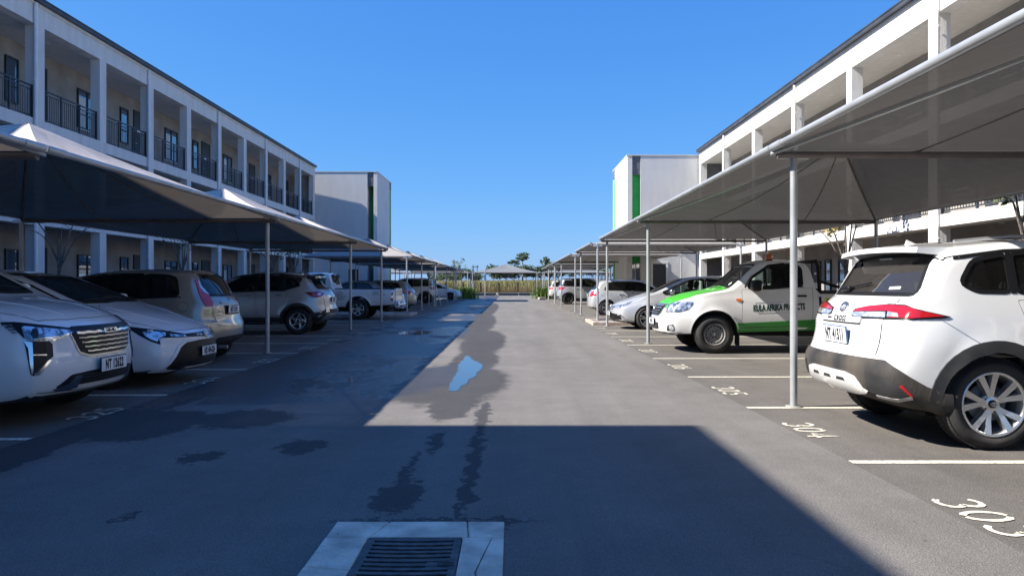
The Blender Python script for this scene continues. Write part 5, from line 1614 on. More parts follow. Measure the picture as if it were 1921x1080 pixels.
    for z in (.455,.485,.512): c.patch('grille_bar', sym([(.33,z),(.33,z+.008)]), 'F', M_grillefr, .012, .08)
    c.strip('bumper_crease', [(-.35,.605),(0,.610),(.35,.605)], .006, 'F', P_silver, .002)
    fg = px_to_view(c, B_([(245,785),(250,735),(300,725),(312,750),(305,785)]), 45)
    c.patch('fog_pocket', fg, 45, M_trim, .006, .03, mirror=True, smoothn=1)
    fc = Vector((sum(p[0] for p in fg)/len(fg), sum(p[1] for p in fg)/len(fg)))
    c.patch('fog_lamp', [tuple(fc+Vector((.05*math.cos(a)+.015, .05*math.sin(a)))) for a in np.linspace(0, 6.283, 14)[:-1]], 45, M_lampc, .012, .03, mirror=True)
    number_plate(c, 'BW 45 R', 'F', .555, .42, .11, 0, 0, False, 1.0, .02)
    c.patch('side_indicator', [(3.78,.965),(3.80,.985),(3.89,.985),(3.90,.965),(3.82,.925)], 'L', M_amber, .012, .04, mirror=True, smoothn=1)
    # fender bulge
    c.ring('arch_lip', L-.95, .422, .438, 0, 178, P_white, .008, zc=.36)
    c.ring('arch_lip', 1.24, .422, .438, 0, 178, P_white, .008, zc=.36)
    handle(c, 2.72, 1.035, M_trim, l=.21)
    mirror_pair(c, 3.58, 1.16, M_trim, (.17,.22,.21), .08)
    # mud flaps
    for xw in (L-.95, 1.24):
        for sd in (1, -1):
            m = MB(); m.rbox(xw-L/2-.46, xw-L/2-.43, sd*.70-.11, sd*.70+.11, .14, .52, .008); m.build('mud_flap', M_rubber, c.root)
    # beacon
    m = MB(); z = 1.70; x = 3.0-L/2
    m.lathe([(0, z+.02), (.06, z+.02), (.065, z), (.065, z-.02)], Matrix.Translation((x, 0, 0)), 18)
    b = m.build('beacon', M_trim, c.root)
    m = MB(); m.lathe([(0, z+.125), (.045, z+.12), (.058, z+.105), (.058, z+.02)], Matrix.Translation((x, 0, 0)), 18); m.build('beacon_lens', M_amber, b)
    # sports bar and bin rails
    m = MB(); zt = 1.665; xb = xc-.10-L/2
    pts = [(xb, .70, 1.08), (xb+.02, .66, zt-.10), (xb+.03, .58, zt), (xb+.03, -.58, zt), (xb+.02, -.66, zt-.10), (xb, -.70, 1.08)]
    m.path(pts, .034, 10)
    for p_ in pts[1:-1]: m.ball(p_, .034, 0, 10, 6)
    for sd in (1, -1): m.tube((xb+.01, sd*.69, 1.30), (xb-.55, sd*.70, 1.13), .026, 8)
    m.build('sports_bar', M_trim, c.root)
    for sd in (1, -1):
        m = MB(); m.rbox(.03-L/2, xc-.09-L/2, sd*.755-.055, sd*.755+.055, 1.07, 1.125, .012); m.build('bin_rail', M_plast, c.root)
    # yellow sticker on the bin
    for vw in ('L',):
        c.patch('yellow_sticker', [(2.30,.995),(2.30,.875),(1.90,.875),(1.90,.995)], vw, M_yellow, .006, .06)
        surf_text(c, 'KA', 2.215, .955, vw, .075, M_ink, .8, .009, .004, 1.0)
    c.patch('licence_disc', [(.46+.03*math.cos(a), 1.26+.03*math.sin(a)) for a in np.linspace(0, 6.283, 14)[:-1]], 'F', M_disc, -.003, .04)
    wiper(c, [(.55,1.215),(.20,1.235),(0,1.245)], 'F'); wiper(c, [(.02,1.215),(-.25,1.235),(-.5,1.245)], 'F')
    c.patch('cowl', sym([(.72,1.168),(.70,1.205)]), 'F', M_plast, .003, .08)
    seats(c, (2.72,), .36, .80, wheel_x=3.32, wheel_side=-1)
    c.wheel_set(dict(n=16, kind='steel', mat=M_steelw, rim=.57, hub=M_steelw))
    m = MB(); m.box(-2.2, 1.9, -.45, .45, .30, .46); m.tube((-1.37, -.6, .34), (-1.37, .6, .34), .05, 10); m.box(-.6, .3, .45, .72, .30, .42); m.build('chassis', M_black, c.root)
    m = MB(); m.rbox(-L/2-.02, -L/2+.03, -.72, .72, .62, 1.09, .01); m.build('tailgate', P_white, c.root)
    c.patch('tail_lamp', [(.02,.70),(.02,1.0),(.12,1.0),(.12,.70)], 'L', M_red, .006, .06, mirror=True)
M_grillefr = plain('grey_grille_frame', (0.14, 0.15, 0.17), rough=.35, metal=.4)
hilux()

def ldv():
    L = 4.95; xc = 2.24
    sp = pickup_spec(L, xc); sp['wheels'] = ((1.30, L-.92), .365, .24); sp['gap'] = .085
    sp['bot'] = [(0,.50),(1,.46),(xc+.2,.40),(xc+1.4,.38),(L-.5,.36),(L,.36)]
    c = newcar('pickup_truck', 'white single cab pickup with small lettering on its load bin and a tow bar', 'pickup truck', -4.16-L/2, 27.35, 0+math.pi, sp, GC1, P_white)
    c.root.rotation_euler = (0, 0, math.pi)
    win = [(xc+1.22,1.20),(xc+1.12,1.36),(xc+.84,1.565),(xc+.5,1.60),(xc+.34,1.60),(xc+.26,1.53),(xc+.26,1.22),(xc+.98,1.165)]
    ws = sym([(.70,1.20),(.565,1.60)]); rw = sym([(.56,1.24),(.50,1.56)])
    c.make(c.root, [P_white, M_int, M_trim], True, [win], ws, rw, arch=1.06, cutters=(load_bin(c, xc, None),))
    glass_patch(c, 'side_window', win, 'L', G_clear, True); glass_patch(c, 'windscreen', ws, 'F', G_clear)
    c.patch('rear_window', rw, 'B', M_dglass, .004, .08, smoothn=2)
    c.strip('shut_line', [(xc-.045,1.08),(xc-.045,.46)], .03, 'L', M_trim, .003, True)
    c.panel('door', [(xc+1.35,1.15),(xc+1.36,.55),(xc+1.28,.44),(xc+.20,.44),(xc+.12,.60),(xc+.10,1.18),(xc+.8,1.15)], 'L', P_white, True, .003, .007, 1)
    rng = random.Random(4)
    for vw in ('L',):
        for i, wd in enumerate((.22, .28, .26, .16, .44, .42, .36, .22)):
            z = 1.0-i*.042; x = 1.98
            a = x-wd/2
            while a < x+wd/2:
                k = rng.uniform(.02, .06); c.strip('faded_lettering', [(a, z), (min(a+k, x+wd/2), z)], .016, vw, M_ink, .005); a += k+.014
        for i, wd in enumerate((.42, .22, .46)):
            z = 1.0-i*.055; a = .80-wd
            while a < .80:
                k = rng.uniform(.02, .05); c.strip('faded_lettering', [(a, z), (a+k, z)], .02, vw, M_ink, .005); a += k+.012
    c.patch('tail_lamp', [(.015,.68),(.015,.98),(.05,1.02),(.14,.90),(.16,.72),(.12,.67)], 'L', M_redd, .010, .05, mirror=True)
    c.patch('clear_lens', [(.04,.76),(.04,.86),(.13,.86),(.14,.76)], 'L', M_lampc, .014, .05, mirror=True)
    c.ring('arch_lip', 1.30, .452, .472, 0, 180, P_white, .012, zc=.385); c.ring('arch_lip', L-.92, .452, .472, 0, 180, P_white, .012, zc=.385)
    m = MB(); m.rbox(-L/2-.03, -L/2+.03, -.72, .72, .60, 1.10, .012); tg = m.build('tailgate', P_white, c.root)
    for z in (.74,.86,.98):
        m = MB(); m.box(-L/2-.034, -L/2-.03, -.6, .6, z, z+.015); m.build('pressed_line', P_silver, tg)
    # rear step bumper and tow bar
    m = MB(); m.rbox(-L/2-.16, -L/2+.02, -.84, .84, .48, .56, .02); m.rbox(-L/2-.14, -L/2+.0, -.84, -.50, .42, .66, .03); m.rbox(-L/2-.14, -L/2+.0, .50, .84, .42, .66, .03)
    b = m.build('step_bumper', P_white, c.root)
    m = MB(); m.tube((-L/2-.10, 0, .44), (-L/2-.30, 0, .44), .035, 10); m.tube((-L/2-.30, 0, .42), (-L/2-.30, 0, .52), .022, 10); m.ball((-L/2-.30, 0, .54), .028); m.rbox(-L/2-.2, -L/2+.05, -.42, .42, .38, .43, .01); m.build('tow_bar', P_silver, c.root)
    handle(c, xc+.30, 1.03, M_trim); mirror_pair(c, xc+1.16, 1.16, P_white, (.14,.2,.2), .08)
    m = MB()
    h = c.cast(xc+1.55, .74, 'T')[0]
    m.tube(h, h+Vector((-.28, 0, .62)), .004, 5); m.build('aerial', M_trim, c.root)
    seats(c, (xc+.28,), .36, .80, wheel_x=xc+.9)
    for sd in (1, -1):
        m = MB(); m.rbox(.03-L/2, xc-.09-L/2, sd*.765-.045, sd*.765+.045, 1.08, 1.115, .012); m.build('bin_rail', M_plast, c.root)
    c.wheel_set(dict(n=6, kind='alloy', mat=M_alloy, rim=.58, wi=.035, wo=.045, spread=.1))
    m = MB(); m.box(-2.1, 1.8, -.45, .45, .32, .48); m.build('chassis', M_black, c.root)
    c.patch('headlamp', [(.55,.9),(.60,.76),(.80,.80),(.86,.93)], 45, M_lamp, .008, .06, mirror=True); c.patch('grille', sym([(.36,.68),(.46,.88)]), 'F', M_grillefr, .01, .08)
ldv()
# ---- left row -----------------------------------------------------------------------
def side_glass(c, polys, mat, trim=True):
    for q in polys: glass_patch(c, 'side_window', q, 'L', mat, True)
def ellipse(cx, cy, rx, ry, n=16): return [(cx+rx*math.cos(a), cy+ry*math.sin(a)) for a in np.linspace(0, 2*math.pi, n+1)[:-1]]

def white_suv():
    """white SUV with the wide chrome grille, nose to the lane"""
    L = 4.47
    sp = dict(L=L, W=1.86, top=[(0,1.0),(.05,1.12),(.4,1.50),(.6,1.58),(1.4,1.63),(2.2,1.61),(2.7,1.54),(3.35,1.16),(3.5,1.115),(4.0,1.055),(4.28,.985),(4.40,.91),(4.47,.86)],
              belt=[(0,1.0),(.6,1.12),(3.0,1.06),(3.5,1.02),(4.2,.93),(4.47,.84)], bot=[(0,.32),(.3,.24),(1.2,.2),(3.4,.2),(4.2,.21),(4.47,.24)],
              front=[(.2,.14),(.30,.05),(.40,.01),(.55,.0),(.66,.02),(.80,.03),(.92,.07),(1.05,.14)], bow_f=.30, plan=[(0,.90),(.25,.965),(.8,1),(L-1.0,1),(L-.45,.975),(L,.90)],
              wheels=((.88, 3.56), .345, .23), flare=.03, gap=.05, tumble=.19, cab=(.4, 3.3), floor=.66, crown=.04)
    c = newcar('parked_suv', 'white SUV with a wide chrome-barred grille parked nose-out in bay 325', 'car', -3.83-L/2, 7.12, 0, sp, GC1, P_white)
    q2 = [(.75,1.19),(.85,1.50),(1.75,1.52),(1.85,1.14)]; q3 = [(1.93,1.13),(1.90,1.51),(2.35,1.49),(3.02,1.13)]
    ws = sym([(.66,1.17),(.50,1.54)]); rw = sym([(.6,1.18),(.5,1.46)])
    c.make(c.root, [P_white, M_int, M_trim], True, [q2, q3], ws, rw)
    side_glass(c, [q2, q3], G_tint); glass_patch(c, 'windscreen', ws, 'F', G_clear); glass_patch(c, 'rear_window', rw, 'B', G_tint)
    B_ = lambda pts: crop(pts, 0, 500, 3.857)
    V = lambda pts, v: px_to_view(c, B_(pts), v)
    # grille: dark field, chrome rim, eight bars
    g = sym([(.30,.60),(.40,.635),(.475,.80),(.45,.855)])
    c.patch('grille_rim', sym([(.30,.580),(.42,.618),(.492,.79),(.47,.80)]), 'F', M_alloy, .008, .06, thick=.02, smoothn=1)
    c.patch('grille', g, 'F', M_trim, .014, .06, thick=.02, smoothn=1)
    for k, z in enumerate((.632,.674,.716,.758,.798)):
        w = .34 + .028*min(k, 3.6)
        P = []; n = 26
        for i in range(n+1):
            y = -w+2*w*i/n; P.append((y, z + .0025*math.cos(i*math.pi*.5)))
        c.strip('chrome_bar', P, .013, 'F', M_chrome, .026, res=.05)
    c.patch('badge_plate', [(-.105,.782),(-.105,.812),(.105,.812),(.105,.782)], 'F', M_chrome, .042, .06, thick=.02)
    surf_text(c, 'HAVAL', 0, .797, 'F', .032, M_trim, 1.1, .046, .0012, 1.15, w_to=.17)
    # corner-view pieces on the near corner, mirrored to the other side
    VW = 45
    def corner(name, pts, mat, off, **k):
        q = px_to_view(c, B_(pts), -45)
        q = [(-a, b) for a, b in q]
        return c.patch(name, q, VW, mat, off, .045, mirror=True, **k)
    corner('headlamp', [(150,432),(522,458),(500,490),(420,515),(370,535),(190,535),(165,490)], M_lamp, .008, thick=.012, smoothn=1)
    corner('lamp_frame', [(0,405),(95,404),(545,452),(540,462),(160,432),(150,440),(170,500),(172,520),(100,455),(0,412)], M_trim, .011)
    corner('lamp_bowl', [(225,455),(255,450),(270,480),(265,515),(235,522),(215,490)], M_dalloy, .013)
    corner('day_light', [(345,530),(375,522),(430,503),(520,470),(518,480),(432,515),(380,538),(345,540)], M_lampc, .014)
    for k in range(4): corner('lamp_slat', [(5+k*22,418+k*18),(85+k*10,420+k*18),(92+k*10,430+k*18),(12+k*26,430+k*18)], M_chrome, .015)
    corner('air_inlet', [(225,548),(325,548),(330,680),(240,760),(228,700)], M_trim, .010, smoothn=1)
    corner('inlet_trim', [(168,538),(350,538),(372,560),(378,650),(350,672),(290,770),(235,790),(215,780)], M_plast, .006)
    corner('chrome_blade', [(165,538),(228,548),(232,600),(236,760),(225,785),(212,700),(200,590)], M_chrome, .012)
    corner('chrome_blade', [(365,672),(338,678),(262,765),(240,772),(248,786),(275,783)], M_chrome, .014)
    corner('inlet_bar', [(232,634),(328,634),(328,643),(232,643)], M_chrome, .014)
    corner('lower_blade', [(585,785),(540,785),(480,850),(370,885),(385,895),(490,885),(545,868)], M_chrome, .014)
    # lower grille
    c.patch('lower_grille', sym([(.46,.345),(.62,.34),(.50,.44),(.3,.455)]), 'F', M_trim, .009, .06, smoothn=1)
    for z in (.37,.40,.425): c.patch('lower_bar', sym([(.44,z),(.44,z+.006)]), 'F', M_plast, .014, .08)
    number_plate(c, 'NT 12622', 'F', .495, .44, .12, 0, 0, False, 1.1, .035)
    c.strip('bumper_seam', [(-.75,.31),(-.4,.295),(0,.29),(.4,.295),(.75,.31)], .006, 'F', M_plast, .002)
    # bonnet
    bo = [(L-.17,0),(L-.20,.35),(L-.30,.62),(L-.55,.735),(3.55,.80),(3.42,.5),(3.38,0)]; bo += [(a,-b) for a, b in reversed(bo[1:-1])]
    c.panel('bonnet', bo, 'T', P_white, False, .004, .006, 0)
    for sd in (1, -1): c.patch('bonnet_ridge', [(3.5,sd*.42),(4.2,sd*.30),(4.2,sd*.315),(3.5,sd*.45)], 'T', P_white, .010, .06)
    for o in ([(1.90,1.09),(1.90,.40),(3.06,.40),(3.05,1.04)], [(.98,1.10),(1.2,.62),(1.3,.40),(1.86,.40),(1.86,1.09)]): c.panel('door', o, 'L', P_white, True, .003, .006, 1)
    for xw in c.wheels[0]: c.ring('arch_cladding', xw, .392, .43, -5, 185, M_plast, .012)
    c.patch('sill_cladding', [(1.28,.20),(1.30,.34),(3.12,.34),(3.14,.20)], 'L', M_plast, .016, .08, thick=.03, mirror=True)
    handle(c, 2.05, 1.0, P_white); handle(c, 1.25, 1.02, P_white)
    mirror_pair(c, 2.98, 1.12, P_white); fin(c, .7); spoiler(c, .16, .6, .6, 1.57, P_white)
    wiper(c, [(.5,1.19),(.2,1.215),(-.05,1.225)], 'F'); seats(c, (2.3,), .37, .66, rear=1.3, wheel_x=2.95)
    c.patch('tail_lamp', [(0,.95),(.05,1.05),(.35,1.02),(.3,.93)], 'L', M_red, .008, .06, mirror=True)
    c.wheel_set(dict(n=5, kind='alloy', mat=M_alloy, rim=.68, pair=True, spread=.2))
    m = MB(); m.box(-1.7, 1.7, -.55, .55, .18, .28); m.build('underbody', M_black, c.root)
white_suv()

def hatch_a():
    """white hatchback with the wide trapezoid grille"""
    L = 4.37
    sp = dict(L=L, W=1.79, top=[(0,.95),(.04,1.05),(.35,1.28),(.62,1.40),(1.3,1.435),(1.9,1.425),(2.35,1.36),(3.20,1.015),(3.38,.965),(3.9,.86),(4.2,.765),(4.32,.70),(4.37,.655)],
              belt=[(0,.98),(.6,1.02),(2.8,.93),(3.4,.88),(4.1,.74),(4.37,.62)], bot=[(0,.28),(.3,.2),(1.2,.16),(3.2,.16),(4.1,.17),(4.37,.19)],
              front=[(.16,.06),(.26,.01),(.40,.0),(.52,.03),(.58,.02),(.64,.03),(.72,.09),(.9,.2)], bow_f=.40, plan=[(0,.90),(.25,.965),(.8,1),(L-1.1,1),(L-.45,.955),(L,.86)],
              wheels=((.82, 3.46), .32, .22), flare=.022, gap=.04, tumble=.21, cab=(.5, 3.15), floor=.52, crown=.035)
    c = newcar('parked_hatchback', 'white hatchback with a broad black trapezoid grille, nose-out behind the white SUV', 'car', -3.93-L/2, 9.62, 0, sp, GC1, P_pearl)
    q2 = [(.85,1.08),(1.0,1.27),(1.72,1.345),(1.78,1.01)]; q3 = [(1.86,1.0),(1.84,1.345),(2.15,1.325),(2.95,1.02),(2.88,.965)]
    ws = sym([(.66,1.03),(.50,1.355)]); rw = sym([(.55,1.07),(.46,1.30)])
    c.make(c.root, [P_pearl, M_int, M_trim], True, [q2, q3], ws, rw)
    side_glass(c, [q2, q3], G_tint); glass_patch(c, 'windscreen', ws, 'F', G_clear); glass_patch(c, 'rear_window', rw, 'B', G_tint)
    c.strip('window_trim', [(2.97,1.045),(2.55,1.225),(2.15,1.35),(1.6,1.375),(1.05,1.33)], .016, 'L', M_trim, .004, True)
    B_ = lambda pts: crop(pts, 180, 500, 4.908)
    def corner(name, pts, mat, off, **k):
        q = [(-a, b) for a, b in px_to_view(c, B_(pts), -45)]
        return c.patch(name, q, 45, mat, off, .045, mirror=True, **k)
    corner('headlamp', [(272,548),(440,570),(700,600),(820,622),(828,648),(620,655),(575,660),(588,718),(500,690),(400,640),(320,590)], M_trim, .006, thick=.012)
    corner('lamp_reflector', [(415,600),(520,598),(630,610),(632,640),(575,655),(560,690),(500,670),(450,640)], M_lamp, .010)
    corner('clear_lens', [(670,622),(810,630),(822,645),(680,645)], M_lamp, .010)
    # black band with badge
    c.patch('nose_band', sym([(.12,.585),(.62,.60),(.64,.628),(.15,.635)]), 'F', M_trim, .006, .06)
    oval_logo(c, 0, .605, 'F', .145, M_chrome, .02)
    # big grille, framed
    c.patch('grille_frame', sym([(.30,.165),(.74,.20),(.70,.24),(.54,.49),(.45,.55),(.2,.565)]), 'F', P_pearl, .016, .06, thick=.03)
    c.patch('grille', sym([(.38,.205),(.67,.235),(.505,.475),(.42,.53),(.2,.545)]), 'F', M_trim, .020, .06)
    for z in np.linspace(.25, .50, 9): c.patch('grille_bar', sym([(.54-.5*(z-.25),z),(.54-.5*(z-.25),z+.006)]), 'F', M_plast, .024, .08)
    if 0: c.patch('grille_lip', [(-.30,.185),(-.44,.22),(-.52,.285),(-.54,.28),(-.46,.195),(-.32,.155),(0,.145),(.32,.155),(.46,.195),(.54,.28),(.52,.285),(.44,.22),(.30,.185),(0,.175)], 'F', P_pearl, .030, .05, thick=.02)
    number_plate(c, 'ND 404-224', 'F', .405, .44, .11, 0, 0, False, 1.0, .03)
    bo = [(L-.10,0),(L-.13,.30),(L-.25,.58),(L-.6,.72),(3.42,.78),(3.26,.5),(3.20,0)]; bo += [(a,-b) for a, b in reversed(bo[1:-1])]
    c.panel('bonnet', bo, 'T', P_pearl, False, .004, .006, 0)
    for sd in (1, -1): c.patch('bonnet_ridge', [(3.35,sd*.50),(4.05,sd*.33),(4.05,sd*.345),(3.35,sd*.53)], 'T', P_pearl, .009, .06)
    for o in ([(1.82,.97),(1.82,.30),(2.92,.30),(2.98,.6),(2.94,.93)], [(.98,1.0),(1.15,.6),(1.25,.30),(1.78,.30),(1.78,.98)]): c.panel('door', o, 'L', P_pearl, True, .003, .006, 1)
    handle(c, 1.98, .90, P_pearl); handle(c, 1.15, .92, P_pearl); mirror_pair(c, 2.78, .98, P_pearl)
    wiper(c, [(.55,1.04),(.2,1.06),(-.1,1.065)], 'F'); wiper(c, [(.0,1.045),(-.3,1.05),(-.58,1.035)], 'F')
    seats(c, (2.15,), .37, .52, rear=1.2, wheel_x=2.75)
    c.patch('tail_lamp', [(0,.85),(.05,.97),(.4,.93),(.3,.83)], 'L', M_red, .008, .06, mirror=True)
    c.wheel_set(dict(n=5, kind='alloy', mat=M_alloy, rim=.68, pair=True, spread=.2))
    m = MB(); m.box(-1.7, 1.7, -.55, .55, .15, .25); m.build('underbody', M_black, c.root)
hatch_a()

def hatch_b():
    """warm silver hatchback, tail out"""
    L = 3.95
    sp = dict(L=L, W=1.73, top=[(0,.93),(.05,1.02),(.10,1.05),(.34,1.40),(.50,1.455),(1.2,1.49),(1.8,1.475),(2.3,1.38),(3.0,1.03),(3.2,.96),(3.6,.86),(3.88,.72),(3.95,.66)],
              belt=[(0,.95),(.5,1.03),(2.6,.94),(3.2,.88),(3.95,.62)], bot=[(0,.32),(.3,.26),(1.2,.18),(3,.18),(3.95,.22)],
              rear=[(.25,.08),(.40,.02),(.55,0),(.66,.03),(.72,.07),(.95,.08),(1.3,.10)], bow_r=.24, plan=[(0,.93),(.25,.975),(.8,1),(L-1.1,1),(L-.45,.95),(L,.86)],
              wheels=((.66, 3.15), .30, .195), flare=.02, gap=.045, tumble=.20, cab=(.32, 2.95), floor=.55)
    c = newcar('parked_hatchback', 'warm silver hatchback with tall red tail lamps beside the rear window, tail-out on the left', 'car', -4.46-L/2, 12.1, math.pi, sp, GC1, P_warm)
    q1 = [(.60,1.08),(.68,1.33),(.80,1.37),(1.12,1.385),(1.10,1.05)]; q2 = [(1.16,1.05),(1.18,1.39),(1.70,1.385),(1.72,1.02)]; q3 = [(1.79,1.01),(1.77,1.38),(2.05,1.345),(2.72,1.02),(2.70,.975)]
    ws = sym([(.62,1.04),(.48,1.40)]); rw = sym([(.54,1.075),(.42,1.395)])
    c.make(c.root, [P_warm, M_int, M_trim], True, [q1, q2, q3], ws, rw)
    side_glass(c, [q1, q2, q3], G_tint); glass_patch(c, 'windscreen', ws, 'F', G_clear); glass_patch(c, 'rear_window', rw, 'B', G_tint)
    for x in (1.13, 1.745): c.strip('window_pillar', [(x,1.03),(x,1.395)], .06, 'L', M_trim, .004, True)
    c.strip('window_trim', [(.56,1.05),(1.5,1.02),(2.72,.965)], .016, 'L', M_trim, .004, True)
    B_ = lambda pts: crop(pts, 170, 490, 6.353)
    q = px_to_view(c, B_([(1228,215),(1270,218),(1300,290),(1395,400),(1440,480),(1445,540),(1360,535),(1320,470),(1270,350)]), 135)
    c.patch('tail_lamp', q, 135, M_red, .012, .04, thick=.016, mirror=True, smoothn=1)
    q = px_to_view(c, B_([(1262,225),(1300,290),(1392,395),(1385,400),(1320,360),(1280,300)]), 135)
    c.patch('clear_lens', q, 135, M_lampc, .017, .04, mirror=True)
    c.panel('tailgate', sym([(.52,.60),(.57,.78),(.585,1.04)]), 'B', P_warm, off=.004, gap=.007, smoothn=1, res=.06)
    c.patch('plate_recess', sym([(.29,.765),(.31,.91)]), 'B', M_trim, .006, .06, smoothn=1)
    c.patch('garnish', sym([(.36,.935),(.36,.965)]), 'B', P_warm, .022, .06, thick=.02)
    number_plate(c, 'ND 113 M', 'B', .845, .44, .115, 0, 4, False, 1.0, .02)
    c.patch('badge', ellipse(0, 1.0, .05, .022), 'B', M_chrome, .010, .03)
    c.strip('small_badge', [(.50,.85),(.38,.85)], .012, 'B', M_chrome, .008); c.strip('small_badge', [(.50,.885),(.42,.885)], .012, 'B', M_chrome, .008)
    c.patch('lower_bumper', sym([(.50,.30),(.62,.33),(.55,.42),(.3,.43)]), 'B', M_plast, .010, .07, smoothn=1)
    c.strip('bumper_crease', [(-.80,.655),(-.4,.665),(0,.668),(.4,.665),(.80,.655)], .006, 'B', M_trim, .002)
    c.strip('bumper_crease', [(.05,.665),(.28,.70)], .005, 'L', M_trim, .003, True)
    c.strip('spoiler_line', [(-.45,1.425),(0,1.43),(.45,1.425)], .03, 'B', P_warm, .02); c.patch('brake_light', sym([(.10,1.418),(.10,1.432)]), 'B', M_red, .026, .05)
    for o in ([(1.08,1.02),(1.12,.70),(1.2,.34),(1.70,.34),(1.735,1.0)], [(1.77,1.0),(1.76,.34),(2.7,.34),(2.72,.94)]): c.panel('door', o, 'L', P_warm, True, .003, .006, 1)
    c.patch('fuel_flap', ellipse(.52, .90, .075, .075), 'L', P_warm, .004, .05); c.patch('fuel_joint', ellipse(.52, .90, .08, .08), 'L', M_trim, .002, .05)
    handle(c, 1.25, .93, P_warm); handle(c, 1.95, .92, P_warm); mirror_pair(c, 2.55, 1.0, P_warm)
    m = MB(); m.tube((-L/2+.12, .45, .27), (-L/2-.02, .45, .27), .03, 10); m.build('exhaust_pipe', M_steel, c.root)
    seats(c, (1.95,), .36, .55, rear=1.05, wheel_x=2.5)
    c.wheel_set(dict(n=7, kind='alloy', mat=M_alloy, rim=.64)); m = MB(); m.box(-1.6, 1.5, -.5, .5, .17, .27); m.build('underbody', M_black, c.root)
hatch_b()

def crossover_b():
    """silver crossover with a black roof, tail out"""
    L = 4.0
    sp = dict(L=L, W=1.78, top=[(0,1.0),(.04,1.08),(.10,1.12),(.44,1.40),(.62,1.50),(1.2,1.57),(1.9,1.565),(2.4,1.48),(3.0,1.12),(3.2,1.06),(3.7,.98),(3.94,.85),(4.0,.78)],
              belt=[(0,1.02),(.5,1.12),(2.6,1.03),(3.2,.98),(4.0,.76)], bot=[(0,.40),(.3,.30),(1.2,.25),(3,.25),(4.0,.28)],
              rear=[(.3,.12),(.42,.02),(.60,0),(.70,.05),(.9,.06),(1.1,.10),(1.5,.14)], bow_r=.26, wheels=((.74, 3.24), .335, .21), flare=.03, gap=.05, tumble=.19, cab=(.5, 2.9), floor=.66)
    c = newcar('parked_crossover', 'soft silver crossover with a glossy black roof, tail-out in the left row', 'car', -4.60-L/2, 19.45, math.pi, sp, GC1, P_dsil)
    q2 = [(.70,1.22),(.86,1.38),(1.15,1.43),(1.72,1.455),(1.76,1.09),(1.1,1.10)]; q3 = [(1.83,1.085),(1.81,1.455),(2.15,1.42),(2.74,1.10),(2.70,1.055)]
    ws = sym([(.63,1.13),(.48,1.48)]); rw = sym([(.58,1.15),(.46,1.42)])
    c.make(c.root, [P_dsil, M_int, M_trim, P_black], True, [q2, q3], ws, rw, matfn=lambda p, n: 3 if (n.z > .55 and p.z > 1.40) or p.z > 1.49 else None)
    side_glass(c, [q2, q3], G_tint); glass_patch(c, 'windscreen', ws, 'F', G_tint); glass_patch(c, 'rear_window', rw, 'B', G_tint)
    c.strip('window_pillar', [(1.79,1.07),(1.78,1.49)], .07, 'L', M_trim, .004, True)
    c.patch('roof_side', [(.62,1.40),(.9,1.47),(1.3,1.50),(2.1,1.49),(2.78,1.12),(2.72,1.10),(2.15,1.43),(1.72,1.465),(1.15,1.44),(.84,1.39),(.72,1.28)], 'L', P_black, .004, .06, mirror=True)
    c.strip('roof_rail', [(.75,1.50),(1.3,1.54),(1.9,1.53)], .014, 'L', P_silver, .02, True)
    B_ = lambda pts: crop(pts, 420, 500, 7.7125)
    q = px_to_view(c, B_([(1160,368),(1225,368),(1330,362),(1440,385),(1400,430),(1330,448),(1270,445),(1215,410)]), 135)
    c.patch('tail_lamp', q, 135, M_redd, .012, .045, thick=.016, mirror=True, smoothn=1)
    q = px_to_view(c, B_([(1255,390),(1330,372),(1420,388),(1395,425),(1330,440),(1275,435)]), 135)
    c.patch('red_lens', q, 135, M_red, .016, .045, mirror=True)
    q = px_to_view(c, B_([(1335,392),(1385,388),(1390,412),(1345,416)]), 135); c.patch('clear_lens', q, 135, M_lampc, .021, .045, mirror=True)
    c.panel('tailgate', sym([(.56,.66),(.60,.90),(.60,1.12)]), 'B', P_dsil, off=.004, gap=.007, smoothn=1, res=.06)
    c.patch('bumper_cladding', sym([(.60,.36),(.86,.42),(.86,.52),(.66,.60),(.4,.62)]), 'B', M_plast, .010, .07); c.patch('skid_plate', sym([(.45,.34),(.60,.38),(.62,.47),(.5,.52)]), 'B', P_silver, .018, .06, smoothn=1)
    c.patch('corner_cladding', [(0,.36),(.0,.58),(.10,.56),(.22,.42),(.33,.40),(.33,.28),(.1,.32)], 'L', M_plast, .012, .06, thick=.02, mirror=True)
    q = px_to_view(c, B_([(1455,600),(1500,595),(1510,650),(1460,660)]), 135); c.patch('fog_lamp', q, 135, M_lampc, .022, .05, mirror=True)
    number_plate(c, 'ND 701', 'B', .86, .44, .115, 0, 4)
    for xw in c.wheels[0]: c.ring('arch_cladding', xw, .382, .45, -6, 186, M_plast, .014)
    c.patch('sill_cladding', [(1.16,.25),(1.16,.42),(2.82,.42),(2.84,.25)], 'L', M_plast, .016, .08, thick=.03, mirror=True); c.strip('sill_chrome', [(1.2,.43),(2.8,.43)], .02, 'L', M_chrome, .018, True)
    for o in ([(1.0,1.07),(1.08,.80),(1.18,.46),(1.75,.46),(1.78,1.05)], [(1.81,1.05),(1.80,.46),(2.76,.46),(2.76,1.01)]): c.panel('door', o, 'L', P_dsil, True, .003, .006, 1)
    handle(c, 1.20, .985, M_chrome); handle(c, 1.98, .97, M_chrome); mirror_pair(c, 2.55, 1.08, P_black); spoiler(c, .30, .75, .58, 1.45, P_black); fin(c, .9)
    h = c.cast(.95, 0, 'T')[0]; m = MB(); m.tube(h, h+Vector((-.26, 0, .22)), .005, 5); m.build('aerial', M_trim, c.root)
    seats(c, (1.95,), .36, .66, rear=1.1, wheel_x=2.5)
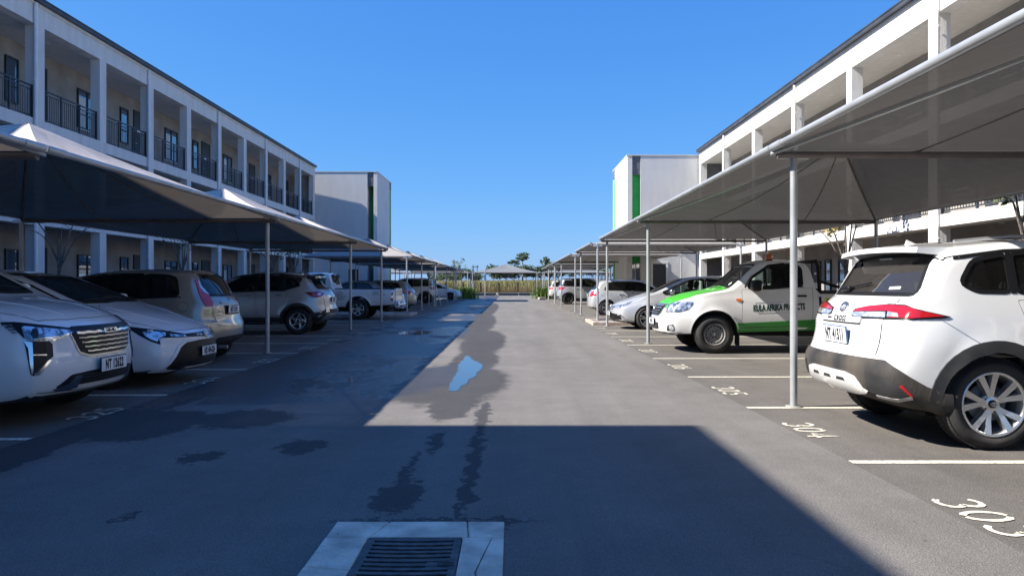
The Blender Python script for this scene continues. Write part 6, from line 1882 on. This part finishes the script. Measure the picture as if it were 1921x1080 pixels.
    c.wheel_set(dict(n=5, kind='alloy', mat=M_alloy, rim=.62, twist=.5, wi=.016, wo=.05, hub=M_trim)); m = MB(); m.box(-1.6, 1.5, -.5, .5, .24, .34); m.build('underbody', M_black, c.root)
crossover_b()

# ---- plainer cars farther off -----------------------------------------------------------
def simple(name, label, cat, x, y, rz, group, pm, L, W, H, hood, belt, rear='hatch', roofm=None, wheel=None, tail=None, clad=False, Rw=.31, glass=None, side=None, front=False, gbelt=None):
    b = belt
    if rear == 'hatch': tp = [(0,b-.06),(.06,b+.05),(.34,H-.14),(.55,H-.05),(1.2,H),(.47*L,H-.01),(.58*L,H-.09),(.755*L,hood+.06),(.79*L,hood+.02),(L-.35,hood-.12),(L-.06,hood-.24),(L,hood-.30)]
    elif rear == 'suv': tp = [(0,b-.02),(.05,b+.07),(.20,H-.12),(.34,H-.03),(1.1,H),(.52*L,H-.01),(.60*L,H-.08),(.74*L,hood+.05),(.77*L,hood+.01),(L-.30,hood-.08),(L-.05,hood-.18),(L,hood-.24)]
    else: tp = [(0,b-.12),(.08,b+.0),(.70,b+.06),(1.25,H-.09),(1.6,H-.01),(2.0,H),(.52*L,H-.02),(.60*L,H-.10),(.76*L,hood+.05),(.80*L,hood),(L-.35,hood-.14),(L-.06,hood-.26),(L,hood-.32)]
    wr = .18*L if rear != 'sedan' else .22*L; wf = L-.20*L
    sp = dict(L=L, W=W, top=tp, belt=[(0,b-.04),(.15*L,b+.03),(.7*L,b-.05),(.8*L,hood-.06),(L,hood-.32)], bot=[(0,.30),(.3,.22),(L*.3,.18),(L*.8,.18),(L,.21)], wheels=((wr, wf), Rw, .2), flare=.022, gap=.04, tumble=.20,
              cab=(.50 if rear != 'sedan' else .95, .715*L), floor=b-.42, bow_f=.34, bow_r=.2)
    c = newcar(name, label, cat, x, y, rz, sp, group, pm)
    zt = H-.13
    rb = {'hatch': (.62, .80), 'suv': (.42, .52), 'sedan': (1.15, 1.45)}[rear]
    xm = .44*L; xe = .72*L
    q2 = [(rb[0],b+.06),(rb[1],zt-.02),(xm-.03,zt+.01),(xm-.03,b+.035)]; q3 = [(xm+.04,b+.03),(xm+.04,zt+.01),(.53*L,zt-.02),(xe,b+.03),(xe-.08,b-.01)]
    ws = sym([(.60,hood+.07),(.46,H-.13)]); rwz = (b+.09, H-.17)
    rw = sym([(.55,rwz[0]),(.44,rwz[1])])
    c.make(c.root, [pm, M_int, M_trim, roofm or pm], True, [q2, q3], ws, rw, matfn=(lambda p, n: 3 if p.z > H-.10 else None) if roofm else None)
    side_glass(c, [q2, q3], glass or G_tint); glass_patch(c, 'windscreen', ws, 'F', G_tint); glass_patch(c, 'rear_window', rw, 'B', G_tint)
    c.strip('window_pillar', [(xm+.005,b+.03),(xm+.005,zt+.02)], .06, 'L', M_trim, .004, True)
    if rear == 'suv': c.patch('quarter_glass', [(rb[0]-.14,b+.08),(rb[0]-.05,zt-.05),(rb[0]+.02,zt-.03),(rb[0]-.03,b+.07)], 'L', M_dglass, .004, .06, mirror=True)
    tl = tail or [(0,b-.22),(0,b+.0),(.22,b+.0),(.26,b-.08),(.14,b-.2)]
    c.patch('tail_lamp', tl, 'L', M_red, .010, .05, thick=.016, mirror=True, smoothn=1); c.patch('tail_lamp', [(.46,b-.14),(.46,b-.01),(.82,b-.01),(.82,b-.18),(.6,b-.18)], 'B', M_red, .008, .06, mirror=True)
    c.patch('headlamp', [(.50,hood-.22),(.52,hood-.32),(.78,hood-.30),(1.0,hood-.17),(.95,hood-.13)], 45, M_lamp, .008, .06, mirror=True)
    c.patch('grille', sym([(.40,hood-.46),(.46,hood-.30)]), 'F', M_trim, .008, .08)
    c.panel('tailgate', sym([(.56,b-.38),(.60,b-.1),(.60,b+.02)]), 'B', pm, off=.004, gap=.006)
    number_plate(c, 'ND 26', 'B', b-.17, .44, .11, 0, 4) if rear != 'sedan' else None
    for o in ([(wr+.42,b-.01),(wr+.50,.36),(xm,.34),(xm+.01,b-.02)], [(xm+.03,b-.02),(xm+.03,.34),(wf-.42,.34),(.71*L,b-.06)]): c.panel('door', o, 'L', pm, True, .003, .006, 1)
    handle(c, wr+.56, b-.10, pm); handle(c, xm+.18, b-.11, pm); mirror_pair(c, .67*L, b+.03, pm)
    if clad:
        for xw in c.wheels[0]: c.ring('arch_cladding', xw, Rw+.045, Rw+.11, -6, 186, M_plast, .014)
        c.patch('sill_cladding', [(wr+.44,.2),(wr+.44,.38),(wf-.44,.38),(wf-.44,.2)], 'L', M_plast, .016, .08, thick=.03, mirror=True); c.patch('bumper_cladding', sym([(.8,.32),(.84,.52)]), 'B', M_plast, .010, .1)
    seats(c, (.49*L,), .36, b-.42, rear=.29*L, wheel_x=.62*L)
    c.wheel_set(wheel or dict(n=5, kind='alloy', mat=M_alloy, rim=.66, pair=True, spread=.2)); m = MB(); m.box(-L*.4, L*.38, -.5, .5, .18, .28); m.build('underbody', M_black, c.root)
    return c
PI = math.pi
simple('parked_sedan', 'grey sedan whose roof shows above the bin of the lettered pickup', 'car', -4.75-2.25, 32.9, PI, GC1, P_grey, 4.5, 1.78, 1.43, .92, .96, 'sedan')
simple('parked_hatchback', 'grey hatchback with its pale sunlit tail just past the lettered pickup', 'car', -4.55-2.0, 35.6, PI, GC1, P_warm, 4.0, 1.72, 1.46, .95, .98, 'hatch')
c = simple('parked_suv', 'white boxy SUV with black wheels, tail-out far down the left row', 'car', -5.05-2.15, 50.9, PI, GC1, P_white, 4.3, 1.80, 1.70, 1.08, 1.10, 'suv', Rw=.36, clad=True, wheel=dict(n=5, kind='alloy', mat=M_dalloy, rim=.66, hub=M_alloy))
simple('parked_hatchback', 'small white low car nose-out at the far end of the left row', 'car', -4.15-2.2, 61.6, 0, GC1, P_pearl, 4.4, 1.78, 1.44, .92, .96, 'sedan', wheel=dict(n=5, kind='alloy', mat=M_dalloy, rim=.66, hub=M_alloy))
G_mid = glassmat('lightly_tinted_car_glass', (.26, .30, .29), .015)
def hatch_c():
    """silver hatchback nose out, right row"""
    L = 4.33
    sp = dict(L=L, W=1.76, top=[(0,.95),(.04,1.05),(.35,1.32),(.62,1.44),(1.3,1.485),(1.9,1.475),(2.35,1.41),(3.22,1.03),(3.40,.975),(3.85,.88),(4.15,.78),(4.28,.70),(4.33,.655)],
              belt=[(0,.98),(.6,1.02),(2.8,.94),(3.4,.89),(4.1,.74),(4.33,.62)], bot=[(0,.28),(.3,.2),(1.2,.17),(3.2,.17),(4.1,.18),(4.33,.20)],
              front=[(.18,.06),(.28,.01),(.42,.0),(.55,.02),(.62,.02),(.72,.09),(.9,.2)], bow_f=.40, wheels=((.80, 3.40), .318, .215), flare=.024, gap=.04, tumble=.20, cab=(.5, 3.15), floor=.52, crown=.035)
    c = newcar('parked_hatchback', 'silver hatchback with a chrome door mirror, nose-out beside the green and white pickup', 'car', 2.80+L/2, 21.35, math.pi, sp, GC2, P_pale)
    q1 = [(.66,1.08),(.92,1.28),(1.02,1.30),(1.02,1.06)]; q2 = [(1.08,1.055),(1.08,1.32),(1.76,1.39),(1.80,1.02)]; q3 = [(1.87,1.01),(1.85,1.39),(2.15,1.365),(2.98,1.025),(2.9,.97)]
    ws = sym([(.64,1.045),(.49,1.40)]); rw = sym([(.55,1.07),(.46,1.34)])
    c.make(c.root, [P_pale, M_int, M_trim], True, [q1, q2, q3], ws, rw)
    side_glass(c, [q1, q2, q3], G_clear); glass_patch(c, 'windscreen', ws, 'F', G_clear); glass_patch(c, 'rear_window', rw, 'B', G_tint)
    for x in (1.05, 1.835): c.strip('window_pillar', [(x,1.03),(x,1.39)], .05, 'L', M_trim, .004, True)
    B_ = lambda pts: crop(pts, 1020, 470, 7.2)
    q = px_to_view(c, B_([(860,770),(900,755),(1000,735),(1190,688),(1150,715),(1060,762),(1000,778),(950,770),(880,785)]), 45)
    c.patch('headlamp', q, 45, M_lamp, .008, .05, thick=.012, mirror=True)
    c.patch('nose_band', sym([(.12,.60),(.58,.63),(.6,.655),(.15,.64)]), 'F', M_trim, .006, .06)
    q = px_to_view(c, B_([(860,905),(1020,868),(1048,925),(930,935),(862,930)]), 45); c.patch('lower_inlet', q, 45, M_trim, .008, .05, mirror=True)
    q = px_to_view(c, B_([(1015,865),(1045,862),(1112,928),(1085,932)]), 45); c.patch('chrome_blade', q, 45, M_chrome, .014, .05, mirror=True)
    c.patch('lower_grille', sym([(.5,.28),(.56,.42),(.3,.44)]), 'F', M_trim, .007, .06)
    number_plate(c, 'NT 553', 'F', .43, .44, .11, 0, 0, False, 1.0, .03); oval_logo(c, 0, .63, 'F', .12, M_chrome, .02)
    bo = [(L-.10,0),(L-.13,.30),(L-.25,.56),(L-.6,.70),(3.44,.76),(3.28,.5),(3.22,0)]; bo += [(a,-b) for a, b in reversed(bo[1:-1])]
    c.panel('bonnet', bo, 'T', P_pale, False, .004, .006, 0)
    for o in ([(1.82,.97),(1.82,.30),(2.88,.30),(2.96,.6),(2.92,.94)], [(.98,1.0),(1.15,.6),(1.25,.30),(1.78,.30),(1.78,.98)]): c.panel('door', o, 'L', P_pale, True, .003, .006, 1)
    handle(c, 1.98, .90, M_chrome); handle(c, 1.15, .92, M_chrome); mirror_pair(c, 2.78, .985, M_chrome)
    seats(c, (2.15,), .37, .52, rear=1.2, wheel_x=2.75); c.wheel_set(dict(n=5, kind='alloy', mat=M_alloy, rim=.70, pair=True, spread=.22))
    m = MB(); m.box(-1.7, 1.7, -.55, .55, .15, .25); m.build('underbody', M_black, c.root)
hatch_c()
simple('parked_hatchback', 'pale silver hatchback with square red lamps, tail-out past the right kerb island', 'car', 3.12+1.98, 30.95, 0, GC2, P_pale, 3.97, 1.69, 1.47, .96, .97, 'hatch', Rw=.31)
simple('parked_suv', 'grey SUV with black wheels and a pale rear pillar, tail-out far down the right row', 'car', 2.86+2.0, 48.2, 0, GC2, P_dsil, 4.0, 1.79, 1.66, 1.08, 1.10, 'suv', roofm=P_black, Rw=.34, clad=True, wheel=dict(n=7, kind='alloy', mat=M_dalloy, rim=.68, hub=M_dalloy), glass=G_mid)
simple('parked_hatchback', 'dark grey small car mostly hidden behind the grey SUV on the right', 'car', 3.35+1.95, 56.6, 0, GC2, P_grey, 3.9, 1.68, 1.46, .95, .97, 'hatch')
simple('parked_hatchback', 'small square cream white car, last in the right row', 'car', 3.15+1.85, 63.2, 0, GC2, P_cream, 3.95, 1.68, 1.60, 1.02, 1.03, 'suv', Rw=.31)
# ================================================================ plants and far things
def leafmat(name, c1, c2):
    m, nt, p = newmat(name)
    tc = nt.nodes.new('ShaderNodeTexCoord'); n = nt.nodes.new('ShaderNodeTexNoise'); n.inputs['Scale'].default_value = 1.7; n.inputs['Detail'].default_value = 4
    nt.links.new(tc.outputs['Object'], n.inputs['Vector'])
    cr = nt.nodes.new('ShaderNodeValToRGB'); cr.color_ramp.elements[0].position = .35; cr.color_ramp.elements[1].position = .65
    cr.color_ramp.elements[0].color = (*c1, 1); cr.color_ramp.elements[1].color = (*c2, 1)
    nt.links.new(n.outputs[0], cr.inputs[0]); nt.links.new(cr.outputs[0], p.inputs['Base Color'])
    setp(p, rough=.7, spec=.25); return m
M_leaf = leafmat('dark_foliage', (0.028, 0.052, 0.020), (0.065, 0.100, 0.035))
M_leaf2 = leafmat('grey_green_foliage', (0.050, 0.072, 0.038), (0.105, 0.130, 0.060))
M_leafy = leafmat('yellowing_leaves', (0.15, 0.13, 0.03), (0.28, 0.22, 0.06))
M_strap = leafmat('strap_leaves', (0.06, 0.12, 0.02), (0.17, 0.25, 0.05))
M_cane = leafmat('cane_blades', (0.22, 0.24, 0.08), (0.46, 0.40, 0.18))
M_canes = leafmat('dry_cane', (0.42, 0.29, 0.17), (0.60, 0.44, 0.27))
M_bark = noisy('bark', (0.10, 0.085, 0.07), (0.22, 0.19, 0.16), scale=14, rough=.95, bump=.5)
M_wood = noisy('timber_post', (0.045, 0.035, 0.025), (0.09, 0.07, 0.05), scale=9, rough=.9)

def leaves(m, c, r, n, size, rng, squash=.8, mi=0, fill=.35):
    for _ in range(n):
        while True:
            q = Vector((rng.uniform(-1, 1), rng.uniform(-1, 1), rng.uniform(-1, 1)))
            if fill < q.length < 1: break
        p = Vector(c) + Vector((q.x*r, q.y*r, q.z*r*squash))
        a = Vector((rng.gauss(0, 1), rng.gauss(0, 1), rng.gauss(0, .7))).normalized(); b = a.orthogonal().normalized()
        s = size*rng.uniform(.6, 1.3)
        m.add([p-a*s, p+b*s*.45, p+a*s, p-b*s*.45], [(0, 1, 2, 3)], mi)
def tree(name, label, x, y, h, w, mat, seed, group=None, leafsz=.3, n=900, trunk=.5, flat=.6, z0=None, clumps=9, tr=None):
    rng = random.Random(seed); z = ground_z(x, y) if z0 is None else z0
    r = empty(name, label, 'tree', (x, y, z), 0, group)
    m = MB(); c = MB(); tr = tr or h*.028
    pts = [Vector((0, 0, 0))]; k = 4
    for i in range(1, k+1): pts.append(Vector((rng.uniform(-.04, .04)*h*i/k, rng.uniform(-.03, .03)*h, h*trunk*i/k)))
    for i in range(k): m.tube(pts[i], pts[i+1], tr*(1-.12*i), 8, 0, tr*(1-.12*(i+1)))
    for i in range(clumps):
        a = 2*math.pi*i/clumps + rng.uniform(-.4, .4); rad = w*.5*rng.uniform(.25, .78)
        e = Vector((math.cos(a)*rad, math.sin(a)*rad, h*(trunk + (1-trunk)*rng.uniform(.15, .86))))
        mid = pts[-1].lerp(e, .5) + Vector((0, 0, -h*.03))
        m.tube(pts[-1], mid, tr*.42, 6, 0, tr*.28); m.tube(mid, e, tr*.28, 5, 0, tr*.10)
        leaves(c, e, w*rng.uniform(.16, .27), n//clumps, leafsz, rng, flat)
    m.build('trunk', M_bark, r); c.build('crown', mat, r); return r
# saplings between carports and facades
def sapling(x, y, h, mat, label, seed, n=120, ls=.07, lean=.0, w=1.3, forks=6):
    rng = random.Random(seed); r = empty('young_tree', label, 'tree', (x, y, .1), 0, None)
    m = MB(); c = MB(); p0 = Vector((0, 0, 0)); p1 = Vector((lean*.4, 0, h*.30)); p2 = Vector((lean, .03, h*.5))
    m.tube(p0, p1, .055, 8, 0, .045); m.tube(p1, p2, .045, 8, 0, .036)
    for i in range(forks):
        a = 2*math.pi*i/forks + rng.uniform(-.3, .3)
        q = p1.lerp(p2, rng.uniform(.4, 1)); e = Vector((lean+math.cos(a)*w*.5*rng.uniform(.4, 1), math.sin(a)*w*.5*rng.uniform(.4, 1), h*rng.uniform(.72, 1)))
        mid = q.lerp(e, .5)+Vector((0, 0, h*.05)); m.tube(q, mid, .026, 6, 0, .018); m.tube(mid, e, .018, 5, 0, .006)
        for j in range(3):
            f = mid.lerp(e, rng.uniform(.1, .9)); g = f+Vector((rng.uniform(-.3, .3), rng.uniform(-.3, .3), rng.uniform(0, .35))); m.tube(f, g, .009, 4, 0, .003)
            if n: leaves(c, g, .20, n//(forks*3)+1, ls, rng, .9, fill=0)
    m.build('trunk', M_bark, r)
    if n: c.build('crown', mat, r)
    return r
sapling(8.75, 19.0, 3.6, M_leafy, 'slim young tree with yellowing leaves in front of the right gallery', 3, 420, .075, -.30, 1.7)
sapling(9.2, 13.3, 3.9, M_leaf2, 'young green leafy tree at the right edge of the view', 5, 1100, .08, -.05, 1.3)
if 0: sapling(8.9, 33.0, 3.2, M_leaf2, 'young tree behind the pale silver hatchback on the right', 6, 200, .06, 0, 1.2)
for i, (y, lab, n) in enumerate(((18.3, 'bare forked sapling before the first visible columns on the left', 0), (25.5, 'thin sapling with a few dark leaves behind the warm silver hatchback', 90), (34.5, 'bare sapling behind the silver crossover with the black roof', 60), (38.6, 'spreading sapling with dark leaves against the left stair tower wall', 260))):
    sapling(-11.2, y, 3.3+.1*i, M_leaf, lab, 20+i, n, .07, .1*(-1)**i, 1.5)
# bushes of strap leaves at the ends of the bays
def strap_bush(x, y, label, seed, n=420, w=.9, h=.9):
    rng = random.Random(seed); m = MB()
    for _ in range(n):
        bx, by = rng.gauss(0, w*.35), rng.gauss(0, w*.3); a = rng.uniform(0, 6.28); d = Vector((math.cos(a), math.sin(a), 0)); s = Vector((-d.y, d.x, 0))*rng.uniform(.014, .028)
        hh = h*rng.uniform(.55, 1.1); P = [Vector((bx, by, 0))+d*hh*.55*t*t*rng.uniform(.8, 1.2)+Vector((0, 0, hh*(1.5*t-.62*t*t))) for t in (0, .35, .7, 1)]
        vs = []
        for i, p in enumerate(P): k = (1, 1, .7, .05)[i]; vs += [p-s*k, p+s*k]
        m.add(vs, [(0,1,3,2),(2,3,5,4),(4,5,7,6)])
    r = empty('bush', label, 'bush', (x, y, .02)); m.build('leaves', M_strap, r)
strap_bush(2.95, 65.2, 'bright green strap-leaved bush at the corner of the right bays', 1, 500, 1.2, 1.15)
strap_bush(-4.15, 66.1, 'green strap-leaved bush at the corner of the left bays', 2, 500, 1.3, 1.2)
strap_bush(4.6, 66.0, 'smaller strap-leaved bush behind the cream white car', 3, 300, 1.0, .8)
sapling(3.3, 67.2, 3.6, M_leaf2, 'young tree with pale trunk standing in the bush on the right corner', 12, 420, .15, .1, 2.4)
sapling(-5.2, 68.5, 3.4, M_leaf2, 'thin young tree over the farthest left carport', 13, 160, .12, .0, 2.0)
for i, (x, y) in enumerate(((2.42, 66.1), (3.1, 66.5), (2.45, 61.2))):
    m = MB(); m.rbox(-.35, .35, -.13, .13, 0, .22, .05); o = m.build('kerb_block', M_kerb2, None, (x, y, 0), (0, 0, .3*i)); tag(o, ['pale kerb block at the corner of the right bays', 'pale kerb block under the bush on the right corner', 'short pale kerb block at the lane edge near the last right pole'][i], 'kerb block')
# bollards and far fixtures
for i, x in enumerate((-5.8, -3.72, -1.55, .70, -.35, -7.9, 3.0, 5.2)):
    if i == 4: continue
    lab = {0: 'left', 1: 'l2'}
    m = MB(); m.rbox(-.11, .11, -.11, .11, -.3, 1.22, .03)
    o = m.build('timber_bollard', M_wood, None, (x, 88.6, .3)); tag(o, ['short timber post at the far left under the far carports', 'short timber post at the left corner of the middle far carport', 'short timber post left of the middle under the far carport', 'short timber post right of the middle under the far carport', '', 'outermost left short timber post at the field edge', 'short timber post by the corner bush on the right', 'short timber post behind the far right carport poles'][i], 'post', 'timber posts at the edge of the cane field')
m = MB(); m.rbox(-45, 45, 87.95, 88.12, .25, .38, .02); tag(m.build('kerb', M_wood), 'dark low kerb along the foot of the cane field', kind='structure')
# round mirror on a post, beside the white SUV
rr = empty('round_mirror', 'round traffic mirror on a thin post by the white SUV far on the left', 'mirror', (-5.15, 46.3, 0))
m = MB(); m.tube((0, 0, 0), (0, 0, 2.0), .028, 8); m.build('post', M_galv, rr)
m = MB(); m.lathe([(0, .02), (.14, .015), (.17, 0), (.17, -.02), (0, -.035)], Matrix.Translation((0, -.04, 1.85)) @ Matrix.Rotation(R(70), 4, 'X') @ Matrix.Rotation(R(55), 4, 'Y'), 24); m.build('mirror_face', M_dgrey, rr)
# leaning front pole
lp = MB(); lp.tube((-4.62, 45.0, 2.35), (-4.62, 45.0, 1.1), .036, 10); lp.tube((-4.62, 45.0, 1.1), (-4.28, 45.0, 0), .036, 10)
tag(lp.build('bent_pole', M_galv), 'galvanised carport pole bent outwards near its foot far down the left row', 'pole')
# notice board on a pole under the far carport
nb_ = empty('sign_post', 'thin post with a small blue sign left of the middle far carport', 'sign', (-2.9, 80.7, 0))
m = MB(); m.tube((0, 0, 0), (0, 0, 2.9), .05, 8); m.build('post', M_galv, nb_)
m = MB(); m.rbox(-.12, .12, -.08, -.055, 1.75, 2.35, .01); m.build('sign_plate', M_sblue, nb_) if 'M_sblue' in globals() else m.build('sign_plate', plain('blue_sign', (0.10, 0.22, 0.42), rough=.5), nb_)
# palisade behind the right tower
fr = empty('tubular_fence', 'blue grey tubular fence behind the right stair tower', 'fence', (9, 79, 0))
m = MB(); m.tube((-2.2, 0, 1.9), (6, 0, 1.9), .03, 6); m.tube((-2.2, 0, .3), (6, 0, .3), .03, 6); m.build('rail', M_rail, fr)
bm_ = MB(); bm_.box(-.015, .015, -.015, .015, .1, 2.1); bme = bm_.mesh('picket', M_rail)
for i in range(42): link('picket', bme, fr, (-2.2+i*.2, 0, 0))

# field of cane
def cane(name, label, mat, n, zr, hh, seed, wide=.10, x_lim=None):
    rng = np.random.default_rng(seed)
    u = rng.random(n); y = 90.5 + (zr-90.5)*u**1.7
    x = (rng.random(n)*2-1)*(y*.42+6)
    if x_lim is not None: x = np.clip(x, *x_lim)
    gz = np.array([ground_z(a, b) for a, b in zip(x, y)])
    sc = .7+.6*(y-90)/(zr-90)
    h = hh*(.6+.7*rng.random(n))
    a = rng.random(n)*6.283; lx = np.cos(a)*h*.45*rng.random(n); ly = np.sin(a)*h*.3
    w = wide*sc*(.6+.8*rng.random(n)); wx = w*np.cos(a+1.57)*.3+w*.7; wy = w*.2
    z0 = np.zeros(n)
    V = np.stack([np.stack([x-wx/2, y, gz-.05], 1), np.stack([x+wx/2, y+wy, gz-.05], 1),
                  np.stack([x+lx*.35+wx/2, y+ly*.4, gz+h*.65], 1), np.stack([x+lx*.35-wx/2, y+ly*.4, gz+h*.65], 1), np.stack([x+lx, y+ly, gz+h*.92], 1)], 1).reshape(-1, 3)
    b = np.arange(n)*5
    F = [(i, i+1, i+2, i+3) for i in b] + [(i+3, i+2, i+4) for i in b]
    me = bpy.data.meshes.new(name); me.from_pydata(V.tolist(), [], F); me.materials.append(mat); me.update()
    tag(link(name, me), label, kind='stuff')
cane('cane_field', 'yellow green cane field rising behind the far carport', M_cane, 60000, 290, 1.25, 4, .09)
cane('dry_cane', 'dry straw coloured cane along the near edge of the field', M_canes, 20000, 125, .85, 5, .06)
# far trees, each its own
FT = 'trees beyond the cane field'
def gx_(px, y): return (px-959)*y/FOC
far = [(873,300,9,11,0,'rounded dark tree alone at the left of the field',.5),(886,300,6,8,1,'low bush-like tree beside the lone left tree',.4),(858,310,7,9,1,'pale tree left of the lone dark tree',.4),(893,330,5,7,0,'small tree at the end of the left clump',.4),
       (846,300,6,12,1,'spreading pale tree seen past the left carports',.4),(834,320,6,11,0,'dark tree seen low between the far left poles',.4),(816,330,6,12,1,'pale tree low behind the round mirror',.4),
       (925,240,8.2,8,0,'dense dark tree starting the grove under the far carport',.3),(936,245,8.0,8,1,'second tree of the grove, greyer crown',.3),(948,240,8.6,8,1,'pale leafy tree in the middle of the grove',.3),(960,250,8.2,8,0,'dark tree right of the middle of the grove',.3),
       (972,255,8.2,8,0,'dark tree under the right end of the far carport roof',.35),(985,260,8.5,8,0,'dark grove tree between far carport and corner bush',.35),(998,262,8.4,9,1,'grey green grove tree behind the corner tree',.35),(1012,266,8.5,9,0,'dark tree just right of the corner tree',.35),
       (1028,270,8.6,10,0,'broad dark tree above the cream white car',.35),(1046,275,8.2,10,1,'greyish broad tree behind the grey SUV',.35),(1066,280,8.8,10,0,'dark tree behind the right far poles',.35),(1088,285,8.4,11,1,'pale broad tree right of the grey SUV',.35),(1110,290,9,12,0,'dark tree low behind the right carports',.35),(1135,290,8,12,1,'pale tree beside the right stair tower',.35)]
for i, (px, y, h, w, k, lab, tk) in enumerate(far):
    x = gx_(px, y); t = tree('tree', lab, x, y, h*.72 + (0 if px > 900 else -.6), w*.75, (M_leaf, M_leaf2)[k], 40+i, FT, .34, 1000, tk, .75, clumps=11)
# tall umbrella crowned trees over the grove
t = tree('tall_tree', 'tall flat-crowned tree standing above the grove', gx_(979, 250), 250, 10.6, 6.5, M_leaf, 90, None, .32, 700, .72, .38, clumps=8)
t = tree('tall_tree', 'shorter flat-crowned tree left of the tallest one', gx_(963, 255), 255, 8.6, 5, M_leaf, 91, None, .32, 500, .7, .38, clumps=6)
# distribution pole far off
pp = empty('power_pole', 'distant power pole rising over the far carport roof', 'pole', (gx_(890, 190), 190, ground_z(-9, 190)))
m = MB(); m.tube((-.5, 0, 0), (-.5, 0, 5.2), .09, 8); m.tube((.5, 0, 0), (.5, 0, 5.2), .09, 8); m.box(-.9, .9, -.06, .06, 4.6, 4.75); m.build('poles', M_wood, pp)
m = MB()
for a in (-.7, 0, .7): m.tube((a, 0, 4.75), (a, 0, 5.0), .06, 6)
m.build('insulators', M_dgrey, pp)

# dry leaves and grit blown along the lane edges
rng = random.Random(77); m = MB()
for _ in range(150):
    sd = rng.choice((1, 1, 0, -1))
    x = {1: 2.3, -1: -3.9, 0: 0}[sd] + (rng.gauss(0, .5) if sd else rng.uniform(-3.5, 2.2)); y = 2.8 + 40*rng.random()**1.6
    a = rng.uniform(0, 6.28); l = rng.uniform(.006, .018); w = l*.45; ca, sa = math.cos(a), math.sin(a); z = .012
    m.add([(x-l*ca, y-l*sa, z), (x+w*sa, y-w*ca, z+.004), (x+l*ca, y+l*sa, z+.008), (x-w*sa, y+w*ca, z+.003)], [(0, 1, 2, 3)])
tag(m.build('fallen_leaves', M_bark), 'dry leaves and grit scattered along the lane edges', kind='stuff')
